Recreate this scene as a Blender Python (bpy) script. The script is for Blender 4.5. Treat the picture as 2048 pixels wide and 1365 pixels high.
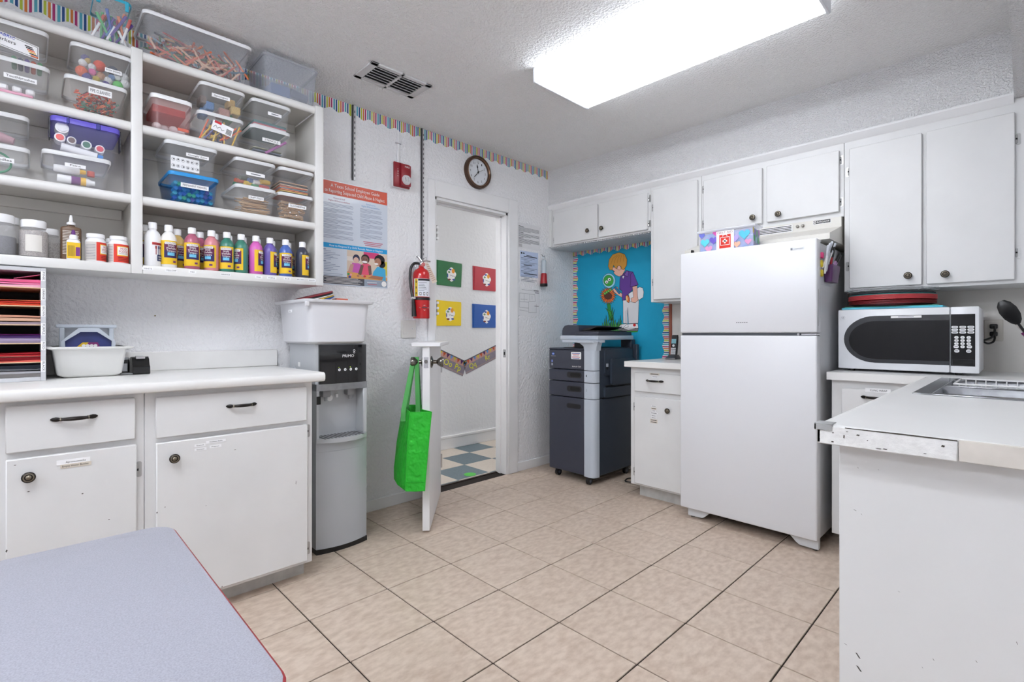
import bpy, bmesh, math, random
from mathutils import Vector, Matrix
random.seed(11)
scene = bpy.context.scene
COL = scene.collection
for o in list(bpy.data.objects):
    bpy.data.objects.remove(o)

# ------------------------------------------------------------------ camera
# world: X away from the left wall, Y = 0 at the back wall (room is -Y), Z up, metres
CAM = Vector((2.7804, -3.4702, 1.0823))
YAW, FPX, CX, CY = 0.7989, 999.64, 1024.0, 667.65        # 2048 x 1365 frame
cam = bpy.data.cameras.new('camera')
cam.sensor_width = 36.0
cam.lens = FPX / 2048 * 36.0
cam.shift_y = (CY - 682.5) / 2048
cam.clip_start = 0.02
camo = bpy.data.objects.new('camera', cam)
COL.objects.link(camo)
camo.location = CAM
camo.rotation_euler = (math.pi / 2, 0, YAW)
scene.camera = camo
# ------------------------------------------------------------------ light level
scene.view_settings.view_transform = 'Standard'
scene.view_settings.look = 'None'
scene.view_settings.gamma = 1.0
scene.view_settings.use_curve_mapping = False
scene.view_settings.exposure = 0.27
scene.cycles.diffuse_bounces = 8
scene.cycles.transparent_max_bounces = 40
LAMP_MAIN = 6.6      # emission of the kitchen ceiling fixture
LAMP_REAR = 7.4     # emission of the two unseen rear fixtures, the last one added as fill
HALL_FILL = 40.0      # emission of the two unseen discs added to light the hallway
world = bpy.data.worlds.new('world')
scene.world = world
world.use_nodes = True
world.node_tree.nodes['Background'].inputs[0].default_value = (0.8, 0.85, 0.9, 1)
world.node_tree.nodes['Background'].inputs[1].default_value = 0.3

# ------------------------------------------------------------------ pixel rays
_fw = Vector((-math.sin(YAW), math.cos(YAW), 0))
_rt = Vector((math.cos(YAW), math.sin(YAW), 0))
def ray(px, py):
    return _fw + _rt * ((px - CX) / FPX) + Vector((0, 0, (CY - py) / FPX))
def aX(px, py, v):
    d = ray(px, py); return CAM + d * ((v - CAM.x) / d.x)
def aY(px, py, v):
    d = ray(px, py); return CAM + d * ((v - CAM.y) / d.y)
def aZ(px, py, v):
    d = ray(px, py); return CAM + d * ((v - CAM.z) / d.z)

# ------------------------------------------------------------------ materials
def lin(c):
    r = []
    for v in c[:3]:
        v /= 255.0
        r.append(v / 12.92 if v <= 0.04045 else ((v + 0.055) / 1.055) ** 2.4)
    return (r[0], r[1], r[2], 1.0)
_M = {}
def mat(name, rgb=(200, 200, 200), rough=0.5, metal=0.0, alpha=1.0, emit=0.0, spec=0.5,
        noise=None, bump=None, coat=0.0, rgb2=None):
    """noise=(scale, amount, detail) tints the colour, bump=(scale, strength, detail, distance)"""
    if name in _M:
        return _M[name]
    m = bpy.data.materials.new(name)
    m.use_nodes = True
    nt = m.node_tree
    b = nt.nodes['Principled BSDF']
    b.inputs['Base Color'].default_value = lin(rgb)
    b.inputs['Roughness'].default_value = rough
    b.inputs['Metallic'].default_value = metal
    b.inputs['Alpha'].default_value = alpha
    b.inputs['Specular IOR Level'].default_value = spec
    b.inputs['Coat Weight'].default_value = coat
    if emit:
        b.inputs['Emission Color'].default_value = lin(rgb)
        b.inputs['Emission Strength'].default_value = emit
    if noise or bump:
        geo = nt.nodes.new('ShaderNodeNewGeometry')
    if noise:
        n = nt.nodes.new('ShaderNodeTexNoise')
        n.inputs['Scale'].default_value = noise[0]
        n.inputs['Detail'].default_value = noise[2] if len(noise) > 2 else 3
        nt.links.new(geo.outputs['Position'], n.inputs['Vector'])
        mix = nt.nodes.new('ShaderNodeMix'); mix.data_type = 'RGBA'
        a = lin(rgb)
        k = noise[1]
        mix.inputs[6].default_value = a
        mix.inputs[7].default_value = lin(rgb2) if rgb2 else (a[0] * (1 - k), a[1] * (1 - k), a[2] * (1 - k), 1)
        rmp = nt.nodes.new('ShaderNodeMapRange')
        rmp.inputs[1].default_value = 0.35; rmp.inputs[2].default_value = 0.68
        nt.links.new(n.outputs[0], rmp.inputs[0])
        nt.links.new(rmp.outputs[0], mix.inputs[0])
        nt.links.new(mix.outputs[2], b.inputs['Base Color'])
    if bump:
        n2 = nt.nodes.new('ShaderNodeTexNoise')
        n2.inputs['Scale'].default_value = bump[0]
        n2.inputs['Detail'].default_value = bump[2] if len(bump) > 2 else 2
        n2.inputs['Roughness'].default_value = 0.5
        nt.links.new(geo.outputs['Position'], n2.inputs['Vector'])
        bp = nt.nodes.new('ShaderNodeBump')
        bp.inputs['Strength'].default_value = bump[1]
        bp.inputs['Distance'].default_value = bump[3] if len(bump) > 3 else 0.004
        rm = nt.nodes.new('ShaderNodeMapRange')
        rm.inputs[1].default_value = 0.38; rm.inputs[2].default_value = 0.62
        nt.links.new(n2.outputs[0], rm.inputs[0])
        nt.links.new(rm.outputs[0], bp.inputs['Height'])
        nt.links.new(bp.outputs[0], b.inputs['Normal'])
    _M[name] = m
    return m
def flat(rgb, rough=0.6):
    return mat('print_%02x%02x%02x' % tuple(int(v) for v in rgb), rgb, rough, spec=0.3)

WALL = mat('textured_wall_paint', (234, 234, 236), 0.75, bump=(55, 0.55, 3, 0.006), spec=0.25)
CEIL = mat('popcorn_ceiling', (244, 244, 244), 0.9, bump=(90, 0.85, 3, 0.006), spec=0.1)
TRIM = mat('white_trim_paint', (232, 232, 233), 0.45, noise=(6, 0.04))
CAB = mat('white_cabinet_paint', (220, 220, 220), 0.38, noise=(5, 0.05))
CABI = mat('cabinet_inside_paint', (205, 203, 200), 0.6, noise=(5, 0.05))
WHITE = mat('white_plastic', (236, 236, 238), 0.35)
PAPER = mat('white_paper', (240, 240, 242), 0.8, spec=0.2)
BLACK = mat('black_plastic', (16, 16, 18), 0.35)
INK = flat((30, 30, 34))
GREYINK = flat((120, 122, 130))
BRONZE = mat('dark_bronze', (34, 30, 28), 0.35, metal=0.6)
BRASS = mat('worn_bronze', (128, 120, 106), 0.35, metal=0.8)
CHROME = mat('chrome', (205, 205, 208), 0.15, metal=1.0)
STEEL = mat('brushed_steel', (168, 170, 173), 0.28, metal=1.0, noise=(40, 0.15))
COUNTER = mat('white_laminate', (228, 227, 225), 0.3, noise=(9, 0.04))

# ------------------------------------------------------------------ mesh builder
def rrect(cx, cy, w, h, r, n=4):
    r = min(r, w / 2 - 1e-5, h / 2 - 1e-5)
    out = []
    for k, (sx, sy) in enumerate(((1, 1), (-1, 1), (-1, -1), (1, -1))):
        for i in range(n + 1):
            a = math.pi / 2 * (k + i / n)
            out.append((cx + sx * (w / 2 - r) + r * math.cos(a), cy + sy * (h / 2 - r) + r * math.sin(a)))
    return out
_TXT = {}
def text_geo(s):
    if s in _TXT:
        return _TXT[s]
    cu = bpy.data.curves.new('t', 'FONT')
    cu.body = s
    cu.align_x = 'CENTER'
    cu.resolution_u = 2
    ob = bpy.data.objects.new('t', cu)
    COL.objects.link(ob)
    me = ob.to_mesh()
    vs = [(v.co.x, v.co.y) for v in me.vertices]
    fs = [tuple(p.vertices) for p in me.polygons]
    ob.to_mesh_clear()
    bpy.data.objects.remove(ob)
    bpy.data.curves.remove(cu)
    _TXT[s] = (vs, fs)
    return _TXT[s]
class Fr:
    """a flat face in the room: origin, right direction, up direction; n points at the viewer"""
    def __init__(s, o, x, y=(0, 0, 1)):
        s.o = Vector(o); s.x = Vector(x).normalized(); s.y = Vector(y).normalized(); s.n = s.x.cross(s.y)
    def p(s, u, v, off=0.0):
        return s.o + s.x * u + s.y * v + s.n * off
    def px(s, a, b):
        d = ray(a, b)
        t = (s.o - CAM).dot(s.n) / d.dot(s.n)
        q = CAM + d * t - s.o
        return (q.dot(s.x), q.dot(s.y))
class MB:
    def __init__(s, *mats):
        s.bm = bmesh.new(); s.mats = list(mats); s.cur = 0
    def m(s, material):
        if material not in s.mats:
            s.mats.append(material)
        s.cur = s.mats.index(material); return s
    def face(s, vs):
        try:
            f = s.bm.faces.new(vs)
        except ValueError:
            return None
        f.material_index = s.cur; f.smooth = True
        return f
    def ring(s, pts):
        return [s.bm.verts.new(p) for p in pts]
    def loft(s, rings, cap0=True, cap1=True):
        rs = [s.ring(r) for r in rings]
        n = len(rs[0])
        for a, b in zip(rs, rs[1:]):
            for i in range(n):
                s.face((a[i], a[(i + 1) % n], b[(i + 1) % n], b[i]))
        if cap0: s.face(list(reversed(rs[0])))
        if cap1: s.face(rs[-1])
        return s
    def box(s, x0, x1, y0, y1, z0, z1, b=0.0, seg=1):
        vs = s.ring([(x0, y0, z0), (x1, y0, z0), (x1, y1, z0), (x0, y1, z0), (x0, y0, z1), (x1, y0, z1), (x1, y1, z1), (x0, y1, z1)])
        fs = [s.face([vs[i] for i in q]) for q in ((3, 2, 1, 0), (4, 5, 6, 7), (0, 1, 5, 4), (1, 2, 6, 5), (2, 3, 7, 6), (3, 0, 4, 7))]
        if b > 0:
            es = list({e for f in fs for e in f.edges})
            r = bmesh.ops.bevel(s.bm, geom=es, offset=b, segments=seg, profile=0.5, affect='EDGES', clamp_overlap=True)
            for f in r['faces']:
                f.material_index = s.cur; f.smooth = True
        return s
    def prism(s, pts, vec):
        a = [Vector(p) for p in pts]; v = Vector(vec)
        return s.loft([a, [p + v for p in a]])
    def poly(s, pts):
        s.face(s.ring(pts)); return s
    def lathe(s, prof, c=(0, 0, 0), n=20, axis='z', cap=True):
        c = Vector(c)
        ex = {'z': (Vector((1, 0, 0)), Vector((0, 1, 0)), Vector((0, 0, 1))),
              'x': (Vector((0, 1, 0)), Vector((0, 0, 1)), Vector((1, 0, 0))),
              'y': (Vector((1, 0, 0)), Vector((0, 0, 1)), Vector((0, -1, 0)))}[axis] if isinstance(axis, str) else axis
        rings = [[c + ex[0] * (r * math.cos(2 * math.pi * i / n)) + ex[1] * (r * math.sin(2 * math.pi * i / n)) + ex[2] * z for i in range(n)]
                 for r, z in prof]
        return s.loft(rings, cap, cap)
    def cyl(s, p0, p1, r0, r1=None, n=12, cap=True):
        return s.tube([p0, p1], r0, n, r1, cap)
    def tube(s, pts, r, n=8, r1=None, cap=True, radii=None):
        pts = [Vector(p) for p in pts]
        rings = []
        up = None
        for i, p in enumerate(pts):
            d = (pts[min(i + 1, len(pts) - 1)] - pts[max(i - 1, 0)]).normalized()
            if up is None:
                up = Vector((0, 0, 1)) if abs(d.z) < 0.9 else Vector((1, 0, 0))
            a = d.cross(up).normalized(); up = a.cross(d).normalized()
            rr = radii[i] if radii else (r if r1 is None else r + (r1 - r) * i / (len(pts) - 1))
            rings.append([p + a * (rr * math.cos(2 * math.pi * k / n)) + up * (rr * math.sin(2 * math.pi * k / n)) for k in range(n)])
        return s.loft(rings, cap, cap)
    def ball(s, c, r, seg=12, sc=(1, 1, 1)):
        rings = max(4, seg // 2)
        c = Vector(c)
        return s.loft([[c + Vector((sc[0] * r * math.sin(math.pi * (j + .02) / (rings + .04)) * math.cos(2 * math.pi * i / seg),
                                    sc[1] * r * math.sin(math.pi * (j + .02) / (rings + .04)) * math.sin(2 * math.pi * i / seg),
                                    -sc[2] * r * math.cos(math.pi * (j + .02) / (rings + .04)))) for i in range(seg)] for j in range(rings + 1)])
    # ---- flat print on a frame
    def pl(s, fr, uv, off=0.001):
        s.face(s.ring([fr.p(u, v, off) for u, v in uv])); return s
    def rect(s, fr, u0, u1, v0, v1, off=0.001):
        return s.pl(fr, [(u0, v0), (u1, v0), (u1, v1), (u0, v1)], off)
    def slab(s, fr, uv, o0, o1):
        return s.loft([[fr.p(u, v, o0) for u, v in uv], [fr.p(u, v, o1) for u, v in uv]])
    def disc(s, fr, u, v, r, off=0.001, n=16, rv=None):
        rv = r if rv is None else rv
        return s.pl(fr, [(u + r * math.cos(2 * math.pi * i / n), v + rv * math.sin(2 * math.pi * i / n)) for i in range(n)], off)
    def txt(s, fr, t, u, v, h, w=None, off=0.001, rot=0.0, bend=None, sw=1.0):
        """t centred on u with its baseline at v; cap height h; squeezed to width w when given"""
        vs, fs = text_geo(t)
        if not vs: return s
        xs = [p[0] for p in vs]
        sc = h / 0.70
        k = (w / max(1e-6, max(xs) - min(xs))) if w else sc * sw
        mx = (max(xs) + min(xs)) / 2
        ca, sa = math.cos(rot), math.sin(rot)
        out = []
        for x, y in vs:
            a, b = (x - mx) * k, y * sc
            a, b = u + a * ca - b * sa, v + a * sa + b * ca
            if bend:                                   # wrap on an upright cylinder (centre, radius)
                th = a / bend[1]
                out.append(Vector(bend[0]) + fr.n * (math.cos(th) * (bend[1] + off)) + fr.x * (math.sin(th) * (bend[1] + off)) + fr.y * b)
            else:
                out.append(fr.p(a, b, off))
        nv = s.ring(out)
        for f in fs:
            s.face([nv[i] for i in f])
        return s
    def line(s, fr, pts, w, off=0.001):
        for a, b in zip(pts, pts[1:]):
            d = Vector((b[0] - a[0], b[1] - a[1])); L = d.length
            if L < 1e-7: continue
            n = Vector((-d.y, d.x)) / L * (w / 2)
            s.pl(fr, [(a[0] - n.x, a[1] - n.y), (b[0] - n.x, b[1] - n.y), (b[0] + n.x, b[1] + n.y), (a[0] + n.x, a[1] + n.y)], off)
        return s
    def mesh(s, name, shift=Vector((0, 0, 0))):
        bmesh.ops.recalc_face_normals(s.bm, faces=s.bm.faces)
        if shift.length > 0:
            bmesh.ops.translate(s.bm, verts=s.bm.verts, vec=-shift)
        me = bpy.data.meshes.new(name)
        s.bm.to_mesh(me); s.bm.free()
        for m in s.mats: me.materials.append(m)
        me.set_sharp_from_angle(angle=math.radians(38))
        return me
# ------------------------------------------------------------------ objects
ORG = {}
def tag(o, label=None, cat=None, group=None, kind=None):
    if label: o['label'] = label
    if cat: o['category'] = cat
    if group: o['group'] = group
    if kind: o['kind'] = kind
    return o
def thing(name, label, cat, loc, group=None, rotz=None, rot=None):
    """an Empty at the thing's base; with a rotation its parts are given in local coordinates"""
    o = bpy.data.objects.new(name, None)
    o.empty_display_size = 0.05
    COL.objects.link(o)
    o.location = loc
    tag(o, label, cat, group)
    if rotz is not None:
        o.rotation_euler = (0, 0, rotz); ORG[o.name] = Vector((0, 0, 0))
    elif rot is not None:
        o.rotation_euler = rot; ORG[o.name] = Vector((0, 0, 0))
    else:
        ORG[o.name] = Vector(loc)
    return o
def part(name, mb, parent, label=None, kind=None):
    org = ORG[parent.name]
    o = bpy.data.objects.new(name, mb.mesh(name, org))
    COL.objects.link(o)
    o.parent = parent
    ORG[o.name] = org
    return tag(o, label, None, None, kind)
def single(name, mb, label, cat, group=None, kind=None):
    vs = mb.bm.verts
    lo = Vector((min(v.co.x for v in vs), min(v.co.y for v in vs), min(v.co.z for v in vs)))
    hi = Vector((max(v.co.x for v in vs), max(v.co.y for v in vs), max(v.co.z for v in vs)))
    base = Vector(((lo.x + hi.x) / 2, (lo.y + hi.y) / 2, lo.z))
    o = bpy.data.objects.new(name, mb.mesh(name, base))
    COL.objects.link(o)
    o.location = base
    ORG[o.name] = base
    return tag(o, label, cat, group, kind)
def struct(name, mb, parent=None):
    o = bpy.data.objects.new(name, mb.mesh(name, ORG[parent.name] if parent else Vector((0, 0, 0))))
    COL.objects.link(o)
    ORG[o.name] = ORG[parent.name] if parent else Vector((0, 0, 0))
    if parent: o.parent = parent
    else: o['kind'] = 'structure'
    return o
def dup(root, loc, label=None, rotz=None, group=None):
    r = root.copy(); COL.objects.link(r); r.location = loc
    if rotz is not None: r.rotation_euler = (0, 0, rotz)
    if label: r['label'] = label
    if group: r['group'] = group
    for ch in list(root.children):
        c = ch.copy(); COL.objects.link(c); c.parent = r
        for g in ch.children:
            d = g.copy(); COL.objects.link(d); d.parent = c
    return r
LW = Fr((0, 0, 0), (0, 1, 0))                 # left wall, u = Y, v = Z
BW = Fr((0, 0, 0), (1, 0, 0))                 # back wall, u = X, v = Z
def plX(x): return Fr((x, 0, 0), (0, 1, 0))   # any face looking at +X
def plY(y): return Fr((0, y, 0), (1, 0, 0))   # any face looking at -Y
# ================================================================== THE SETTING
ROOM_X, ROOM_Y, H = 3.13, -6.6, 2.437
DY0, DY1, DZ = -1.497, -0.812, 2.008          # door opening
# floor slab and its tiles
fl = struct('floor', MB(mat('dark_grout', (36, 28, 24), 0.95)).box(-0.11, ROOM_X, ROOM_Y, 0.0, -0.06, -0.004))
def tile_mat():
    m = mat('beige_floor_tile', (208, 191, 175), 0.42, noise=(30.0, 0.0, 12), rgb2=(186, 166, 149), bump=(60, 0.08, 3, 0.002))
    nt = m.node_tree
    oi = nt.nodes.new('ShaderNodeObjectInfo')
    geo = [n for n in nt.nodes if n.type == 'NEW_GEOMETRY'][0]
    add = nt.nodes.new('ShaderNodeVectorMath'); add.operation = 'MULTIPLY_ADD'
    add.inputs[1].default_value = (1.5, 0.8, 1.0)
    nt.links.new(geo.outputs['Position'], add.inputs[0])
    mul = nt.nodes.new('ShaderNodeMath'); mul.operation = 'MULTIPLY'; mul.inputs[1].default_value = 40.0
    nt.links.new(oi.outputs['Random'], mul.inputs[0])
    nt.links.new(mul.outputs[0], add.inputs[2])
    ns = [n for n in nt.nodes if n.type == 'TEX_NOISE'][0]
    nt.links.new(add.outputs[0], ns.inputs['Vector'])
    return m
TILE = tile_mat()
T = 0.333
TX, TY, GAP = 1.228, -2.0367, 0.0027
_shared = {}
def floor_tile(x0, x1, y0, y1):
    key = (round(x1 - x0, 3), round(y1 - y0, 3))
    cx, cy = (x0 + x1) / 2, (y0 + y1) / 2
    if key not in _shared:
        w, d = key[0] / 2, key[1] / 2
        _shared[key] = MB(TILE).box(-w, w, -d, d, -0.008, 0.0, 0.0015).mesh('tile')
    o = bpy.data.objects.new('tile', _shared[key])
    COL.objects.link(o); o.location = (cx, cy, 0); o.parent = fl
for i in range(-5, 8):
    for j in range(-8, 8):
        x0, x1 = TX + i * T + GAP, TX + (i + 1) * T - GAP
        y0, y1 = TY + j * T + GAP, TY + (j + 1) * T - GAP
        x0, x1, y0, y1 = max(x0, 0.0), min(x1, ROOM_X), max(y0, ROOM_Y), min(y1, 0.0)
        if x1 - x0 > 0.02 and y1 - y0 > 0.02:
            floor_tile(x0, x1, y0, y1)
# left wall with the doorway
mb = MB(WALL)
mb.box(-0.11, 0, ROOM_Y, DY0, 0, H); mb.box(-0.11, 0, DY1, 0.0, 0, H); mb.box(-0.11, 0, DY0, DY1, DZ, H)
wl = struct('wall_left', mb)
struct('wall_back', MB(mat('back_wall_paint', (214, 211, 206), 0.7, bump=(40, 0.15, 2, 0.003))).box(-0.11, ROOM_X + 0.1, 0, 0.11, 0, H))
struct('wall_right', MB(WALL).box(ROOM_X, ROOM_X + 0.1, ROOM_Y, 0, 0, H))
struct('wall_rear', MB(WALL).box(-0.11, ROOM_X + 0.1, ROOM_Y - 0.1, ROOM_Y, 0, H))
struct('ceiling', MB(CEIL).box(-0.11, ROOM_X + 0.1, ROOM_Y - 0.1, 0.11, H, H + 0.08))
YS = -0.338
struct('trim_soffit', MB(mat('soffit_paint', (234, 234, 235), 0.85, bump=(110, 1.0, 3, 0.006), spec=0.15)).box(0, ROOM_X, YS, 0, 2.128, H))
struct('trim_soffit_right', MB(mat('soffit_paint')).box(2.745, ROOM_X, -2.6, YS, 2.128, H))
# baseboards
struct('baseboard_left', MB(TRIM).box(0, 0.012, -2.16, -1.60, 0, 0.07, 0.003).box(0, 0.012, -0.712, -0.02, 0, 0.07, 0.003))
# door casing, jamb, stop
mb = MB(TRIM)
mb.box(0, 0.017, -1.553, -1.497, 0, 2.117, 0.004); mb.box(0, 0.017, DY1, -0.714, 0, 2.117, 0.004); mb.box(0, 0.0175, -1.497, DY1, DZ, 2.117, 0.004)
struct('trim_door_casing', mb)
mb = MB(TRIM)
mb.box(-0.115, 0.002, DY0 - 0.0, DY0 + 0.018, 0, DZ); mb.box(-0.115, 0.002, DY1 - 0.018, DY1, 0, DZ); mb.box(-0.115, 0.002, DY0, DY1, DZ - 0.018, DZ)
mb.box(-0.075, -0.05, DY1 - 0.032, DY1 - 0.016, 0, DZ - 0.016, 0.003); mb.box(-0.075, -0.05, DY0, DY1, DZ - 0.032, DZ - 0.016, 0.003)
jb = struct('trim_door_jamb', mb)
mb = MB(CHROME); mb.box(-0.028, 0.0, DY1 - 0.0195, DY1 - 0.0175, 0.90, 0.96); mb.m(BLACK).box(-0.02, -0.008, DY1 - 0.0205, DY1 - 0.019, 0.918, 0.942)
part('strike_plate', mb, jb)
for z in (1.715, 1.205):
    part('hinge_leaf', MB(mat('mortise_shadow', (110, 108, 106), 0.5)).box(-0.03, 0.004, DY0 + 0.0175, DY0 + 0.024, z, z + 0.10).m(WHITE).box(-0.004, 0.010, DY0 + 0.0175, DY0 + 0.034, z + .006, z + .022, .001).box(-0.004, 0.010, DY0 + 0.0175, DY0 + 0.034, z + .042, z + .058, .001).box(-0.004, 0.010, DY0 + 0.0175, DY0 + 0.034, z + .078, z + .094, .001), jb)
struct('trim_threshold', MB(mat('dark_threshold', (54, 42, 36), 0.6)).box(-0.118, -0.098, DY0, DY1, -0.002, 0.003))
# hallway behind the door
HX = -1.0
HW = mat('hall_wall_paint', (228, 229, 231), 0.8, bump=(35, 0.35, 3, 0.004), spec=0.2)
mb = MB(HW)
mb.box(HX - 0.1, HX, -3.2, 1.6, 0, H); mb.box(HX, -0.11, -3.3, -3.2, 0, H); mb.box(HX, -0.11, 1.6, 1.7, 0, H); mb.box(-0.112, -0.11, 0.0, 1.6, 0, H)
struct('wall_hall', mb)
struct('ceiling_hall', MB(CEIL).box(HX - 0.1, -0.11, -3.3, 1.7, H, H + 0.05))
hf = struct('floor_hall', MB(mat('hall_floor_glue', (150, 142, 134), 0.8)).box(HX, -0.11, -3.2, 1.6, -0.05, -0.003))
vA = mat('vinyl_tile_slate', (104, 122, 130), 0.4, noise=(60, 0.18, 4)); vB = mat('vinyl_tile_cream', (208, 197, 184), 0.4, noise=(60, 0.08, 4))
P = 0.3048
for i in range(-2, 2):
    for j in range(-3, 5):
        x0, x1 = max(-0.446 + i * P, HX), min(-0.446 + (i + 1) * P, -0.11)
        y0, y1 = -0.877 + j * P, -0.877 + (j + 1) * P
        if x1 - x0 < 0.01: continue
        part('vinyl_tile', MB(vA if (i + j + 1) % 2 == 0 else vB).box(x0 + .0004, x1 - .0004, y0 + .0004, y1 - .0004, -0.003, 0.0), hf)
part('floor_sticker', MB(mat('green_sticker', (70, 190, 60), 0.4)).lathe([(0.048, 0.0), (0.048, 0.001)], aZ(940, 949.5, 0.0), 20), hf, 'round green dot stuck on the slate tile')
mb = MB(TRIM); mb.box(HX, HX + 0.014, -3.2, 1.6, 0, 0.10, 0.003); mb.box(HX, HX + 0.02, -3.2, 1.6, 0.10, 0.125, 0.004)
struct('baseboard_hall', mb)

# ceiling fixtures --------------------------------------------------
def wrap_lamp(x0, x1, y0, y1, power, label, grp, side=7.0):
    t = thing('ceiling_lamp', label, 'lamp', ((x0 + x1) / 2, (y0 + y1) / 2, 2.36), grp)
    em = mat('lit_diffuser_%d' % round(power * 10), (250, 252, 255), 0.4, emit=power)
    acr = mat('lit_side_lens_%d_%d' % (round(power * 10), round(side * 10)), (238, 244, 252), 0.12, emit=power * side)
    housing = MB(WHITE).box(x0 + .03, x1 - .03, y0 + .05, y1 - .05, 2.395, H, 0.004)
    part('housing', housing, t)
    d = 0.02
    part('diffuser', MB(em).loft([[(x0 + d, y0 + d, 2.366), (x1 - d, y0 + d, 2.366), (x1 - d, y1 - d, 2.366), (x0 + d, y1 - d, 2.366)],
                                  [(x0 + 2 * d, y0 + 2 * d, 2.3605), (x1 - 2 * d, y0 + 2 * d, 2.3605), (x1 - 2 * d, y1 - 2 * d, 2.3605), (x0 + 2 * d, y1 - 2 * d, 2.3605)]], True, True), t)
    for (a, b) in ((y0, y0 + d), (y1 - d, y1)):
        part('side_lens', MB(acr).loft([[(x0, a if a == y0 else b, 2.372), (x1, a if a == y0 else b, 2.372), (x1, a if a == y0 else b, 2.43), (x0, a if a == y0 else b, 2.43)],
                                        [(x0, a, 2.3665), (x1, a, 2.3665), (x1, b, 2.43), (x0, b, 2.43)]]), t)
    for a in (x0 - .004, x1 - .012):
        part('end_cap', MB(mat('lamp_end_cap', (226, 229, 234), 0.3)).box(a, a + .016, y0 - .002, y1 + .002, 2.362, H, 0.004), t)
    for k in (0.3, 0.7):
        part('tube', MB(WHITE).cyl((x0 + .05, y0 + (y1 - y0) * k, 2.385), (x1 - .05, y0 + (y1 - y0) * k, 2.385), 0.008), t)
    return t
wrap_lamp(1.03, 2.235, -1.615, -1.165, LAMP_MAIN, 'lit white wraparound fluorescent fixture on the textured ceiling', None, 0.75)
wrap_lamp(1.15, 2.35, -3.95, -3.50, LAMP_REAR, 'second wraparound fluorescent fixture on the ceiling above the speckled table', None)
wrap_lamp(1.05, 2.25, -5.95, -5.50, LAMP_REAR, 'unseen third wraparound fixture near the rear wall, added to brighten the room', None)  # added out of view to raise the room's light, no fixture known here
for hy, hl in ((0.95, 'unseen round fill light added in the hallway past the copier wall'), (-2.35, 'unseen round fill light added in the hallway behind the shelf wall')):
    t = thing('hall_fill_lamp', hl, 'lamp', (-0.56, hy, 2.34))  # added pair, out of view, spread to light the hallway wall evenly
    part('base', MB(WHITE).lathe([(0.16, 2.415), (0.17, 2.42), (0.17, H)], (-0.56, hy, 0), 28), t)
    part('globe', MB(mat('lit_globe', (255, 253, 250), 0.4, emit=HALL_FILL)).lathe([(0.02, 2.345), (0.09, 2.355), (0.14, 2.38), (0.155, 2.415)], (-0.56, hy, 0), 28), t)
# ceiling vent
t = thing('ceiling_vent', 'white louvred air vent with two rows of slots in the ceiling', 'vent', (0.425, -2.06, 2.42))
vx0, vx1, vy0, vy1 = 0.325, 0.525, -2.24, -1.88
VW = mat('vent_paint', (205, 205, 206), 0.5)
mb = MB(VW)
for a in ((vx0, vx0 + .025, vy0, vy1), (vx1 - .025, vx1, vy0, vy1), (vx0, vx1, vy0, vy0 + .04), (vx0, vx1, vy1 - .04, vy1), (vx0, vx1, -2.068, -2.052)):
    mb.box(*a, H - .008, H, 0.002)
part('frame', mb, t)
part('duct', MB(mat('duct_black', (30, 30, 32), 0.8)).box(vx0 + .01, vx1 - .01, vy0 + .01, vy1 - .01, H - .001, H + .001), t)
for (a, b) in ((vy0 + .04, -2.068), (-2.052, vy1 - .04)):
    for k in range(6):
        x = vx0 + .03 + k * .0255
        part('slat', MB(VW).prism([(x, a, H - .002), (x + .003, a, H - .001), (x + .013, a, H - .010), (x + .010, a, H - .011)], (0, b - a, 0)), t)
# ================================================================== HARDWARE
def knob(c, n, parent, r=0.017):
    """round bronze knob with a worn ring; c on the door face, n its outward direction"""
    n = Vector(n); z = Vector((0, 0, 1)); ax = (n.cross(z).normalized(), z, n)
    mb = MB(BRONZE)
    mb.lathe([(0.006, -.001), (0.006, 0.012), (r * .8, 0.015), (r, 0.019), (r, 0.022), (r * .82, 0.0245)], c, 18, ax)
    mb.m(BRASS).lathe([(r * .82, 0.0244), (r * .6, 0.0252)], c, 18, ax, False)
    mb.m(BRONZE).lathe([(r * .6, 0.0251), (r * .45, 0.023), (r * .42, 0.0245)], c, 18, ax, False)
    mb.m(BRASS).lathe([(r * .42, 0.0244), (r * .25, 0.0275), (0.0005, 0.0282)], c, 18, ax, False)
    return part('knob', mb, parent)
def pull(c, n, u, L, parent):
    """bow shaped drawer pull, L long, leaf ended"""
    c, n, u = Vector(c), Vector(n), Vector(u)
    mb = MB(BRONZE)
    h = L / 2
    pts, rad = [], []
    for i in range(13):
        s = -0.62 + 1.24 * i / 12
        pts.append(c + u * (s * h) + n * (0.024 - 0.010 * (abs(s) / .62) ** 2.2)); rad.append(0.0048 + 0.0018 * math.cos(s / .62 * math.pi / 2))
    mb.tube(pts, 0.005, 8, radii=rad)
    z = u.cross(n)
    for sg in (-1, 1):
        rings = []
        for k, (d, w, t, o) in enumerate(((.58, .004, .005, .014), (.66, .0065, .005, .011), (.78, .0075, .004, .008), (.9, .006, .003, .0045), (1.0, .002, .0015, .002))):
            rings.append([c + u * (sg * d * h) + n * (o + t * math.cos(a)) + z * (w * math.sin(a)) for a in [2 * math.pi * q / 8 for q in range(8)]])
        mb.loft(rings)
        mb.cyl(c + u * (sg * .66 * h), c + u * (sg * .66 * h) + n * .012, .004, n=8)
    for sg in (-1, 1):
        mb.m(BRASS).tube([c + u * (sg * .54 * h) + n * .0168, c + u * (sg * .58 * h) + n * .0158], .0062, 8)
    return part('pull', mb, parent)
HINGE = mat('painted_hinge', (176, 176, 176), 0.3, metal=0.5)
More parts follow.
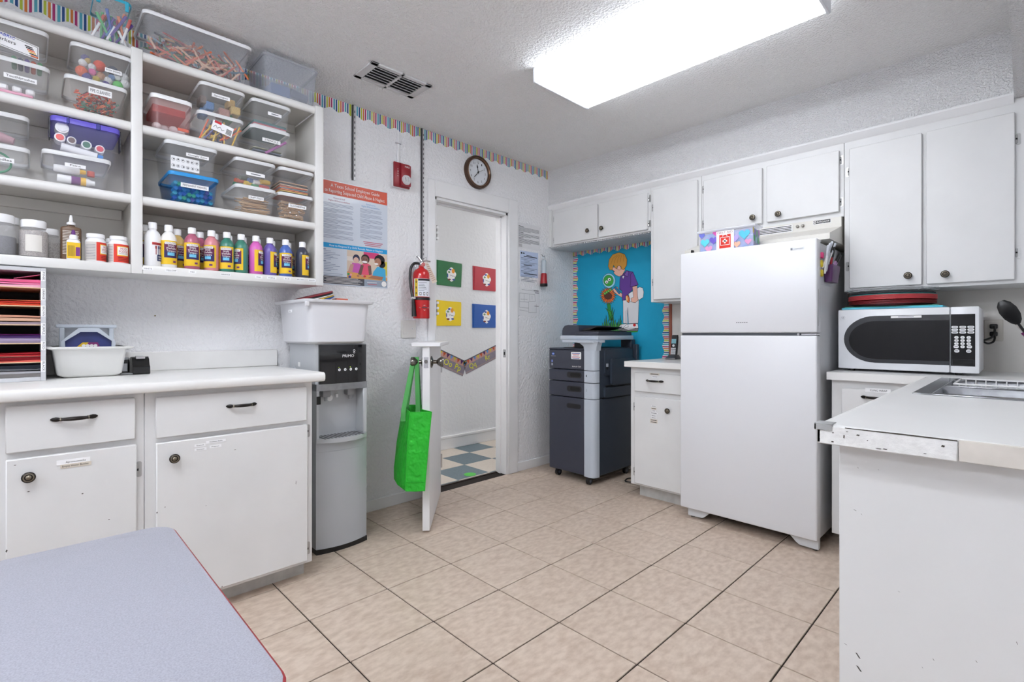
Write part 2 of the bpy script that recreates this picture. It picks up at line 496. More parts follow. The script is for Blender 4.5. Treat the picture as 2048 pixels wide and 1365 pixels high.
def hinge(c, n, u, parent, h=0.055):
    """surface hinge: c on the frame face beside the door, u towards the frame"""
    c, n, u = Vector(c), Vector(n), Vector(u); z = Vector((0, 0, 1))
    mb = MB(HINGE)
    def pt(a, b, d): return c + u * a + z * b + n * d
    rr = rrect(0.006, 0, 0.016, h, 0.006, 3)
    mb.loft([[pt(a, b, 0) for a, b in rr], [pt(a, b, .002) for a, b in rr]])
    mb.cyl(pt(-.001, -h * .36, .006), pt(-.001, h * .36, .006), .0045, n=8)
    mb.m(BLACK).cyl(pt(.001, -h * .06, .0085), pt(.001, h * .08, .0085), .0035, n=6)
    return part('hinge', mb, parent)

# ================================================================== LEFT BASE CABINETS
XF = 0.58
FX = plX(XF + 0.0205)
def base_unit_left(y0, y1, dy0, dy1, dr, dz_top, label, handle_px, knob_px, hinges, side_end=False):
    t = thing('base_cabinet', label, 'cabinet', ((XF) / 2, (y0 + y1) / 2, 0))
    part('body', MB(CAB).box(0.02, XF, y0, y1, 0.075, 0.871, 0.002), t)
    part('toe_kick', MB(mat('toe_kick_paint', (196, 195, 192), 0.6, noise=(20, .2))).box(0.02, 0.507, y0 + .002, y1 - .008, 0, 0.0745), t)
    d = part('drawer', MB(CAB).box(XF + .0005, XF + .02, dy0, dy1, dr[0], dr[1], 0.003), t)
    p = aX(handle_px[0], handle_px[1], XF + .02)
    pull(p, (1, 0, 0), (0, 1, 0), handle_px[2], d)
    o = part('door', MB(CAB).box(XF + .0005, XF + .02, dy0 + .001, dy1 + .003, 0.092, dz_top, 0.003), t)
    knob(aX(knob_px[0], knob_px[1], XF + .02), (1, 0, 0), o)
    for z in hinges:
        hinge((XF + .0006, dy1 + .006, z), (1, 0, 0), (0, 1, 0), o)
    return t, d, o
t1, d1, o1 = base_unit_left(-3.93, -3.166, -3.515, -3.193, (0.712, 0.857), 0.692,
    'white painted base cabinet with drawer, under the paper sorter and white tub', (149, 836, 0.118), (57, 953), (0.60, 0.2))
t2, d2, o2 = base_unit_left(-3.165, -2.562, -3.134, -2.592, (0.704, 0.852), 0.686,
    'white painted base cabinet with wide door beside the water cooler', (483, 810.5, 0.112), (347, 916), (0.655, 0.14))
# stick-on labels on the doors
TAPE = mat('label_tape_beige', (212, 203, 190), 0.5)
u, v = FX.px(150, 922.5)
mb = MB(PAPER); mb.slab(FX, [(u - .045, v - .007), (u + .038, v - .007), (u + .038, v + .008), (u - .045, v + .008)], 0, .0006)
mb.m(INK).txt(FX, 'Aprons,smocks', u + .002, v - .003, .006, .05, .0009)
u, v = FX.px(151, 930)
mb.m(TAPE).slab(FX, [(u - .037, v - .007), (u + .040, v - .007), (u + .040, v + .006), (u - .037, v + .006)], 0.0004, .0010)
mb.m(INK).txt(FX, 'Empty Water Bottles', u, v - .003, .006, .065, .0014)
part('name_label', mb, o1)
for s, px, py in (('Sand', 400, 891), ('Straw', 401, 899), ('Cotton Balls', 432, 883), ('Paper', 431, 893)):
    u, v = FX.px(px, py)
    mb = MB(PAPER); w = .010 + .004 * len(s) * .5
    mb.slab(FX, [(u - w, v - .005), (u + w, v - .005), (u + w, v + .005), (u - w, v + .005)], 0, .0006)
    mb.m(INK).txt(FX, s, u, v - .002, .0045, w * 1.3, .0009)
    part('name_label', mb, o2)
# worn spots on the paint
mb = MB(mat('chipped_paint', (70, 66, 62), 0.8))
for px, py, w, h in ((57, 958 + 26, 2.5, 1), (165, 988, 2, 1.2), (218, 1040, 1.6, 1), (30, 931, 2, .8), (592, 966, .8, 6), (314, 1026, 1.4, 2), (444, 1174, 1, 2), (412, 1012, 1, .6), (13, 1103, 1.5, 3), (470, 900, 3, .7), (330, 1015, .7, 2)):
    u, v = FX.px(px, py); k = .0016
    mb.pl(FX, [(u - w * k, v - h * k * .4), (u + w * k * .3, v - h * k), (u + w * k, v + h * k * .5), (u - w * k * .2, v + h * k)], .0004)
part('chip', mb, o2)
# continuous counter with backsplash
prof = [(0.0, 0.872), (0.622, 0.872), (0.632, 0.876), (0.636, 0.884), (0.636, 0.900), (0.632, 0.908), (0.622, 0.912), (0.0, 0.912)]
t = thing('countertop', 'long cream white countertop with backsplash along the left wall', 'countertop', (0.3, -3.2, 0.872))
part('top', MB(COUNTER).prism([(x, -3.95, z) for x, z in prof], (0, 1.423, 0)), t)
part('backsplash', MB(COUNTER).box(0.0005, 0.02, -3.95, -2.513, 0.912, 1.0, 0.004), t)

# ================================================================== WALL SHELF UNIT
SH = mat('shelf_paint', (225, 224, 222), 0.4, noise=(7, .05))
SHI = mat('shelf_inside', (214, 211, 206), 0.55, noise=(6, .05))
SX = 0.29
ZS = [1.360, 1.642, 1.933, 2.230]
YB = [(-3.87, -3.168), (-3.130, -2.425)]
t = thing('wall_shelf', 'white open wall shelf unit with rounded shelf edges above the counter', 'shelf', (SX / 2, -3.1, 1.324))
part('back_panel', MB(SHI).box(0.0005, 0.006, -3.9, -2.39, 1.33, 2.228), t)
for (a, b) in ((-3.168, -3.130), (-2.425, -2.383), (-3.905, -3.87)):
    part('upright', MB(SHI).box(0.006, SX - .02, a + .008, b - .008 if b > -2.4 else b - .008, 1.33, 2.205), t)
    part('stile', MB(SH).box(SX - .02, SX, a, b, 1.324, 2.232 if b > -2.4 or a > -3.2 else 2.232, 0.004, 2), t)
for z in ZS:
    for (a, b) in YB:
        s = part('shelf', MB(SHI).box(0.006, SX - .015, a - .006, b + .006, z - .020, z), t)
        if z == ZS[0]:
            part('edge_trim', MB(SH).box(SX - .02, SX, a, b, 1.324, z, 0.004, 2), s)
        else:
            rr = [(SX - .018 + .016 * math.cos(q), z - .018 + .018 * math.sin(q)) for q in [math.pi / 2 - math.pi * i / 8 for i in range(9)]]
            part('edge_trim', MB(SH).prism([(x, a, zz) for x, zz in rr], (0, b - a, 0)), s)
        if z > 1.4:
            part('cleat', MB(SHI).box(0.006, 0.022, a, b, z - .065, z - .021, .002), s)
part('underside', MB(SH).box(0.002, SX - .018, -3.9, -2.39, 1.326, 1.339), t)
SF = plX(SX + .0003)
for s, px, py in (('WHITE', 295.5, 537.7), ('YELLOW', 342.5, 541.6), ('RED', 385, 544.3), ('ORANGE', 451, 549.6), ('PINK', 517.5, 554.8), ('PURPLE', 543.5, 556.5), ('BLUE', 574.5, 558), ('BROWN', 601, 559.8), ('BLACK', 624, 561.3)):
    u, v = SF.px(px, py)
    mb = MB(PAPER); w = .007 + .0042 * len(s) * .55
    mb.slab(SF, [(u - w, v - .006), (u + w, v - .006), (u + w, v + .006), (u - w, v + .006)], 0, .0007)
    mb.m(INK).txt(SF, s, u, v - .0025, .0055, None, .001, sw=1.15)
    part('name_label', mb, t)

# ================================================================== STORAGE BINS
def clear(name, rgb, alpha): return mat(name, rgb, 0.22, alpha=alpha, spec=0.5)
BINC = clear('frosted_clear_plastic', (232, 234, 238), 0.07)
BINR = mat('clear_bin_rim', (226, 227, 229), 0.3, alpha=0.9)
BING = clear('smoky_clear_plastic', (190, 194, 202), 0.30)
BG = {}
def bin_box(label, fy, z, w, h, depth, xf, rim=BINR, body=BINC, rimh=0.010, taper=0.86, lid=None, cat='bin', name='storage_bin', tilt=0):
    """open tapered tub, its short end towards the room at x = xf; fy = centre, z = base"""
    t = thing(name, label, cat, (xf - depth / 2, fy, z), 'plastic bins on the wall shelves')
    xc = xf - depth / 2
    def ring(k, zz, g=0): return [(xc + a, fy + b, zz) for a, b in rrect(0, 0, depth * k - g, w * k - g, 0.022, 4)]
    zt = z + h - rimh
    k0, th = taper, .003
    mb = MB(body)
    mb.loft([ring(k0 * .94, z), ring(k0, z + .006), ring(.965, zt), ring(.965, zt, th * 2), ring(k0, z + .008, th * 2), ring(k0 * .94, z + .003, th * 2)], True, True)
    part('tub', mb, t)
    BG[t.name] = (z, h, depth, xf, taper, rimh)
    part('rim', MB(rim).loft([ring(.955, zt - .004), ring(.99, zt - .006), ring(1.0, zt), ring(1.0, z + h - .003), ring(.985, z + h), ring(.955, z + h), ring(.945, zt)], False, False) if not lid else
         MB(lid).loft([ring(.97, zt - .010), ring(1.0, zt - .010), ring(1.0, z + h - .003), ring(.985, z + h), ring(.93, z + h), ring(.90, z + h - .004)], True, True), t)
    return t
def bin_face(t, fy, zc):
    """frame lying on the sloping front wall of a bin"""
    z, h, depth, xf, k0, rimh = BG[t.name]
    xb, xt = xf - depth * (1 - k0) / 2, xf - depth * .0175
    z0, z1 = z + .006, z + h - rimh
    f = (zc - z0) / (z1 - z0)
    return Fr((xb + (xt - xb) * f, 0, zc), (0, 1, 0), (xt - xb, 0, z1 - z0))
def front_label(t, fy, zc, w, h, xf, s, taper_off=0, bg=PAPER, ink=INK, hh=None):
    fr = bin_face(t, fy, zc)
    mb = MB(bg); mb.slab(fr, [(fy - w / 2, -h / 2), (fy + w / 2, -h / 2), (fy + w / 2, h / 2), (fy - w / 2, h / 2)], 0.0006, .0014)
    if s:
        mb.m(ink).txt(fr, s, fy, -h * .22, hh or h * .5, min(w * .86, len(s) * (hh or h * .5) * .95), .0020)
    else:
        mb.m(flat((120, 122, 128))).rect(fr, fy - w * .26, fy + w * .26, -h * .14, h * .14, .0020)
    return part('name_label', mb, t)
# --- loose contents: every piece an object of its own
def piece(name, mb_mesh, loc, rot, label, cat, group, material=None):
    o = bpy.data.objects.new(name, mb_mesh); COL.objects.link(o)
    o.location = loc; o.rotation_euler = rot
    if material:
        o.material_slots[0].link = 'OBJECT'; o.material_slots[0].material = material
    tag(o, label, cat, group)
    return o
def stick_mesh(L, r, n=7, tip=True, key=None):
    mb = MB(WHITE)
    mb.lathe([(r, -L / 2), (r, L / 2 - (.012 if tip else 0)), (r * (.35 if tip else 1), L / 2)], (0, 0, 0), n)
    return mb.mesh('stick')
def plastic(rgb): return mat('plastic_%d_%d_%d' % tuple(rgb), rgb, 0.45)
def heap(name, mesh, n, ctr, ext, cols, label, cat, group, flat_=0.35, yaw=None):
    for i in range(n):
        loc = (ctr[0] + random.uniform(-1, 1) * ext[0], ctr[1] + random.uniform(-1, 1) * ext[1], ctr[2] + ext[2] * (i + .5) / n + .004)
        rot = (math.pi / 2 + random.uniform(-1, 1) * flat_, random.uniform(-.2, .2), random.uniform(0, 6.28) if yaw is None else yaw + random.uniform(-.5, .5))
        piece(name, mesh, loc, rot, label, cat, group, plastic(random.choice(cols)))
# geometry measured on the photograph (centre Y, base z, width, height)
XB = 0.283
# top of the unit ----------------------------------------------------
b = bin_box('large clear bin of wax crayons with white rim on top of the shelf unit', -2.922, 2.231, 0.415, 0.178, 0.27, XB, rim=WHITE, body=clear('big_bin_plastic', (206, 208, 214), .14))
cm = stick_mesh(.088, .0045)
heap('crayon', cm, 190, (XB - .112, -2.922, 2.236), (.070, .150, .105), [(190, 66, 44), (206, 96, 46), (160, 44, 42), (76, 112, 60), (50, 96, 112), (206, 160, 104), (104, 78, 68), (52, 48, 56), (190, 130, 104)],
     'wax crayon heaped in the large clear bin on top of the shelves', 'crayon', 'crayons in the large clear bin', .25)
for i in range(24):                                  # leaning against the front wall of the tub
    piece('crayon', cm, (XB - .036, -3.085 + i * .0145, 2.264 + (i % 3) * .014 + random.uniform(-.01, .015)), (random.uniform(.5, 1.35) * random.choice((-1, 1)), 0, random.uniform(-.1, .1)),
          'wax crayon heaped in the large clear bin on top of the shelves', 'crayon', 'crayons in the large clear bin', plastic(random.choice([(200, 84, 62), (210, 112, 66), (96, 130, 78), (60, 104, 124), (214, 170, 140)])))
b = bin_box('smoky clear bin with blue packets inside on top of the shelf end', -2.535, 2.231, 0.268, 0.186, 0.27, XB, rim=BING, body=BING)
single('paper_packet', MB(mat('blue_packet', (70, 104, 168), .5)).box(.06, .240, -2.62, -2.53, 2.243, 2.300, .003), 'blue paper packet lying in the smoky clear bin', 'packet')
single('plastic_wrap_roll', MB(mat('navy_roll', (44, 58, 96), .4)).cyl((.225, -2.525, 2.285), (.232, -2.445, 2.270), .020, n=14), 'navy roll lying in the smoky clear bin', 'roll')
single('white_tray', MB(mat('pale_tray', (196, 198, 204), .4)).box(.04, .238, -2.635, -2.45, 2.2365, 2.243, .003), 'pale tray at the bottom of the smoky clear bin', 'tray')
b = bin_box('clear box of felt markers with turquoise clips on top of the shelves', -3.222, 2.231, 0.118, 0.175, 0.20, XB, rim=mat('turquoise_clip', (60, 176, 206), .35), body=BINC, rimh=.006, taper=.9)
part('clip', MB(mat('turquoise_clip')).box(XB - .006, XB + .002, -3.186, -3.174, 2.365, 2.405, .002).box(XB - .006, XB + .002, -3.275, -3.262, 2.365, 2.405, .002), b)
fm = MB(WHITE); fm.lathe([(.0045, -.06), (.0052, -.02), (.0052, .02)], (0, 0, 0), 8); fm.m(mat('marker_cap')).lathe([(.0062, .02), (.0062, .066)], (0, 0, 0), 8, cap=False).lathe([(.0062, .066), (.004, .066), (.004, .05)], (0, 0, 0), 8)
fmm = fm.mesh('felt_marker')
for i in range(20):
    c = random.choice([(64, 96, 170), (96, 140, 190), (214, 130, 96), (86, 170, 110), (92, 72, 150), (60, 110, 92), (200, 92, 84), (224, 184, 70), (150, 60, 96)])
    o = piece('felt_marker', fmm, (XB - .03 - random.uniform(0, .05), -3.262 + .0042 * i + random.uniform(-.008, .008), 2.29 + random.uniform(-.012, .012) + (i % 3) * .012), (random.uniform(-.55, .55), random.uniform(.05, .5), 0),
              'felt tip marker standing in the clear box with turquoise clips', 'marker', 'markers in the turquoise clip box', plastic(c) if i % 3 else WHITE)
    o.scale = (.9, .9, .8)
    o.material_slots[1].link = 'OBJECT'; o.material_slots[1].material = plastic(c)
# second shelf, right bay ------------------------------------------
z2, z3 = 1.934, 1.643
b = bin_box('clear bin with a white snap rim and a reddish lining', -3.028, z2, 0.150, 0.142, 0.25, XB, rim=WHITE, body=clear('reddish_clear_plastic', (214, 160, 160), .16), rimh=.012, taper=.92)
single('foam_sheet', MB(mat('red_foam', (186, 66, 62), .7)).box(.05, .20, -3.085, -2.965, 2.03, 2.06, .002), 'red foam sheets in the clear bin with white snap rim', 'foam')
for k in range(4):
    single('foam_lump', MB(mat('white_foam', (228, 228, 230), .8)).ball((.20 - .02 * (k % 2), -3.07 + .03 * k, 1.965), .018, 10), 'white foam lump in the clear bin with white snap rim', 'foam', 'foam lumps in the reddish bin')
single('orange_strip', MB(plastic((232, 96, 56))).box(.255, .26, -3.005, -2.965, 1.950, 1.962, .001), 'orange strip in the clear bin with white snap rim', 'strip')
b5 = bin_box('clear bin of coloured pipe cleaners with a barcode sticker', -2.843, z2, 0.186, 0.124, 0.26, XB)
b4 = bin_box('clear bin labelled for sponges stacked on the barcode bin', -2.836, z2 + .118, 0.184, 0.134, 0.26, XB)
front_label(b4, -2.845, z2 + .205, .072, .016, XB, 'Sponges', .012)
fr = bin_face(b5, -2.838, z2 + .066)
mb = MB(PAPER); cu, cv = -2.838, 0
def rt(uv, a=-.22): return [(cu + x * math.cos(a) - y * math.sin(a), cv + x * math.sin(a) + y * math.cos(a)) for x, y in uv]
mb.slab(fr, rt([(-.042, -.021), (.042, -.021), (.042, .021), (-.042, .021)]), 0, .001)
mb.m(flat((196, 50, 60))).pl(fr, rt([(-.036, .012), (-.008, .012), (-.008, .022), (-.036, .022)]), .0014)
mb.m(INK)
for k in range(8): mb.pl(fr, rt([(.016 + k * .0028, -.016), (.0175 + k * .0028, -.016), (.0175 + k * .0028, .008), (.016 + k * .0028, .008)]), .0014)
mb.line(fr, rt([(-.036, -.01), (-.028, .003), (-.02, -.008), (-.01, .002), (0, -.01), (.008, -.004)]), .0016, .0014)
part('barcode_sticker', mb, b5)
for k, (c, y, z, s) in enumerate((((82, 124, 176), -2.88, z2 + .165, .035), ((176, 132, 122), -2.82, z2 + .155, .045), ((92, 128, 84), -2.80, z2 + .138, .03), ((206, 176, 112), -2.775, z2 + .175, .04), ((196, 160, 96), -2.79, z2 + .205, .03), ((74, 110, 150), -2.90, z2 + .135, .03), ((112, 96, 88), -2.905, z2 + .185, .025))):
    single('sponge', MB(mat('sponge_%d' % k, c, .9, bump=(300, .6, 2))).box(.17, .243 - .008 * (k % 3), y - s / 2, y + s / 2, z - .016, z + .02, .004), 'cut piece of coloured sponge in the bin labelled Sponges', 'sponge', 'sponges in the labelled bin')
pc = stick_mesh(.10, .0035, 6, False)
heap('pipe_cleaner', pc, 40, (XB - .12, -2.843, z2 + .012), (.05, .03, .085), [(220, 178, 60), (214, 110, 60), (96, 110, 160), (224, 190, 80), (120, 84, 130), (200, 130, 70)],
     'fuzzy pipe cleaner strip in the bin with the barcode sticker', 'pipe cleaner', 'pipe cleaners in the barcode bin', .5, 1.2)
for i in range(9):
    piece('pipe_cleaner', pc, (XB - .036, -2.905 + i * .016, z2 + .055), ((random.uniform(-.9, .9)), 0, 0), 'fuzzy pipe cleaner strip in the bin with the barcode sticker', 'pipe cleaner', 'pipe cleaners in the barcode bin', plastic(random.choice([(226, 184, 60), (216, 100, 60), (110, 110, 160), (224, 190, 80)])))
b7 = bin_box('clear bin labelled stencils at the right end of the second shelf', -2.632, z2, 0.182, 0.124, 0.26, XB)
front_label(b7, -2.630, z2 + .066, .082, .016, XB, 'STENCILS', .016)
b6 = bin_box('clear bin of coloured sheets stacked on the stencils bin', -2.628, z2 + .118, 0.180, 0.130, 0.26, XB)
front_label(b6, -2.615, z2 + .196, .062, .015, XB, '', .012)
for k, c in enumerate(((96, 120, 124), (60, 128, 110), (224, 224, 226), (186, 90, 104), (80, 110, 120), (52, 110, 106))):
    single('paper_sheets', MB(mat('sheet_%d' % k, c, .7)).box(.07, .246, -2.70, -2.552, z2 + .124 + k * .006, z2 + .1295 + k * .006), 'layer of coloured tissue sheets in the bin above the stencils', 'paper', 'tissue layers above the stencils')
for k, c in enumerate(((126, 132, 128), (110, 118, 140), (150, 150, 120))):
    single('stencil', MB(mat('stencil_%d' % k, c, .5)).box(.08, .238, -2.70, -2.57, z2 + .008 + k * .012, z2 + .012 + k * .012, .001), 'plastic drawing stencil lying in the stencils bin', 'stencil', 'stencils in their bin')
piece('purple_rod', stick_mesh(.12, .006, 8, False), (XB - .040, -2.60, z2 + .05), (-.9, 0, 0), 'purple rod leaning in the stencils bin', 'rod', None, plastic((170, 92, 160)))
# third shelf, right bay
b9 = bin_box('blue tinted bin with bright blue lid rim labelled permanent markers', -2.946, z3, 0.190, 0.126, 0.26, XB, rim=mat('bright_blue_rim', (40, 140, 206), .35), body=clear('blue_clear_plastic', (20, 96, 160), .24))
front_label(b9, -2.945, z3 + .075, .104, .018, XB, 'PERMANENT MARKERS', .014)
cap = MB(WHITE); cap.lathe([(.0085, -.05), (.0085, .004), (.0065, .006), (.0062, .002), (.003, .0015), (.001, .0015)], (0, 0, 0), 12); capm = cap.mesh('marker')
cols = [(92, 196, 210), (70, 150, 220), (96, 206, 120), (60, 90, 190), (110, 210, 220), (120, 84, 170), (86, 190, 200), (60, 120, 200)]
for i in range(34):
    gy, gz = i % 9, i // 9
    piece('permanent_marker', capm, (XB - .026 - gz * .0 - random.uniform(.0, .006), -3.014 + gy * .0165 + random.uniform(-.003, .003), z3 + .020 + gz * .021 + random.uniform(-.003, .003)), (0, math.pi / 2, 0),
          'marker seen cap end on in the blue permanent markers bin', 'marker', 'markers in the blue bin', plastic(random.choice(cols)))
b8 = bin_box('ribbed clear bin of googly eyes stacked on the blue bin', -2.956, z3 + .120, 0.198, 0.134, 0.26, XB)
front_label(b8, -2.935, z3 + .208, .085, .014, XB, 'Googly Eyes', .012)
mb = MB(PAPER); frE = plX(XB - .024); mb.slab(frE, [(-3.03, z3 + .140), (-2.925, z3 + .140), (-2.925, z3 + .196), (-3.03, z3 + .196)], -.002, 0)
for r in range(2):
    for c in range(6):
        uu, vv = -3.021 + c * .0175, z3 + .155 + r * .026
        mb.m(INK).disc(frE, uu, vv, .0066, .0006, 14); mb.m(PAPER).disc(frE, uu, vv, .0056, .0009, 14); mb.m(INK).disc(frE, uu + random.uniform(-.002, .002), vv + random.uniform(-.002, .002), .0032, .0012, 10)
single('eye_card', mb, 'white card printed with two rows of googly eyes in the ribbed bin', 'card')
b11 = bin_box('clear bin of wooden craft sticks beside the blue bin', -2.698, z3, 0.180, 0.124, 0.26, XB)
front_label(b11, -2.698, z3 + .072, .066, .016, XB, 'CRAFT STICKS', .016)
cs = MB(mat('birch_stick', (206, 172, 132), .7)); cs.loft([[(a, b, 0) for a, b in rrect(0, 0, .11, .010, .005, 4)], [(a, b, .002) for a, b in rrect(0, 0, .11, .010, .005, 4)]]); csm = cs.mesh('craft_stick')
for i in range(44):
    piece('craft_stick', csm, (XB - .035 - random.uniform(.0, .08), -2.698 + random.uniform(-.02, .02), z3 + .010 + i * .0016), (random.uniform(-.1, .1), random.uniform(-.06, .06), 1.57 + random.uniform(-.25, .25)), 'birch craft stick in the craft sticks bin', 'stick', 'craft sticks in their bin')
b10 = bin_box('clear bin of mixed pieces stacked on the craft sticks bin', -2.700, z3 + .118, 0.180, 0.128, 0.26, XB)
front_label(b10, -2.700, z3 + .182, .082, .016, XB, '', .012)
for k, (c, y, z) in enumerate((((186, 88, 62), -2.755, .148), ((214, 180, 66), -2.715, .144), ((82, 150, 104), -2.685, .136), ((190, 72, 68), -2.65, .138), ((96, 116, 160), -2.70, .16), ((224, 224, 226), -2.68, .156), ((206, 168, 62), -2.645, .165), ((92, 98, 84), -2.74, .165), ((88, 130, 110), -2.76, .13))):
    single('counting_piece', MB(plastic(c)).tube([(.235, y - .02, z3 + z), (.215, y + .022, z3 + z + .006)], .011, 10), 'coloured plastic counting piece in the upper clear bin', 'toy', 'counting pieces in the clear bin')
b13 = bin_box('clear bin of wooden clothespins at the right end of the third shelf', -2.514, z3, 0.172, 0.124, 0.26, XB)
front_label(b13, -2.508, z3 + .066, .086, .017, XB, 'CLOTHESPINS', .016)
cp = MB(mat('pin_wood', (186, 150, 110), .7)); cp.box(-.036, .036, -.005, .005, 0, .004, .001).box(-.036, .036, -.005, .005, .006, .010, .001); cp.m(CHROME).cyl((.004, -.006, .005), (.004, .006, .005), .004, n=8); cpm = cp.mesh('clothespin')
for i in range(40):
    piece('clothespin', cpm, (XB - .040 - random.uniform(0, .05), -2.514 + random.uniform(-.03, .03), z3 + .008 + i * .0019), (random.uniform(-.3, .3), random.uniform(-.15, .15), 1.57 + random.uniform(-.6, .6)), 'wooden spring clothespin in the clothespins bin', 'clothespin', 'clothespins in their bin')
b12 = bin_box('clear bin of orange card scraps stacked on the clothespins bin', -2.510, z3 + .118, 0.172, 0.128, 0.26, XB)
for k, c in enumerate(((208, 100, 60), (96, 92, 90), (222, 178, 70), (214, 120, 66), (120, 138, 150), (206, 96, 56), (200, 176, 150), (58, 54, 56), (190, 150, 120))):
    o = single('card_scrap', MB(mat('scrap_%d' % k, c, .8)).box(.10, .243, -2.578, -2.445, z3 + .126 + k * .007, z3 + .130 + k * .007), 'scrap of coloured card in the bin above the clothespins', 'card', 'card scraps above the clothespins')
    o.rotation_euler = (random.uniform(-.04, .04), 0, random.uniform(-.06, .06))
# left bay ----------------------------------------------------------
b17 = bin_box('clear bin labelled pipe cleaners with a reddish tangle inside', -3.272, z2, 0.190, 0.124, 0.26, XB, body=clear('warm_clear_plastic', (222, 212, 208), .08))
front_label(b17, -3.262, z2 + .085, .070, .024, XB, 'PIPE CLEANERS', .012)
mb = MB(flat((208, 92, 66), .9))
cl = [flat((208, 92, 66), .9), flat((70, 66, 76), .9), flat((214, 120, 90), .9), flat((186, 70, 70), .9), flat((78, 128, 110), .9)]
for i in range(340):
    mb.m(random.choice(cl)); a = Vector((XB - .028 - random.random() * .15, -3.272 + random.uniform(-.055, .055), z2 + .012 + random.random() * .072))
    mb.tube([a, a + Vector((random.uniform(-.01, .01), random.uniform(-.018, .018), random.uniform(-.006, .02)))], .0026, 5)
single('pipe_cleaner_tangle', mb, 'tangle of short coloured pipe cleaners in the labelled bin', 'pipe cleaners', None, 'stuff')
b16 = bin_box('clear bin of pom poms stacked on the pipe cleaners bin', -3.255, z2 + .118, 0.190, 0.134, 0.26, XB)
front_label(b16, -3.222, z2 + .182, .052, .015, XB, 'POM POMS', .014)
pom = MB(WHITE).ball((0, 0, 0), 1, 12).mesh('pom_pom')
for c, y, z, r in (((236, 88, 60), -3.262, .200, .021), ((238, 238, 240), -3.312, .192, .014), ((240, 240, 242), -3.285, .185, .013), ((232, 104, 60), -3.315, .160, .020), ((232, 120, 176), -3.284, .166, .013), ((206, 160, 130), -3.258, .160, .015), ((238, 238, 240), -3.236, .150, .014), ((110, 214, 104), -3.205, .142, .018), ((238, 238, 240), -3.208, .172, .013), ((240, 240, 242), -3.186, .180, .016), ((238, 238, 240), -3.182, .155, .017), ((92, 76, 150), -3.30, .142, .016), ((210, 184, 80), -3.272, .142, .012), ((60, 66, 84), -3.222, .195, .018), ((92, 76, 150), -3.243, .132, .013), ((120, 150, 196), -3.225, .165, .012), ((92, 80, 140), -3.305, .212, .014), ((206, 176, 110), -3.300, .205, .012)):
    o = piece('pom_pom', pom, (XB - .020 - r, y, z2 + z), (0, 0, random.random()), 'fuzzy round pom pom in the bin labelled pom poms', 'pom pom', 'pom poms in their bin', mat('pom_%d_%d_%d' % c, c, .95, bump=(400, .8, 2)))
    o.scale = (r, r, r)
b15 = bin_box('clear bin labelled toothbrushes with pink and white pieces inside', -3.505, z2, 0.200, 0.124, 0.26, XB)
front_label(b15, -3.483, z2 + .062, .085, .016, XB, 'Toothbrushes', .016)
single('pink_tray', MB(plastic((232, 160, 186))).box(.14, .245, -3.56, -3.45, z2 + .008, z2 + .020, .003), 'pink tray at the bottom of the toothbrushes bin', 'tray')
for k in range(3):
    single('white_block', MB(WHITE).box(.19, .243, -3.54 + k * .035, -3.515 + k * .035, z2 + .021, z2 + .042, .005), 'white rounded block in the toothbrushes bin', 'block', 'white blocks in the toothbrushes bin')
b14 = bin_box('clear ribbed bin with a large fabric markers card', -3.508, z2 + .118, 0.200, 0.134, 0.26, XB)
fr = bin_face(b14, -3.5, z2 + .16); zz = -.16
mb = MB(PAPER); cw = (-3.60, -3.435); mb.slab(fr, [(cw[0], zz + .172), (cw[1], zz + .146), (cw[1], zz + .192), (cw[0], zz + .222)], 0, .001)
mb.m(INK).line(fr, [(cw[0] + .004, zz + .217), (cw[1] - .003, zz + .189), (cw[1] - .003, zz + .150), (cw[0] + .004, zz + .176)], .0014, .0016)
mb.txt(fr, 'Markers', -3.523, zz + .180, .012, .055, .0016, -.16); mb.m(flat((60, 80, 190))).txt(fr, 'FABRIC', -3.520, zz + .196, .010, .045, .0016, -.16)
for k, c in enumerate(((60, 58, 60), (40, 40, 44), (220, 100, 60), (226, 176, 80), (50, 48, 50), (222, 110, 60))):
    mb.m(flat(c)).pl(fr, [(-3.472 + .003 * k, zz + .187 - k * .0058), (-3.452 + .003 * k, zz + .184 - k * .0058), (-3.452 + .003 * k, zz + .180 - k * .0058), (-3.472 + .003 * k, zz + .183 - k * .0058)], .0016)
part('name_card', mb, b14)
for k, c in enumerate(((70, 130, 90), (60, 66, 80), (104, 84, 150), (206, 96, 66), (86, 150, 100))):
    single('fabric_marker', MB(plastic(c)).cyl((.243 - .004 * (k % 2), -3.50 + k * .017, z2 + .142), (.15, -3.50 + k * .017, z2 + .14), .007, n=10), 'fabric marker lying in the bin with the large card', 'marker', 'fabric markers in the ribbed bin')
b19 = bin_box('clear bin labelled needles with green hoops inside', -3.558, z3, 0.200, 0.105, 0.26, XB)
front_label(b19, -3.532, z3 + .052, .066, .016, XB, 'Needles', .016)
for k in range(3):
    q = [(XB - .034 - k * .004, -3.545 + .038 * math.cos(a), z3 + .046 + .036 * math.sin(a)) for a in [math.pi * 2 * i / 20 for i in range(21)]]
    single('sewing_hoop', MB(plastic((66, 150, 110))).tube(q, .003, 6, cap=False), 'green plastic hoop standing in the needles bin', 'hoop', 'hoops in the needles bin')
b18 = bin_box('clear bin of a pink wrapped bundle stacked on the needles bin', -3.560, z3 + .100, 0.200, 0.118, 0.26, XB)
single('fabric_bundle', MB(mat('dusty_pink_cloth', (178, 140, 150), .9)).tube([(.23, -3.60, z3 + .150), (.22, -3.55, z3 + .146), (.225, -3.50, z3 + .135)], .018, 10, radii=[.014, .021, .012]), 'dusty pink cloth bundle in the upper clear bin', 'cloth')
b21 = bin_box('clear bin labelled paint with two paint bottles lying inside', -3.328, z3, 0.200, 0.118, 0.26, XB)
u0 = -3.33
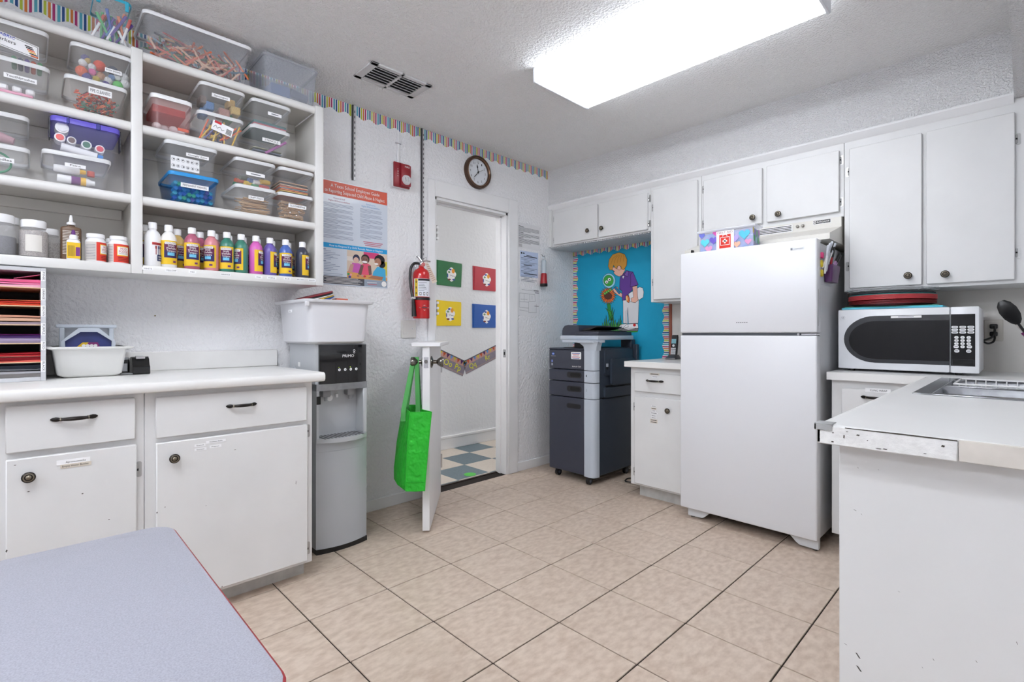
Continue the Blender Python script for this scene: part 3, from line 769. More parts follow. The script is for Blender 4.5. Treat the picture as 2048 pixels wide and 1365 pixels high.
single('paint_tube', MB(mat('bottle_white', (236, 236, 238), .4)).lathe([(.013, -3.395), (.014, -3.39), (.014, -3.325), (.010, -3.32)], (.235, 0, z3 + .064), 14, (Vector((1, 0, 0)), Vector((0, 0, 1)), Vector((0, 1, 0)))).m(plastic((240, 190, 60))).lathe([(.009, -3.32), (.0075, -3.302)], (.235, 0, z3 + .064), 12, (Vector((1, 0, 0)), Vector((0, 0, 1)), Vector((0, 1, 0)))), 'white paint bottle with yellow cap lying in the paint bin', 'bottle')
single('tempera_tube', MB(mat('bottle_white')).lathe([(.013, -3.385), (.015, -3.38), (.015, -3.295), (.010, -3.288), (.009, -3.275)], (.232, 0, z3 + .028), 14, (Vector((1, 0, 0)), Vector((0, 0, 1)), Vector((0, 1, 0)))).m(flat((110, 52, 120))).lathe([(.0154, -3.345), (.0154, -3.318)], (.232, 0, z3 + .028), 14, (Vector((1, 0, 0)), Vector((0, 0, 1)), Vector((0, 1, 0))), False).m(flat((226, 180, 70))).lathe([(.0154, -3.318), (.0154, -3.302)], (.232, 0, z3 + .028), 14, (Vector((1, 0, 0)), Vector((0, 0, 1)), Vector((0, 1, 0))), False), 'white tempera bottle with purple and yellow label lying in the paint bin', 'bottle')
single('red_cap', MB(plastic((226, 96, 84))).lathe([(.012, 0), (.012, .02)], (.20, -3.285, z3 + .06), 14), 'red bottle cap behind the yellow cap in the paint bin', 'cap')
front_label(b21, -3.335, z3 + .074, .060, .013, XB, 'Paint', .014)
b20 = bin_box('clear box of paint jars with a purple latched lid', -3.303, z3 + .112, 0.205, 0.136, 0.25, XB, body=clear('violet_clear_plastic', (190, 194, 220), .07), lid=mat('purple_lid', (96, 84, 190), .4), taper=.84)
part('latch', MB(mat('navy_latch', (40, 44, 130), .4)).box(XB - .006, XB + .003, -3.36, -3.352, z3 + .225, z3 + .249, .002).box(XB - .006, XB + .003, -3.275, -3.262, z3 + .225, z3 + .249, .002), b20)
for k in (-1, 1):
    part('side_latch', MB(mat('black_latch', (34, 34, 44), .4)).box(XB - .06, XB - .02, -3.303 + k * .1035 - .002, -3.303 + k * .1035 + .002, z3 + .165, z3 + .245, .001), b20)
JR = [((238, 238, 240), -3.372, .212, .020), ((224, 86, 78), -3.378, .175, .016), ((112, 88, 82), -3.345, .172, .014), ((70, 120, 96), -3.302, .166, .016), ((206, 70, 84), -3.262, .160, .015)]
for c, y, z, r in JR:
    tj = thing('paint_jar', 'small paint jar lying lid outwards in the purple latched box' , 'jar', (XB - .05, y, z3 + z - r), 'paint jars in the latched box')
    part('jar', MB(WHITE).lathe([(r, XB - .075), (r, XB - .022)], (0, y, z3 + z), 14, 'x'), tj)
    part('lid', MB(plastic(c)).lathe([(r * .72, XB - .022), (r * .72, XB - .0195)], (0, y, z3 + z), 14, 'x'), tj)
single('glue_tube', MB(mat('bottle_white')).tube([(XB - .036, -3.375, z3 + .145), (XB - .036, -3.270, z3 + .130)], .0145, 14), 'white glue tube lying across the purple latched box', 'tube')
single('blue_cap_tube', MB(plastic((70, 140, 214))).tube([(XB - .036, -3.268, z3 + .130), (XB - .036, -3.252, z3 + .128)], .011, 12), 'blue cap at the end of the white glue tube', 'cap')
# ================================================================== BOTTLES AND JARS ON THE BOTTOM SHELF
ZB = 1.3605
def lathe_thing(name, label, cat, loc, group=None, rotz=0.0):
    return thing(name, label, cat, loc, group, rotz=rotz)
BOTM = MB(mat('bottle_cap_white', (238, 238, 240), .35))
BOTM.lathe([(.0155, .153), (.0155, .176), (.0135, .180), (.0, .1802)], (0, 0, 0), 18); CAPM = BOTM.mesh('cap')
R = .0295
def label_patch(mb, r, a0, a1, z0, z1, n=12):
    """part of an upright cylinder, angles from +X"""
    for i in range(n):
        t0, t1 = a0 + (a1 - a0) * i / n, a0 + (a1 - a0) * (i + 1) / n
        mb.face(mb.ring([(r * math.cos(t0), r * math.sin(t0), z0), (r * math.cos(t1), r * math.sin(t1), z0), (r * math.cos(t1), r * math.sin(t1), z1), (r * math.cos(t0), r * math.sin(t0), z1)]))
YEL = flat((226, 186, 44)); MAR = flat((96, 34, 76)); NAVY = flat((52, 40, 88)); SKY = flat((110, 186, 220)); WINK = flat((240, 238, 236))
lb = MB(YEL); label_patch(lb, R + .0006, -1.25, 1.25, .012, .112, 20)
lb.m(MAR); label_patch(lb, R + .0010, -.72, 1.0, .070, .100, 14); lb.m(NAVY); label_patch(lb, R + .0010, -.72, 1.0, .040, .070, 14)
lb.m(SKY); label_patch(lb, R + .0014, -.30, .55, .049, .062, 8)
FL = Fr((0, 0, 0), (0, 1, 0)); BD = ((0, 0, 0), R + .001)
lb.m(WINK); label_patch(lb, R + .0014, -.62, .82, .096, .106, 10)
for s, v, h, w in (('Simply', .086, .0085, .024), ('Washable', .075, .0085, .036), ('Tempera', .0645, .0085, .032)):
    lb.m(WINK).txt(FL, s, .004, v, h, w, .0014, bend=BD)
lb.m(flat((60, 40, 80))).txt(FL, 'COLORATIONS', .003, .0985, .0058, .038, .0022, bend=BD)
lb.m(flat((110, 50, 110))); label_patch(lb, R + .0014, .35, .75, .020, .028, 4)
LABM = lb.mesh('paper_label')
BODY = {}
def tempera(y, x, rgb, rot, label, group=None, z=ZB, sc=1.0):
    t = lathe_thing('paint_bottle', label, 'bottle', (x, y, z), group, rot)
    if rgb not in BODY:
        BODY[rgb] = MB(mat('paint_in_bottle_%d_%d_%d' % rgb, rgb, .28)).lathe([(R - .003, 0), (R, .004), (R, .112), (R * .97, .122), (R * .85, .134), (R * .62, .145), (.013, .150), (.013, .154)], (0, 0, 0), 24).mesh('bottle')
    for n, me in (('bottle', BODY[rgb]), ('cap', CAPM), ('paper_label', LABM)):
        o = bpy.data.objects.new(n, me); COL.objects.link(o); o.parent = t
    if sc != 1: t.scale = (sc, sc, sc)
    return t
FRB = [(-3.036, (214, 178, 70), .0, 'yellow'), (-2.953, (170, 92, 116), -.22, 'wine red'), (-2.877, (204, 132, 140), -.85, 'salmon pink'), (-2.817, (58, 122, 106), -.5, 'green'), (-2.756, (64, 128, 112), -1.25, 'teal green'),
       (-2.695, (204, 96, 176), .75, 'magenta'), (-2.630, (104, 88, 164), 1.0, 'violet'), (-2.560, (76, 104, 176), -.25, 'blue'), (-2.476, (62, 64, 80), .85, 'charcoal')]
for y, c, r, n in FRB:
    c0 = c
    if n == 'yellow': c = (236, 234, 230)
    tempera(y, .252 + (.008 if FRB.index((y, c0, r, n)) % 2 else 0), c, r, ('squeeze bottle of %s tempera paint with white cap, front row' % n) if n != 'yellow' else 'white squeeze bottle of tempera with large yellow label, front row')
for y, c, n in ((-2.992, (222, 190, 120), 'pale yellow'), (-2.905, (176, 92, 120), 'dark pink'), (-2.846, (196, 140, 150), 'dusty pink'), (-2.788, (60, 116, 100), 'deep green'), (-2.727, (176, 150, 176), 'lilac'), (-2.664, (112, 104, 170), 'slate violet'), (-2.596, (120, 160, 160), 'grey green'), (-2.518, (96, 84, 140), 'dark violet'), (-2.496, (70, 70, 84), 'smoke grey')):
    tempera(y, .178 if n != 'smoke grey' else .120, c, .2, 'squeeze bottle of %s paint standing in the back row' % n)
tempera(-3.112, .185, (226, 224, 220), .3, 'squeeze bottle with dark label half hidden behind the shelf upright')
# the plain white bottle with a brush picture
t = thing('paint_bottle', 'plain white tempera bottle with a picture of brushes, beside the upright', 'bottle', (.252, -3.092, ZB), rotz=.55)
part('bottle', MB(mat('bottle_white')).lathe([(R - .003, 0), (R, .004), (R, .114), (R * .97, .124), (R * .85, .136), (R * .62, .147), (.013, .151), (.013, .156)], (0, 0, 0), 24), t)
o = bpy.data.objects.new('cap', CAPM); COL.objects.link(o); o.parent = t; o.location = (0, 0, .003)
mb = MB(flat((186, 60, 60))); label_patch(mb, R + .0008, -.75, .6, .088, .098, 10)
mb.m(flat((46, 56, 100))); label_patch(mb, R + .0008, -.15, .75, .022, .048, 8)
mb.m(INK).txt(FL, 'COLORATIONS', -.002, .090, .0055, .036, .0014, bend=BD); mb.m(WINK).txt(FL, 'TEMPERA', .009, .036, .006, .022, .0014, bend=BD).txt(FL, 'PAINT', .009, .026, .006, .018, .0014, bend=BD)
for a, c in ((-.35, (150, 60, 60)), (0.0, (60, 70, 120)), (.25, (90, 70, 60))):
    mb.m(flat(c)); label_patch(mb, R + .0008, a, a + .10, .048, .082, 2); label_patch(mb, R + .0010, a - .05, a + .15, .072, .084, 3)
part('paper_label', mb, t)
# large glitter jars
def jar(label, y, x, r, h, cap_h, cap_r, fill, fillz, glass=None):
    t = thing('glitter_jar', label, 'jar', (x, y, ZB))
    g = glass or mat('jar_plastic', (222, 222, 224), .12, alpha=.3)
    part('jar', MB(g).lathe([(r * .94, 0), (r, .006), (r, h * .78), (r * .96, h * .84), (cap_r * .96, h * .92), (cap_r * .94, h)], (x, y, ZB), 24), t)
    part('glitter', MB(mat('glitter_%d_%d_%d' % fill, fill, .5, noise=(260, .5, 2))).lathe([(r * .90, .004), (r * .95, .008), (r * .95, fillz)], (x, y, ZB), 24), t)
    part('lid', MB(WHITE).lathe([(cap_r, h * .97), (cap_r, h + cap_h - .003), (cap_r * .96, h + cap_h)], (x, y, ZB), 24), t)
    return t
jar('large clear jar half full of grey glitter with white lid, at the shelf front', -3.541, .235, .049, .118, .026, .044, (96, 98, 112), .066)
j = jar('large clear jar with a pale paper label and white lid', -3.449, .235, .041, .112, .024, .035, (190, 178, 172), .096)
mb = MB(flat((222, 218, 212)));
for v in j.children: pass
ORG[j.name] = Vector((0, 0, 0))
label_patch(mb, .0418, -.55, .55, .020, .080, 10); part('paper_label', mb, j); 
jar('clear jar with white lid standing behind the glitter jars', -3.515, .12, .035, .135, .022, .030, (168, 160, 152), .06)
jar('small clear jar of white sand with white lid behind the labelled jar', -3.402, .145, .036, .105, .020, .026, (214, 206, 200), .072)
# brown glue bottle, yellow glue bottle, two podge jars
t = thing('glue_bottle', 'flat brown glue bottle with white nozzle and printed text', 'bottle', (.225, -3.345, ZB))
BR = mat('brown_bottle', (104, 78, 58), .35)
part('bottle', MB(BR).loft([[(.225 + a, -3.345 + b, ZB + z) for a, b in rrect(0, 0, .034 * k, .062 * k, .015 * k, 4)] for z, k in ((0, .95), (.004, 1), (.118, 1), (.126, .96), (.130, .8), (.132, .38), (.138, .36))]), t)
part('nozzle', MB(WHITE).lathe([(.0135, .138), (.0135, .147), (.006, .151), (.005, .166), (.0035, .176), (.001, .177)], (.225, -3.345, ZB), 14), t)
fr = plX(.2425); mb = MB(flat((222, 214, 204)))
for k in range(16):
    mb.rect(fr, -3.370, -3.320 - random.random() * .006, ZB + .024 + k * .0058, ZB + .0262 + k * .0058, .0004)
part('printed_text', mb, t)
t = thing('glue_bottle', 'small white glue bottle with yellow label and purple tip', 'bottle', (.262, -3.340, ZB))
part('bottle', MB(WHITE).loft([[(.262 + a, -3.340 + b, ZB + z) for a, b in rrect(0, 0, .026 * k, .040 * k, .012 * k, 4)] for z, k in ((0, .95), (.003, 1), (.070, 1), (.076, .9), (.079, .6))]), t)
part('cap', MB(WHITE).lathe([(.0125, .079), (.0125, .092), (.008, .096)], (.262, -3.340, ZB), 14), t)
part('tip', MB(plastic((98, 40, 120))).lathe([(.0062, .096), (.0062, .106), (.0045, .113), (.001, .116)], (.262, -3.340, ZB), 12), t)
fr = plX(.2752); mb = MB(YEL); mb.rect(fr, -3.3595, -3.3205, ZB + .006, ZB + .066, .0004)
mb.m(flat((120, 60, 130))).rect(fr, -3.334, -3.3215, ZB + .016, ZB + .049, .0008); mb.m(flat((90, 60, 50)))
for k in range(9): mb.rect(fr, -3.356 + k * .0022, -3.3552 + k * .0022, ZB + .014, ZB + .054, .0008)
part('paper_label', mb, t)
PR = .0325
def podge(y, rot, label, x=.248):
    t = thing('decoupage_jar', label, 'jar', (x, y, ZB), rotz=rot)
    part('jar', MB(mat('bottle_white')).lathe([(PR - .002, 0), (PR, .003), (PR, .078), (PR * .95, .083), (.026, .090), (.026, .094)], (0, 0, 0), 24), t)
    part('lid', MB(WHITE).lathe([(.0285, .094), (.0285, .107), (.027, .109)], (0, 0, 0), 24), t)
    bd = ((0, 0, 0), PR + .001)
    mb = MB(flat((206, 200, 196))); label_patch(mb, PR + .0005, -1.7, -.55, .004, .076, 10)
    mb.m(flat((206, 58, 44))); label_patch(mb, PR + .0005, -.55, 1.4, .004, .076, 16)
    mb.m(YEL); label_patch(mb, PR + .0010, -.22, 1.02, .030, .068, 10); mb.m(WINK); label_patch(mb, PR + .0014, -.16, .96, .033, .065, 10)
    mb.m(flat((170, 40, 50))).txt(FL, 'MOD', .0135, .0535, .009, .020, .0018, bend=bd).txt(FL, 'PODGE', .0135, .0425, .009, .029, .0018, bend=bd)
    mb.m(INK).txt(FL, 'GLOSS-LUSTRE', .0135, .0375, .0032, .028, .0018, bend=bd)
    mb.m(flat((90, 30, 26)))
    for k in range(3): label_patch(mb, PR + .0010, -.1, .9, .010 + k * .006, .012 + k * .006, 6)
    for k in range(10): mb.m(GREYINK); label_patch(mb, PR + .0010, -1.6, -.65, .010 + k * .006, .0115 + k * .006, 4)
    part('paper_label', mb, t)
podge(-3.274, .55, 'white decoupage jar with red label beside the glue bottles')
podge(-3.203, -.04, 'white decoupage jar with red label next to the shelf upright')
podge(-3.208, .6, 'white decoupage jar in the second row behind the upright', .165)

# ================================================================== PAPER SORTER ON THE COUNTER
CTZ = 0.9125
SXF = 0.315
t = thing('paper_sorter', 'tall grey paper sorter of stacked slots labelled by colour', 'sorter', (.17, -3.56, CTZ))
SG = mat('sorter_laminate', (196, 197, 201), .5)
part('side_panel', MB(SG).box(.0255, SXF, -3.431, -3.417, CTZ, 1.318, .001), t)
part('side_panel', MB(SG).box(.0255, SXF, -3.715, -3.701, CTZ, 1.318, .001), t)
part('top_panel', MB(SG).box(.0255, SXF, -3.701, -3.431, 1.304, 1.318, .001), t)
part('base_panel', MB(SG).box(.0255, SXF, -3.701, -3.431, CTZ, CTZ + .014, .001), t)
part('back_panel', MB(mat('sorter_back', (60, 58, 62), .8)).box(.0205, .0255, -3.715, -3.417, CTZ, 1.318), t)
TAN = mat('hardboard_edge', (214, 186, 150), .8)
yz = [575.5, 612, 649.6, 686.5, 724]
zsl = [aX(80, y, SXF).z for y in yz]
for z in zsl:
    part('slot_shelf', MB(TAN).box(.0255, SXF - .004, -3.701, -3.431, z - .003, z), t)
fs = plX(SXF + .0003)
for s, py in (('PINK', 553), ('ORANGE', 589), ('BROWN', 623), ('PURPLE', 659), ('RED', 692), ('BLACK', 733)):
    v = aX(87.5, py, SXF).z
    mb = MB(PAPER); hh = .009 + len(s) * .0022
    mb.slab(fs, [(-3.4305, v - hh), (-3.4185, v - hh), (-3.4185, v + hh), (-3.4305, v + hh)], 0, .0006)
    mb.m(INK).txt(fs, s, -3.4262, v, .0058, hh * 1.7, .001, -math.pi / 2)
    part('name_label', mb, t)
def sheets(z, h, rgb, label, inset=.01, group=None, wav=.002):
    m = mat('paper_%d_%d_%d' % rgb, rgb, .85, spec=.15)
    ys = [-3.699 + .2675 * i / 10 for i in range(11)]
    ph = random.random() * 6
    top = [(y, z + h + wav * math.sin(ph + y * 14)) for y in ys]
    bot = [(y, z + (wav * .3 if z not in zsl else 0) * math.sin(ph + y * 9)) for y in ys]
    mb = MB(m)
    ringf = [(SXF - inset, y, zz) for y, zz in bot + top[::-1]]
    mb.prism(ringf, (-.24, 0, 0))
    n = max(1, int(h / .0035))
    single('paper_stack', mb, label, 'paper', group)
G = 'coloured paper in the sorter slots'
slots = [CTZ + .014] + sorted(zsl)
stk = [[((120, 116, 114), .012, 'grey'), ((176, 176, 180), .010, 'pale grey'), ((92, 94, 98), .006, 'ash'), ((34, 38, 46), .012, 'black'), ((20, 24, 32), .010, 'jet black')],
       [((206, 92, 82), .005, 'coral'), ((120, 26, 34), .010, 'dark red'), ((200, 132, 120), .003, 'dusty coral'), ((168, 34, 40), .006, 'red'), ((150, 30, 38), .003, 'crimson')],
       [((140, 126, 150), .008, 'greyish lilac'), ((188, 172, 202), .008, 'lilac'), ((60, 36, 84), .010, 'deep purple'), ((110, 40, 110), .003, 'plum')],
       [((150, 134, 144), .010, 'mauve grey'), ((206, 166, 140), .012, 'tan'), ((190, 138, 116), .006, 'brown')],
       [((196, 70, 46), .008, 'orange red'), ((176, 50, 40), .007, 'brick red'), ((206, 100, 66), .003, 'orange')],
       [((226, 168, 190), .008, 'pale pink'), ((222, 120, 156), .007, 'pink'), ((214, 96, 136), .009, 'rose pink')]]
for z, lst in zip(slots, stk):
    zz = z
    for c, h, n in lst:
        sheets(zz + .0003, h, c, 'stack of %s paper lying in the colour sorter' % n, .006 + random.random() * .012, G)
        zz += h + .0012
single('loose_paper', MB(mat('paper_rose_bent', (196, 92, 124), .85)).prism([(SXF - .012, -3.50, slots[5] + .028), (SXF - .012, -3.433, slots[5] + .046), (SXF - .012, -3.433, slots[5] + .0475), (SXF - .012, -3.50, slots[5] + .030)], (-.2, 0, 0)), 'bent sheet of rose paper sticking up in the top sorter slot', 'paper')

# ================================================================== WHITE TUB WITH TRAYS, STAPLER, TAPE
t = thing('dish_tub', 'white plastic tub holding clear trays on the left counter', 'tub', (.19, -3.29, CTZ))
def tubring(x0, x1, y0, y1, z, r=.02): return [(a, b, z) for a, b in rrect((x0 + x1) / 2, (y0 + y1) / 2, x1 - x0, y1 - y0, r, 4)]
TUBW = mat('tub_white', (236, 236, 234), .4)
part('tub', MB(TUBW).loft([tubring(.06, .225, -3.365, -3.205, CTZ), tubring(.045, .245, -3.385, -3.190, CTZ + .012), tubring(.025, .292, -3.400, -3.180, CTZ + .112), tubring(.029, .288, -3.396, -3.184, CTZ + .112), tubring(.049, .241, -3.381, -3.194, CTZ + .016)], True, True), t)
part('rim', MB(TUBW).loft([tubring(.022, .295, -3.402, -3.178, CTZ + .108), tubring(.005, .312, -3.418, -3.160, CTZ + .114), tubring(.004, .314, -3.420, -3.158, CTZ + .119), tubring(.025, .292, -3.399, -3.181, CTZ + .120)], False, False), t)
TC = mat('clear_tray_plastic', (214, 222, 232), .15, alpha=.75)
def hexframe(mb, x, yc, z0, w, h, cut, th, d):
    def hx(k): return [(yc - w / 2 + k, z0), (yc + w / 2 - k, z0), (yc + w / 2 - k * .7, z0 + h - cut), (yc + w / 2 - cut - k * .3, z0 + h - k), (yc - w / 2 + cut + k * .3, z0 + h - k), (yc - w / 2 + k * .7, z0 + h - cut)]
    o, i = hx(0), hx(th)
    for a in range(6):
        b = (a + 1) % 6
        mb.prism([(x, o[a][0], o[a][1]), (x, o[b][0], o[b][1]), (x, i[b][0], i[b][1]), (x, i[a][0], i[a][1])], (d, 0, 0))
    return i
mb = MB(TC); inner = hexframe(mb, .165, -3.290, CTZ + .03, .165, .162, .052, .016, .03)
th = thing('clear_tray', 'clear hexagonal tray with a navy picture standing in the white tub', 'tray', (.18, -3.29, CTZ + .02))
part('frame', mb, th)
part('picture', MB(mat('navy_card', (52, 62, 122), .4, noise=(18, .25))).prism([(.172, a, b) for a, b in inner], (.004, 0, 0)), th)
fp = plX(.1768); mb = MB(YEL); mb.pl(fp, [(-3.325, CTZ + .118), (-3.308, CTZ + .135), (-3.29, CTZ + .135), (-3.30, CTZ + .118)]); mb.m(flat((130, 50, 110))).pl(fp, [(-3.30, CTZ + .118), (-3.29, CTZ + .135), (-3.262, CTZ + .135), (-3.256, CTZ + .118)], .0012); mb.m(WINK)
for k in range(4): mb.disc(fp, -3.305 + k * .012, CTZ + .122, .006, .002, 10)
part('printed_art', mb, th)
th = thing('clear_tray', 'clear square tray standing behind the hexagonal tray', 'tray', (.10, -3.29, CTZ + .02))
mb = MB(TC); mb.box(.09, .135, -3.375, -3.360, CTZ + .03, CTZ + .192, .002).box(.09, .135, -3.222, -3.207, CTZ + .03, CTZ + .192, .002).box(.09, .135, -3.385, -3.197, CTZ + .192, CTZ + .206, .003)
part('frame', mb, th)
part('sheet', MB(mat('clear_tray_sheet', (196, 202, 210), .2, alpha=.5)).box(.10, .104, -3.36, -3.222, CTZ + .03, CTZ + .192), th)
t = thing('stapler', 'black and silver stapler standing behind the tape dispenser', 'stapler', (.165, -3.172, CTZ))
part('body', MB(BLACK).box(.15, .185, -3.190, -3.160, CTZ + .004, CTZ + .066, .006), t)
part('plate', MB(STEEL).box(.17, .200, -3.192, -3.140, CTZ, CTZ + .009, .003).box(.15, .186, -3.186, -3.160, CTZ + .060, CTZ + .070, .003), t)
part('sticker', MB(flat((180, 182, 188))).box(.185, .1858, -3.184, -3.168, CTZ + .014, CTZ + .046), t)
t = thing('tape_dispenser', 'black desktop tape dispenser on the left counter', 'tape dispenser', (.18, -3.12, CTZ))
prof = [(.10, 0), (.205, 0), (.212, .006), (.210, .030), (.196, .040), (.185, .062), (.165, .072), (.135, .070), (.115, .052), (.102, .02)]
part('body', MB(BLACK).prism([(x, -3.152, CTZ + z) for x, z in prof], (0, .058, 0)), t)
part('cutter', MB(CHROME).box(.180, .190, -3.140, -3.108, CTZ + .063, CTZ + .074, .001), t)
part('tape_roll', MB(mat('tape_roll', (210, 214, 216), .3, alpha=.8)).lathe([(.018, -.012), (.030, -.012), (.030, .012), (.018, .012)], (.145, -3.123, CTZ + .046), 20, 'y'), t)
single('wall_nail', MB(mat('rust_screw', (120, 112, 60), .5)).lathe([(.003, 0), (.003, .004)], (0, aX(310, 632, 0).y, aX(310, 632, 0).z), 8, 'x'), 'small screw left in the textured wall above the left counter', 'screw')
# ================================================================== WATER COOLER
CYa, CYb = -2.455, -2.187
SIL = mat('silver_plastic', (178, 182, 188), .32, metal=.12)
SIL2 = mat('grey_plastic_side', (186, 189, 193), .4)
t = thing('water_cooler', 'silver water cooler with black front panel beside the left counter', 'water cooler', (.21, -2.32, 0))
def front(x0, bul, ya, yb, n=10):
    return [(x0 + bul * (1 - (2 * i / n - 1) ** 2), ya + (yb - ya) * i / n) for i in range(n + 1)]
def slabf(mb, z0, z1, x0, bul, xb, ya=CYa, yb=CYb):
    pts = front(x0, bul, ya, yb) + [(xb, yb), (xb, ya)]
    return mb.loft([[(x, y, z0) for x, y in pts], [(x, y, z1) for x, y in pts]])
part('base', slabf(MB(BLACK), 0.0, 0.024, .372, .02, .04), t)
part('lower_door', slabf(MB(SIL), 0.0245, 0.500, .366, .03, .04), t)
part('collar', slabf(MB(SIL), 0.5005, 0.545, .366, .028, .04), t)
tr = part('drip_tray', slabf(MB(SIL2), 0.545, 0.566, .37, .055, .04), t)
mb = MB(BLACK)
for i in range(12):
    y = CYa + .03 + i * .018; mb.box(.30, .40, y, y + .008, .566, .5672)
part('grille', mb, tr)
mb = MB(SIL2); mb.box(.04, .29, CYa, CYb, .566, .80); mb.box(.29, .374, CYa, CYa + .012, .566, .80); mb.box(.29, .374, CYb - .022, CYb, .566, .80, .004)
part('alcove', mb, t)
for y in (-2.385, -2.255):
    mb = MB(mat('tap_grey', (150, 152, 156), .35)); mb.box(.29, .335, y - .022, y + .022, .762, .80, .008, 2); mb.cyl((.318, y, .775), (.318, y, .742), .010, .008, 10)
    part('tap', mb, t)
part('seal', MB(flat((232, 232, 232))).lathe([(.016, .2905), (.016, .292)], (0, -2.352, .752), 18, 'x'), t)
mb = MB(WHITE); mb.box(.29, .30, -2.322, -2.310, .752, .772, .002)
part('night_light', mb, t)
part('steel_band', slabf(MB(STEEL), .80, .833, .372, .012, .04), t)
part('head', slabf(MB(SIL2), .833, 1.031, .360, .010, .03), t)
FCp = plX(.378)
pn = part('front_panel', slabf(MB(mat('gloss_black', (8, 8, 12), .06, coat=.5)), .833, 1.026, .374, .010, .36, CYa + .014, CYb - .006), t)
cfr = plX(.3845); mb = MB(flat((232, 232, 234)))
mb.txt(cfr, 'PRIMO', -2.297, .963, .0135, .062, .001)
mb2 = cfr
for (u, v, r) in ((-2.2655, .986, .004), (-2.2655, .996, .005)):
    mb.line(cfr, [(u + r * math.cos(a), v + r * math.sin(a)) for a in [i * math.pi / 5 for i in range(11)]], .0016, .001)
for k in range(4):
    mb.disc(cfr, -2.344 + k * .030, .901, .0068, .001, 14)
mb.m(flat((90, 90, 96)))
for k in range(4): mb.disc(cfr, -2.344 + k * .030, .901, .003, .0014, 10)
mb.m(flat((170, 200, 60))).disc(cfr, -2.347, .913, .0025, .001, 8).disc(cfr, -2.287, .913, .0025, .001, 8)
part('printed_marks', mb, pn)
mb = MB(SIL2); s = Fr((0, CYa - .0003, 0), (1, 0, 0)); mb.slab(s, [(.03, .94), (.245, .94), (.245, .942), (.03, .942)], 0, .001); mb.lathe([(.030, 0), (.030, .003), (.02, .004), (.02, .007)], (.09, CYa, .885), 18, 'y')
part('side_vent', mb, t)
part('side_sticker', MB(flat((236, 236, 236))).slab(s, [(.145, .912), (.172, .912), (.172, .934), (.145, .934)], 0, .0008), t)
part('energy_sticker', MB(BLACK).box(.374, .3752, CYa + .000, CYa + .020, .735, .775), t)

# tub standing on the cooler
t = thing('storage_tub', 'large frosted white tub of plates on top of the water cooler', 'tub', (.21, -2.34, 1.0315))
FRO = mat('frosted_tub', (226, 226, 230), .3, alpha=.86)
zt = 1.032
def tb(g, z): return tubring(.035 - g, .392 + g, -2.497 - g, -2.200 + g, z, .03)
part('tub', MB(FRO).loft([tb(-.012, zt), tb(0, zt + .010), tb(.014, zt + .205), tb(.011, zt + .205), tb(-.003, zt + .013)], True, True), t)
part('rim', MB(FRO).loft([tb(.012, zt + .198), tb(.030, zt + .202), tb(.034, zt + .210), tb(.034, zt + .216), tb(.014, zt + .216), tb(.012, zt + .205)], False, False), t)
mb = MB(FRO); p = aX(613, 612, .405); mb.box(.400, .418, p.y - .010, p.y + .010, zt + .180, zt + .204, .003)
part('catch', mb, t)
fr = Fr((0, -2.512, 0), (1, 0, 0)); u, v = fr.px(580, 623)
mb = MB(PAPER); mb.slab(fr, [(u - .02, v - .006), (u + .03, v - .006), (u + .03, v + .007), (u - .02, v + .007)], 0, .001); mb.m(INK).txt(fr, 'METAL', u + .002, v - .003, .006, .02, .0014)
part('name_label', mb, t)
def plate(name, c, r, rgb, label, tilt, th=.004):
    o = single(name, MB(plastic(rgb)).lathe([(r * .6, 0), (r, .012), (r, .012 + th), (r * .6, th)], c, 28), label, 'plate', 'plates in the frosted tub')
    o.rotation_euler = tilt
for k, (c, n) in enumerate((((30, 92, 180), 'blue'), ((232, 190, 60), 'yellow'), ((236, 236, 236), 'white'), ((40, 40, 44), 'black'), ((150, 40, 52), 'dark red'))):
    plate('plate', (.22, -2.395 - k * .002, zt + .206 + k * .0066), .098, c, '%s plastic plate in the stack rising from the frosted tub' % n, (.28, .0, 0))
single('orange_box', MB(plastic((214, 106, 80))).box(.17, .23, -2.288, -2.222, zt + .12, zt + .238, .002), 'orange card box standing upright in the frosted tub', 'box')

# ================================================================== THINGS ON THE LEFT WALL
BORD = [(176, 190, 66), (206, 122, 60), (168, 56, 110), (84, 160, 178), (44, 76, 132)]
BM = [flat(c) for c in BORD]; BWHT = flat((226, 226, 228))
def stripes(fr, u0, u1, vt, hgt, amp, per, sw, flip=1, vertical=False, phase=0.0):
    """scalloped trimmer border: coloured stripes parted by white ones; vt = straight edge"""
    mb = MB(*BM, BWHT)
    n = int(abs(u1 - u0) / sw) + 1
    seq = [0, 5, 1, 5, 2, 5, 3, 3.5, 4, 5]
    wid = [.8, .45, .8, .45, .8, .6, .9, .45, .8, .45]
    u = u0; k = 0
    while u < u1 - 1e-4:
        w = sw * wid[k % 10]; e = min(u + w, u1)
        idx = seq[k % 10]; idx = 5 if idx in (5, 3.5) else int(idx)
        mb.cur = idx
        def bt(x): return vt - flip * (hgt + amp * math.sin(2 * math.pi * (x + phase) / per))
        pts = [(u, vt), (e, vt), (e, bt(e)), ((u + e) / 2, bt((u + e) / 2)), (u, bt(u))]
        if vertical: pts = [(b, a) for a, b in pts]
        mb.slab(fr, pts, .0006, .0016)
        u = e; k += 1
    return mb
u = -3.9
while u < -.35:
    e = min(u + .9, -.345)
    single('wall_border', stripes(LW, u, e, H - .001, .062, .0085, .088, .0106, 1, phase=u), 'scalloped rainbow striped paper border along the top of the left wall', 'border', 'striped border strips under the ceiling')
    u = e + .0005
DKG = mat('standard_grey', (74, 74, 78), .45, metal=.4); LTG = mat('standard_face', (206, 206, 208), .4, metal=.4)
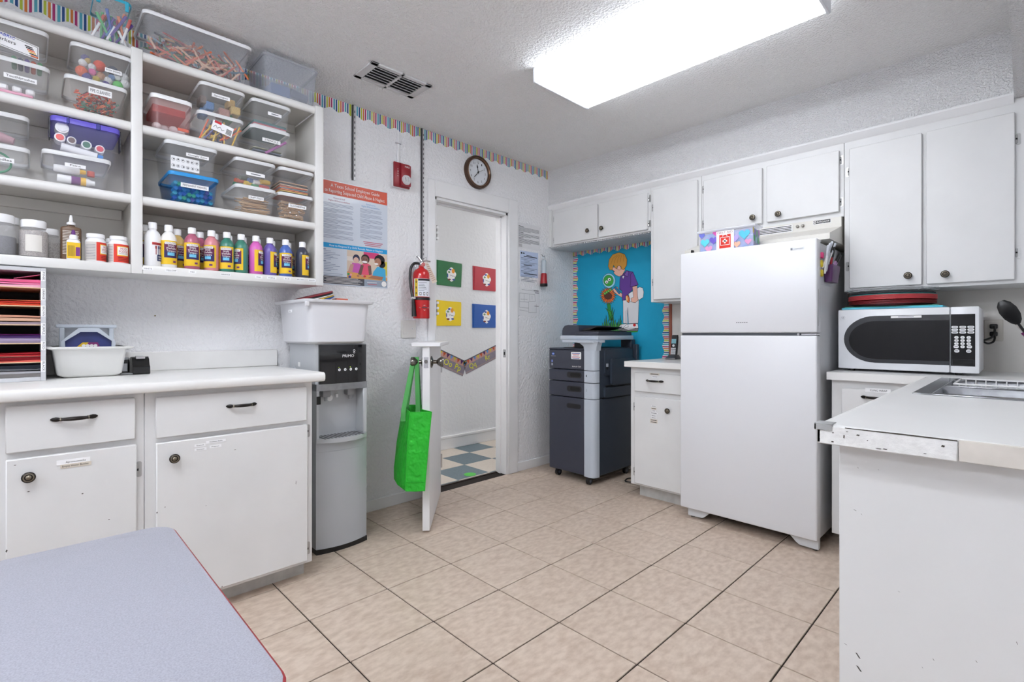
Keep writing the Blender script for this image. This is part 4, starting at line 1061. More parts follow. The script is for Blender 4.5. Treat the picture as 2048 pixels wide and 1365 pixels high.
def standard(y, z0, z1, label):
    t = thing('shelf_standard', label, 'shelf bracket', (.006, y, z0))
    part('channel', MB(LTG).box(.0005, .013, y - .002, y + .010, z0, z1, .001), t)
    part('edge', MB(DKG).box(.0005, .0132, y - .010, y - .002, z0, z1, .001), t)
    mb = MB(BLACK); z = z0 + .02
    while z < z1 - .02:
        mb.box(.0125, .0136, y + .002, y + .0065, z, z + .014); z += .0315
    part('slot', mb, t)
standard(-2.079, 1.99, H - .003, 'slotted grey metal shelf standard above the poster')
standard(-1.595, 1.20, H - .003, 'long slotted grey metal shelf standard beside the door')
# fire alarm strobe and its conduit
t = thing('fire_alarm', 'dark red fire alarm horn with clear strobe on the left wall', 'fire alarm', (.03, -1.765, 2.005))
RED = mat('alarm_red', (140, 26, 38), .35)
part('back_box', MB(WHITE).box(.0005, .022, -1.823, -1.712, 2.006, 2.158, .003), t)
part('body', MB(RED).box(.022, .036, -1.825, -1.708, 2.004, 2.160, .006, 2).box(.034, .056, -1.784, -1.710, 2.012, 2.152, .010, 2), t)
part('strobe', MB(mat('strobe_lens', (226, 226, 228), .12, alpha=.8)).loft([[(.052, -1.747 + a, 2.052 + b) for a, b in rrect(0, 0, .066 * k, .066 * k, .03 * k, 5)] if k == 1 else [(.052 + .014, -1.747 + a, 2.052 + b) for a, b in rrect(0, 0, .066 * k, .066 * k, .03 * k, 5)] for k in (1, .8)]), t)
mb = MB(CHROME)
for k in range(7): mb.box(.0665, .069, -1.772 + random.random() * .042, -1.764 + random.random() * .046, 2.03 + random.random() * .035, 2.036 + random.random() * .04)
part('reflector', mb, t)
fa = plX(.0562); mb = MB(flat((236, 230, 230))); mb.txt(fa, 'FIRE', -1.742, 2.128, .011, .034, .0006); f2 = plX(.0362)
for i, ch in enumerate('FIRE'): mb.txt(f2, ch, -1.797, 2.112 - i * .014, .007, .005, .0006)
part('printed_text', mb, t)
t = thing('conduit', 'thin white cable raceway running from the fire alarm up to the ceiling', 'conduit', (.006, -1.776, 2.16))
part('raceway', MB(WHITE).box(.0005, .011, -1.784, -1.768, 2.16, 2.368, .003), t)
part('clip', MB(CHROME).box(.0005, .013, -1.797, -1.756, 2.285, 2.292, .002), t)
# clock: twenty-four minutes to... hands as in the photograph
CC = Vector((0, -1.122, 2.251)); RC = .119
t = thing('wall_clock', 'round bronze rimmed wall clock with white dial above the door', 'clock', (.02, CC.y, CC.z - RC))
COP = mat('copper_line', (150, 112, 84), .3, metal=.7)
part('rim', MB(mat('clock_bronze', (84, 62, 50), .35, metal=.4)).lathe([(RC, .0005), (RC, .020), (RC * .97, .030), (RC * .90, .033), (RC * .86, .028)], CC, 40, 'x', False).m(COP).lathe([(RC * .86, .028), (RC * .84, .031), (RC * .82, .027)], CC, 40, 'x', False).m(mat('clock_bronze')).lathe([(RC * .82, .027), (RC * .78, .014)], CC, 40, 'x', False), t)
dl = part('dial', MB(mat('dial_white', (222, 226, 232), .4)).lathe([(RC * .80, .004), (RC * .80, .0145)], CC, 40, 'x'), t)
fc = Fr((.0145, CC.y, CC.z), (0, 1, 0)); mb = MB(INK)
for n in range(1, 13):
    a = math.pi / 2 - n * math.pi / 6
    mb.txt(fc, str(n), .070 * math.cos(a), .070 * math.sin(a) - .008, .016, .008 if n < 10 else .015, .0006)
for n in range(60):
    a = 2 * math.pi * n / 60; r0 = .083 if n % 5 == 0 else .086
    mb.line(fc, [(r0 * math.cos(a), r0 * math.sin(a)), (.0895 * math.cos(a), .0895 * math.sin(a))], .0014, .0006)
part('numeral', mb, dl)
def hand(deg, L, w, off, back=.012, spade=False):
    a = math.pi / 2 - math.radians(deg); c, s = math.cos(a), math.sin(a)
    def q(x, y): return (x * c - y * s, x * s + y * c)
    mb = MB(BLACK)
    pts = [(-back, -w / 2), (L * .55, -w / 2), (L * .62, -w * 1.6), (L, 0), (L * .62, w * 1.6), (L * .55, w / 2), (-back, w / 2)] if spade else [(-back, -w / 2), (L * .7, -w * .9), (L, 0), (L * .7, w * .9), (-back, w / 2)]
    mb.slab(fc, [q(*p) for p in pts], off, off + .0012)
    part('hand', mb, t)
hand(349, .055, .004, .003, spade=True); hand(222, .068, .003, .005); hand(62, .068, .0012, .007, .02)
part('pin', MB(BLACK).lathe([(.005, .015), (.004, .024)], CC, 12, 'x'), t)
# switch plate
t = thing('switch_plate', 'white double switch plate below the fire extinguisher', 'switch', (.004, -1.70, 1.052))
part('plate', MB(mat('switch_cream', (222, 220, 216), .35)).box(.0005, .007, -1.756, -1.644, 1.053, 1.168, .002), t)
part('rocker', MB(mat('switch_cream')).box(.007, .009, -1.742, -1.710, 1.078, 1.143, .002), t)
mb = MB(mat('toggle_slot', (96, 92, 86), .5)).box(.006, .0068, -1.679, -1.669, 1.098, 1.122); mb.m(WHITE).box(.006, .018, -1.677, -1.671, 1.112, 1.119, .001)
part('toggle', mb, t)
mb = MB(GREYINK)
for u, v in ((-1.726, 1.158), (-1.726, 1.062), (-1.674, 1.145), (-1.674, 1.076)): mb.lathe([(.0022, .006), (.0022, .0066)], (0, u, v), 8, 'x')
part('screw', mb, t)
# poster
PY0, PY1, PZ0, PZ1 = -2.300, -1.852, 1.363, 1.963
t = thing('poster', 'laminated child safety poster with red header and photo of three children', 'poster', (.003, (PY0 + PY1) / 2, PZ0))
part('sheet', MB(mat('poster_paper', (206, 214, 226), .25, coat=.3)).box(.0008, .0028, PY0, PY1, PZ0, PZ1), t)
fp = plX(.0028); W_, H_ = PY1 - PY0, PZ1 - PZ0
mb = MB(flat((202, 82, 58), .3)); mb.rect(fp, PY0 + .006, PY1 - .002, PZ1 - .082, PZ1 - .004, .0005)
mb.m(WINK).txt(fp, 'A Texas School Employee Guide', -2.062, PZ1 - .037, .020, .31, .0009).txt(fp, 'to Reporting Suspected Child Abuse & Neglect', -2.062, PZ1 - .068, .020, .38, .0009)
part('header', mb, t)
mb = MB(flat((176, 96, 120))); mb.txt(fp, 'Parent & Staff', -2.165, PZ1 - .103, .009, .07, .0005).txt(fp, 'Rights & Responsibilities', -2.165, PZ1 - .118, .009, .13, .0005)
mb.m(flat((96, 156, 206))).txt(fp, 'Employee', -1.965, PZ1 - .103, .009, .06, .0005).txt(fp, 'Rights & Responsibilities', -1.965, PZ1 - .118, .009, .12, .0005)
mb.m(flat((140, 148, 170)))
v = PZ1 - .132; k = 0
while v > PZ1 - .335:
    mb.rect(fp, -2.262, -2.262 + (.185 if k % 4 != 3 else .09) - random.random() * .012, v, v + .0024, .0005)
    if v > PZ1 - .31: mb.rect(fp, -2.035, -2.035 + (.150 if k % 4 != 3 else .07) - random.random() * .012, v, v + .0024, .0005)
    v -= .0068 if k % 4 != 3 else .0105; k += 1
mb.m(flat((190, 110, 130)))
for k in range(3): mb.rect(fp, -2.015 + k * .006, -1.885 - k * .008, PZ1 - .330 - k * .010, PZ1 - .325 - k * .010, .0005)
part('printed_text', mb, t)
mb = MB(flat((46, 156, 214))); mb.rect(fp, PY0 + .006, PY1 - .002, PZ0 + .213, PZ0 + .240, .0005)
mb.m(WINK).txt(fp, 'How to Respond if a Child Reveals Abuse or Neglect', -2.055, PZ0 + .221, .012, .34, .0009)
part('banner', mb, t)
mb = MB(flat((128, 140, 164)))
for blk in ((PZ0 + .198, 6), (PZ0 + .132, 6)):
    mb.rect(fp, -2.262, -2.245, blk[0], blk[0] + .006, .0005)
    for k in range(blk[1]):
        mb.disc(fp, -2.260, blk[0] - .0055 - k * .0092, .0012, .0005, 6)
        mb.rect(fp, -2.256, -2.256 + (.04 + .055 * ((k * 7) % 5) / 4), blk[0] - .0070 - k * .0092, blk[0] - .0042 - k * .0092, .0005)
for k in range(2): mb.rect(fp, -2.262, -2.145, PZ0 + .063 - k * .009, PZ0 + .0655 - k * .009, .0005)
part('bullet_list', mb, t)
mb = MB(flat((78, 80, 88))); mb.rect(fp, PY0 + .006, -2.008, PZ0 + .006, PZ0 + .050, .0005); mb.m(WINK)
for k in range(5): mb.rect(fp, -2.255 + .012 * (k % 2), -2.02 - .014 * ((k + 1) % 3), PZ0 + .012 + k * .0075, PZ0 + .0142 + k * .0075, .0009)
mb.m(flat((146, 158, 174))).rect(fp, -2.008, PY1 - .002, PZ0 + .006, PZ0 + .046, .0005); mb.m(flat((200, 80, 90))).rect(fp, -1.985, -1.925, PZ0 + .017, PZ0 + .0205, .0009); mb.m(WINK).rect(fp, -1.99, -1.925, PZ0 + .028, PZ0 + .031, .0009).disc(fp, -1.876, PZ0 + .026, .017, .0009, 18)
part('footer', mb, t)
# the printed photograph: three small figures at a table
ph0, ph1, pv0, pv1 = -2.118, PY1 - .002, PZ0 + .047, PZ0 + .212
mb = MB(flat((214, 196, 178))); mb.rect(fp, ph0, ph1, pv0, pv1, .0005)
def pp(u, v): return (ph0 + (ph1 - ph0) * u, pv0 + (pv1 - pv0) * v)
def el(u, v, ru, rv, rgb, off, n=18): mb.m(flat(rgb)).disc(fp, *pp(u, v), ru * (ph1 - ph0), off, n, rv * (pv1 - pv0))
def pg(pts, rgb, off): mb.m(flat(rgb)).pl(fp, [pp(*q) for q in pts], off)
pg([(.4, .78), (.78, .78), (.78, 1), (.4, 1)], (206, 70, 120), .0007); pg([(.86, .2), (1, .2), (1, .72), (.86, .7)], (206, 190, 70), .0007); pg([(.0, .62), (.3, .6), (.32, .75), (0, .78)], (222, 214, 206), .0007)
pg([(0, 0), (1, 0), (1, .12), (.3, .2), (0, .24)], (214, 158, 92), .0009)
pg([(.08, .22), (.36, .2), (.36, .5), (.28, .56), (.12, .55)], (196, 96, 176), .0011); pg([(.02, .22), (.12, .2), (.16, .5), (.08, .5)], (196, 150, 136), .0012)
el(.22, .72, .085, .15, (48, 52, 78), .0012); el(.215, .66, .065, .11, (214, 178, 162), .0014)
pg([(.32, .16), (.60, .16), (.58, .52), (.50, .58), (.40, .58), (.33, .5)], (222, 88, 116), .0016); pg([(.26, .16), (.34, .14), (.40, .5), (.33, .52)], (112, 84, 78), .0017); pg([(.53, .16), (.60, .2), (.58, .52), (.50, .5)], (120, 90, 82), .0017)
el(.44, .74, .105, .17, (52, 44, 46), .0018); el(.43, .70, .088, .145, (130, 96, 86), .0020); mb.m(WINK).disc(fp, *pp(.425, .63), .018, .0022, 12, .006)
for du in (-.03, .035): el(.43 + du, .73, .010, .012, (36, 30, 34), .0022, 8)
pg([(.60, .06), (.96, 0), (.95, .42), (.86, .5), (.74, .5), (.64, .3)], (70, 170, 214), .0024); pg([(.5, .06), (.86, .02), (.9, .14), (.62, .16)], (166, 112, 86), .0026)
el(.80, .76, .135, .19, (38, 34, 38), .0026); el(.86, .60, .09, .13, (40, 36, 40), .0026); el(.755, .68, .085, .145, (172, 122, 100), .0028); mb.m(WINK).disc(fp, *pp(.715, .60), .014, .0030, 12, .0055); el(.72, .71, .008, .010, (36, 30, 34), .0030, 8)
for (u, v, c) in ((.03, .14, (70, 150, 90)), (.08, .12, (226, 150, 170)), (.06, .04, (60, 70, 150)), (.42, .1, (206, 60, 70)), (.36, .12, (196, 150, 140)), (.26, .1, (176, 120, 96))): el(u, v, .035, .04, c, .0030, 8)
part('printed_photo', mb, t)

# fire extinguisher ---------------------------------------------------
EX = Vector((.085, -1.656, 1.178))
t = thing('fire_extinguisher', 'red fire extinguisher with black hose and paper tag hanging by the door', 'extinguisher', EX)
ER = mat('extinguisher_red', (186, 24, 28), .22, coat=.4)
rr = .054
part('cylinder', MB(ER).lathe([(rr * .93, 0), (rr, .006), (rr, .270), (rr * .96, .290), (rr * .8, .308), (rr * .45, .320), (.016, .328), (.016, .338)], EX, 28), t)
def exl(mb, a0, a1, z0, z1, r=rr + .0008, n=10):
    for i in range(n):
        q0, q1 = a0 + (a1 - a0) * i / n, a0 + (a1 - a0) * (i + 1) / n
        mb.face(mb.ring([EX + Vector((r * math.cos(q), r * math.sin(q), z)) for q, z in ((q0, z0), (q1, z0), (q1, z1), (q0, z1))]))
aw = math.atan2(CAM.y - EX.y, CAM.x - EX.x)
mb = MB(flat((226, 228, 236))); exl(mb, aw - .95, aw + 1.25, .138, .252); mb.m(YEL); exl(mb, aw - .80, aw - .42, .140, .250, rr + .0014, 4); mb.m(INK); exl(mb, aw - .36, aw + 1.2, .238, .250, rr + .0014, 6)
for k in range(3): exl(mb, aw - .66, aw - .56, .152 + k * .036, .166 + k * .036, rr + .002, 2)
mb.m(GREYINK)
for k in range(6): exl(mb, aw - .3, aw + .35 + .3 * ((k * 3) % 4) / 3, .174 + k * .010, .177 + k * .010, rr + .0014, 4)
for k in range(3): mb.m(flat((70, 72, 80))); exl(mb, aw - .2 + k * .42, aw + .02 + k * .42, .146, .166, rr + .0014, 2); mb.m(WINK); exl(mb, aw - .15 + k * .42, aw - .03 + k * .42, .150, .162, rr + .002, 2)
part('instruction_label', mb, t)
mb = MB(WINK); c0 = EX + Vector((0, 0, .068)); ux = Vector((-math.sin(aw), math.cos(aw), 0)); nn = Vector((math.cos(aw), math.sin(aw), 0))
f3 = Fr(c0 + nn * 0, ux, (0, 0, 1)); bend = lambda u, v, o: c0 + nn * ((rr + o) * math.cos(u / rr)) + ux * ((rr + o) * math.sin(u / rr)) + Vector((0, 0, v))
dm = [(-.012, 0), (.020, .018), (.052, 0), (.020, -.018)]
mb.face(mb.ring([bend(u, v, .0016) for u, v in dm]))
mb.m(flat((70, 66, 76))); mb.face(mb.ring([bend(u, v, .0024) for u, v in ((.004, -.002), (.036, -.002), (.036, .004), (.004, .004))]))
part('maker_badge', mb, t)
part('strap', MB(BLACK).lathe([(rr + .001, .116), (rr + .003, .118), (rr + .003, .132), (rr + .001, .134)], EX, 28, cap=False), t)
mb = MB(CHROME); top = EX + Vector((0, 0, .338))
mb.lathe([(.014, 0), (.016, .006), (.016, .022), (.010, .03)], top, 14)
l = -ux
mb.tube([top + Vector((0, 0, .024)), top + ux * .03 + Vector((0, 0, .034)), top + ux * .058 + Vector((0, 0, .028))], .005, 8)
mb.tube([top + Vector((0, 0, .03)), top - ux * .02 + Vector((0, 0, .055)), top - ux * .03 + Vector((0, 0, .062))], .007, 8)
mb.tube([top + Vector((0, 0, .020)), top + ux * .02 + Vector((0, 0, .050)), top + ux * .032 + nn * .004 + Vector((0, 0, .056)), top + ux * .03 + Vector((0, 0, .036))], .0022, 6)
part('valve', mb, t)
part('gauge', MB(mat('gauge_face', (186, 96, 92), .3)).lathe([(.013, 0), (.013, .010), (.010, .012)], top + nn * .010 + ux * .012 + Vector((0, 0, .006)), 14, (ux, Vector((0, 0, 1)), nn)), t)
hs = [top - ux * .012 + Vector((0, 0, .014)), top - ux * .045 + nn * .01 + Vector((0, 0, .012)), top - ux * .066 + nn * .012 + Vector((0, 0, -.02)), top - ux * .070 + nn * .02 + Vector((0, 0, -.09)), top - ux * .060 + nn * .035 + Vector((0, 0, -.17)), top - ux * .050 + nn * .042 + Vector((0, 0, -.22))]
sm = []
for i in range(len(hs) - 1):
    for k in range(4):
        q = k / 4; p0 = hs[max(i - 1, 0)]; p1 = hs[i]; p2 = hs[i + 1]; p3 = hs[min(i + 2, len(hs) - 1)]
        sm.append(.5 * ((2 * p1) + (p2 - p0) * q + (2 * p0 - 5 * p1 + 4 * p2 - p3) * q * q + (3 * p1 - p0 - 3 * p2 + p3) * q ** 3))
sm.append(hs[-1])
part('hose', MB(BLACK).tube(sm, .0085, 10), t)
part('nozzle', MB(BLACK).cyl(hs[-1], hs[-1] + Vector((0, 0, -.105)) + ux * .006, .0105, .016, 12), t)
part('clip', MB(CHROME).box(hs[-1].x - .012, hs[-1].x + .012, hs[-1].y - .012, hs[-1].y + .012, hs[-1].z + .002, hs[-1].z + .018, .003), t)
tg = [top + ux * .022 + nn * .012 + Vector((0, 0, .02)), top + ux * .042 + nn * .012 + Vector((0, 0, .02)), top + ux * .100 + nn * .016 + Vector((0, 0, -.10)), top + ux * .070 + nn * .016 + Vector((0, 0, -.115))]
mb = MB(mat('paper_tag', (206, 190, 176), .8)); mb.prism(tg, nn * .0012)
mb.m(flat((150, 110, 96)))
for k in range(9):
    a = tg[0].lerp(tg[3], .1 + k * .095); b = tg[1].lerp(tg[2], .1 + k * .095); d = (tg[3] - tg[0]).normalized() * .003
    a, b = a.lerp(b, .15), a.lerp(b, .85); mb.face(mb.ring([a + nn * .0018, b + nn * .0018, b + d + nn * .0018, a + d + nn * .0018]))
part('tag', mb, t)
part('wall_hook', MB(CHROME).box(.0005, .035, EX.y - .012, EX.y + .012, EX.z + .30, EX.z + .37, .003), t)
# papers by the cabinet -------------------------------------------------
def wall_paper(quad, rgb, label, draw, off=.001):
    uv = [LW.px(*q) for q in quad]
    ys = [a for a, _ in uv]; zs = [b for _, b in uv]
    y0, y1, z0, z1 = min(ys), max(ys), min(zs), max(zs)
    t = thing('wall_notice', label, 'paper', (.001, (y0 + y1) / 2, z0))
    part('sheet', MB(mat('notice_%d_%d_%d' % rgb, rgb, .7)).box(.0004, .0014, y0, y1, z0, z1), t)
    mb = MB(INK); draw(mb, Fr((.0014, 0, 0), (0, 1, 0)), y0, y1, z0, z1); part('printed_text', mb, t)
def d1_(mb, f, a, b, c, d):
    h = d - c; z = d - .03
    for blk, n in ((.0, 5), (.0, 4), (.0, 5)):
        mb.m(INK).rect(f, a + .012, a + .065, z, z + .004, .0004); z -= .008; mb.m(flat((90, 92, 98)))
        for k in range(n): mb.rect(f, a + .012, b - .012 - (.0 if k < n - 1 else .1), z, z + .0028, .0004); z -= .0075
        z -= .004
    for k in range(4): mb.rect(f, a + .012, a + .05, z, z + .0025, .0004); z -= .0065
def d2_(mb, f, a, b, c, d):
    mb.disc(f, a + .015, d - .018, .008, .0004, 10).rect(f, a + .028, a + .05, d - .022, d - .014, .0004).rect(f, a + .07, b - .07, d - .034, d - .030, .0004)
    z = d - .045
    for k in range(18):
        mb.m(flat((92, 100, 120)) if k % 6 else flat((60, 64, 78))).rect(f, a + .01 + (.0 if k % 3 else .03), b - .012 - .03 * (k % 4), z, z + (.003 if k % 6 else .007), .0004); z -= .0115
def d3_(mb, f, a, b, c, d):
    mb.m(flat((90, 90, 96))); w, h = b - a, d - c
    def L(p): mb.line(f, [(a + x * w, c + y * h) for x, y in p], .0018, .0004)
    L([(.1, .3), (.1, .82), (.78, .80), (.8, .55), (.5, .52), (.5, .12), (.85, .12), (.85, .45)]); L([(.1, .5), (.5, .5)]); L([(.3, .5), (.3, .8)]); L([(.55, .55), (.55, .8)]); L([(.1, .3), (.5, .28)]); L([(.65, .6), (.65, .76)]); L([(.15, .6), (.45, .6)]); L([(.2, .95), (.7, .94)]); L([(.1, .2), (.45, .16)])
    mb.m(INK); mb.rect(f, a + .72 * w, a + .95 * w, c + .93 * h, c + .955 * h, .0004).rect(f, a + .78 * w, a + .97 * w, c + .86 * h, c + .88 * h, .0004).rect(f, a + .76 * w, a + .95 * w, c + .36 * h, c + .375 * h, .0004)
wall_paper([(1035, 444), (1080, 455), (1035, 495), (1080, 500)], (222, 222, 224), 'white typed notice on the wall above the blue form', d1_)
wall_paper([(1040, 502), (1076, 507), (1040, 553), (1076, 554)], (186, 200, 226), 'pale blue printed form on the wall between two notices', d2_)
wall_paper([(1034, 578), (1079, 580), (1034, 631), (1079, 632)], (226, 226, 228), 'white floor plan drawing on the wall under the blue form', d3_)
t = thing('flashlight', 'hanging flashlight with clear barrel and red head', 'flashlight', (.03, -.435, 1.468))
c = Vector((.032, -.432, 1.468))
part('head', MB(mat('flashlight_red', (160, 24, 34), .3)).lathe([(.030, .022), (.029, .03), (.026, .06), (.024, .10), (.020, .108)], c, 18), t)
part('lens_ring', MB(BLACK).lathe([(.029, 0), (.031, .004), (.031, .022)], c, 18), t)
part('barrel', MB(mat('clear_barrel', (196, 206, 214), .15, alpha=.7)).lathe([(.020, .108), (.020, .205), (.017, .216), (.006, .218)], c, 18), t)
ring = [c + Vector((0, .014 * math.cos(a), .231 + .014 * math.sin(a))) for a in [2 * math.pi * i / 14 for i in range(15)]]
part('ring', MB(CHROME).tube(ring, .0015, 5, cap=False), t)
mb = MB(BRONZE); mb.tube([c + Vector((-.031, 0, .262)), c + Vector((-.02, 0, .262)), c + Vector((-.008, 0, .245)), c + Vector((.004, 0, .243)), c + Vector((.008, 0, .252))], .0018, 6)
part('hook', mb, t)
# ================================================================== DUTCH DOOR, TOTE BAG, HALL WALL
hg = Vector((0.022, -1.482)); lt = Vector((0.515, -1.915))
dv = (lt - hg); DL = dv.length; ang = math.atan2(dv.y, dv.x)
DOORM = mat('door_paint', (230, 230, 232), .35, noise=(5, .04))
t = bpy.data.objects.new('door_1', None); COL.objects.link(t); t.location = (hg.x, hg.y, 0); t.rotation_euler = (0, 0, ang); t['kind'] = 'structure'; ORG['door_1'] = Vector((0, 0, 0))
t['label'] = 'white lower half of a Dutch door standing open with a narrow ledge'
# local: x along the leaf from the hinge, y to the hall side (+) / bag side (-)
part('leaf', MB(DOORM).box(0, DL, -.020, .020, .012, 1.010, .002), t)
part('ledge', MB(DOORM).box(.02, DL + .018, -.078, .078, 1.0105, 1.034, .004), t)
KN = mat('satin_nickel', (122, 118, 112), .22, metal=1.0)
for sg in (-1, 1):
    ax = (Vector((1, 0, 0)), Vector((0, 0, 1)), Vector((0, sg, 0)))
    part('knob', MB(KN).lathe([(.033, 0), (.033, .006), (.024, .010), (.011, .014), (.010, .030), (.018, .038), (.027, .052), (.028, .062), (.024, .070), (.002, .072)], (DL - .062, sg * .020, .925), 20, ax), t)
part('latch_plate', MB(CHROME).box(DL, DL + .0015, -.012, .012, .895, .955).m(mat('latch_bolt', (120, 118, 116), .3, metal=.9)).lathe([(.010, DL + .001), (.010, DL + .0035)], (0, 0, .930), 12, 'x'), t)
for z in (.18, .82):
    part('hinge', MB(CHROME).cyl((-.004, .022, z), (-.004, .022, z + .09), .007, n=10), t)
# bag hangs on the bag-side knob
bag = thing('tote_bag', 'bright green reusable tote bag hanging from the door knob', 'bag', (hg.x, hg.y, .30), rotz=ang)
GR = mat('green_fabric', (26, 176, 34), .6, noise=(14, .12), bump=(34, .5, 1, .006)); GRD = mat('green_strap', (74, 156, 78), .7)
bx1 = DL + .10
zb, ztp = -.040, .372
def ringb(z, xf, fl, nl, nr, fr_, bul):
    return [(xf, fl, z), ((xf + bx1) / 2, (fl + nl) / 2 - bul, z), (bx1, nl, z), (bx1 + .008, (nl + nr) / 2, z), (bx1, nr, z), (DL + .010, min(-.024, (nr + fr_) / 2), z), (xf, fr_, z), (xf - .004, (fl + fr_) / 2, z)]
out = [ringb(zb, DL - .13, -.196, -.092, .004, -.070, .012), ringb(zb + .06, DL - .14, -.198, -.092, .008, -.066, .016), ringb(zb + .2, DL - .15, -.185, -.086, .020, -.060, .014), ringb(ztp, DL - .16, -.152, -.072, .040, -.046, .004)]
def shrink(r, g):
    c = Vector((sum(p[0] for p in r) / 8, sum(p[1] for p in r) / 8, r[0][2]))
    return [Vector(p) + (c - Vector(p)).normalized() * g for p in r]
mb = MB(GR); mb.loft(out + [shrink(out[3], .004), shrink(out[2], .006), shrink(out[1], .006), [p + Vector((0, 0, .006)) for p in shrink(out[0], .006)]])
part('body', mb, bag)
mb = MB(GR)
for k in (2, 4):
    mb.tube([Vector(r[k]) for r in out], .003, 6)
mb.tube([Vector(out[0][k]) + Vector((.002, 0, .05)) for k in (2, 3, 4)], .002, 5)
mb.tube([Vector(p) for p in out[3] + out[3][:1]], .003, 6)
part('piping', mb, bag)
kx = DL - .062
def strap(yo, xa, xb, yk):
    mb = MB(GRD)
    pts = [(xa, yo, ztp - .06), (xa + .012, yo, ztp), (kx - .008, yk, .628), (kx, yk, .652), (kx + .008, yk, .628), (xb - .012, yo, ztp), (xb, yo, ztp - .06)]
    w = .012
    a = [Vector(p) + Vector((0, -w, 0)) for p in pts]; b = [Vector(p) + Vector((0, w, 0)) for p in pts]
    for i in range(len(pts) - 1):
        mb.loft([[a[i], b[i], b[i] + Vector((.0025, 0, .001)), a[i] + Vector((.0025, 0, .001))], [a[i + 1], b[i + 1], b[i + 1] + Vector((.0025, 0, .001)), a[i + 1] + Vector((.0025, 0, .001))]])
    part('handle', mb, bag)
strap(-.118, DL - .10, DL + .03, -.078); strap(-.048, DL - .11, DL - .02, -.058)
HWL = plX(HX + .0005)
def folder(quad, rgb, n):
    uv = [HWL.px(*q) for q in quad]      # TL TR BR BL
    t = thing('paper_folder', '%s glossy pocket folder with a name sticker on the hallway wall' % n, 'folder', (HX + .01, uv[3][0], uv[3][1]))
    m = mat('folder_' + n, rgb, .35, coat=.2)
    part('back_flap', MB(m).slab(HWL, uv, .001, .006), t)
    ctr = (sum(a for a, _ in uv) / 4, sum(b for _, b in uv) / 4)
    inner = [(uv[0][0] + .020, uv[0][1] - .006), (uv[1][0] - .016, uv[1][1] + .004), (uv[1][0] - .016, uv[1][1] - .006), uv[1], uv[2], (uv[3][0] + .008, uv[3][1] + .002)]
    inner = [(uv[0][0] + .020, uv[0][1] - .010), (uv[1][0] - .001, uv[1][1] - .012), (uv[2][0], uv[2][1] + .001), (uv[3][0] + .010, uv[3][1] + .001)]
    part('front_flap', MB(m).slab(HWL, inner, .0062, .010), t)
    mb = MB(WINK); c = (ctr[0] + .022, ctr[1] - .005)
    bl = [(c[0] + (.052 + .007 * math.sin(5 * a + 1)) * math.cos(a), c[1] + (.062 + .006 * math.cos(4 * a)) * math.sin(a)) for a in [2 * math.pi * i / 24 for i in range(24)]]
    mb.slab(HWL, bl, .0101, .0108)
    mb.m(flat((226, 150, 50))).disc(HWL, c[0] + .022, c[1] + .034, .018, .0112, 12, .022)
    mb.m(flat((60, 84, 160))).disc(HWL, c[0] - .012, c[1] + .046, .016, .0112, 10, .009).disc(HWL, c[0] + .028, c[1] - .046, .018, .0112, 10, .008).disc(HWL, c[0] - .042, c[1] - .012, .006, .0112, 8, .022)
    mb.m(flat((120, 50, 40))).disc(HWL, c[0] - .024, c[1] - .048, .018, .0112, 10, .008); mb.m(flat((120, 150, 110))).disc(HWL, c[0] - .026, c[1] + .022, .014, .0112, 10, .010)
    mb.m(INK).line(HWL, [(c[0] - .015, c[1] - .002), (c[0] - .006, c[1] - .014), (c[0] + .004, c[1] - .006), (c[0] + .014, c[1] - .016), (c[0] + .03, c[1] - .012), (c[0] + .04, c[1] - .02)], .003, .0116)
    part('name_sticker', mb, t)
folder([(871, 519.5), (923, 528), (921, 575), (873, 570)], (34, 112, 62), 'green')
folder([(945, 532), (992, 539), (990, 583.5), (945.5, 580)], (176, 22, 46), 'red')
folder([(868, 600), (921.5, 605), (921, 652), (868, 652)], (238, 206, 10), 'yellow')
folder([(944, 608), (992, 611.5), (990.5, 656), (944.5, 656)], (14, 84, 168), 'blue')
def banner(q, pairs, label, pos):
    tl, tr, br, bl = [Vector(HWL.px(*a)) for a in q]
    t = thing('alphabet_card', label, 'wall card', (HX + .002, bl.x, min(bl.y, br.y)))
    xd = (tr - tl); L = xd.length; xd = xd / L; yd = (tl - bl); Hh = yd.length
    yd = Vector((-xd.y, xd.x))
    o = HWL.p(bl.x, bl.y, 0); fr = Fr(o, HWL.x * xd.x + HWL.y * xd.y, HWL.x * yd.x + HWL.y * yd.y)
    part('card', MB(mat('slate_card', (136, 128, 142), .5, noise=(40, .12))).slab(fr, [(0, 0), (L, 0), (L, Hh), (0, Hh)], .001, .0025), t)
    mb = MB(flat((190, 148, 138))); mb.rect(fr, 0, L, Hh * .62, Hh * .97, .003); mb.m(flat((90, 92, 100))).rect(fr, 0, L, Hh * .93, Hh, .0034)
    mb.m(flat((206, 170, 150))).rect(fr, 0, L, Hh * .06, Hh * .075, .003).rect(fr, 0, L, Hh * .12, Hh * .132, .003)
    cs = [(88, 140, 200), (206, 186, 60), (190, 84, 50), (82, 34, 96)]
    n = int(L / .043)
    for k in range(n):
        u = (k + .5) * L / n; mb.m(flat(cs[(k + (1 if pos else 2)) % 4])).pl(fr, [(u - .017, Hh * .93), (u + .017, Hh * .93), (u, Hh * .66)], .0036)
    mb.m(flat((224, 222, 40)))
    for s, k in pairs: mb.txt(fr, s, L * k, Hh * .22, Hh * .38, None, .0036)
    part('printed_art', mb, t)
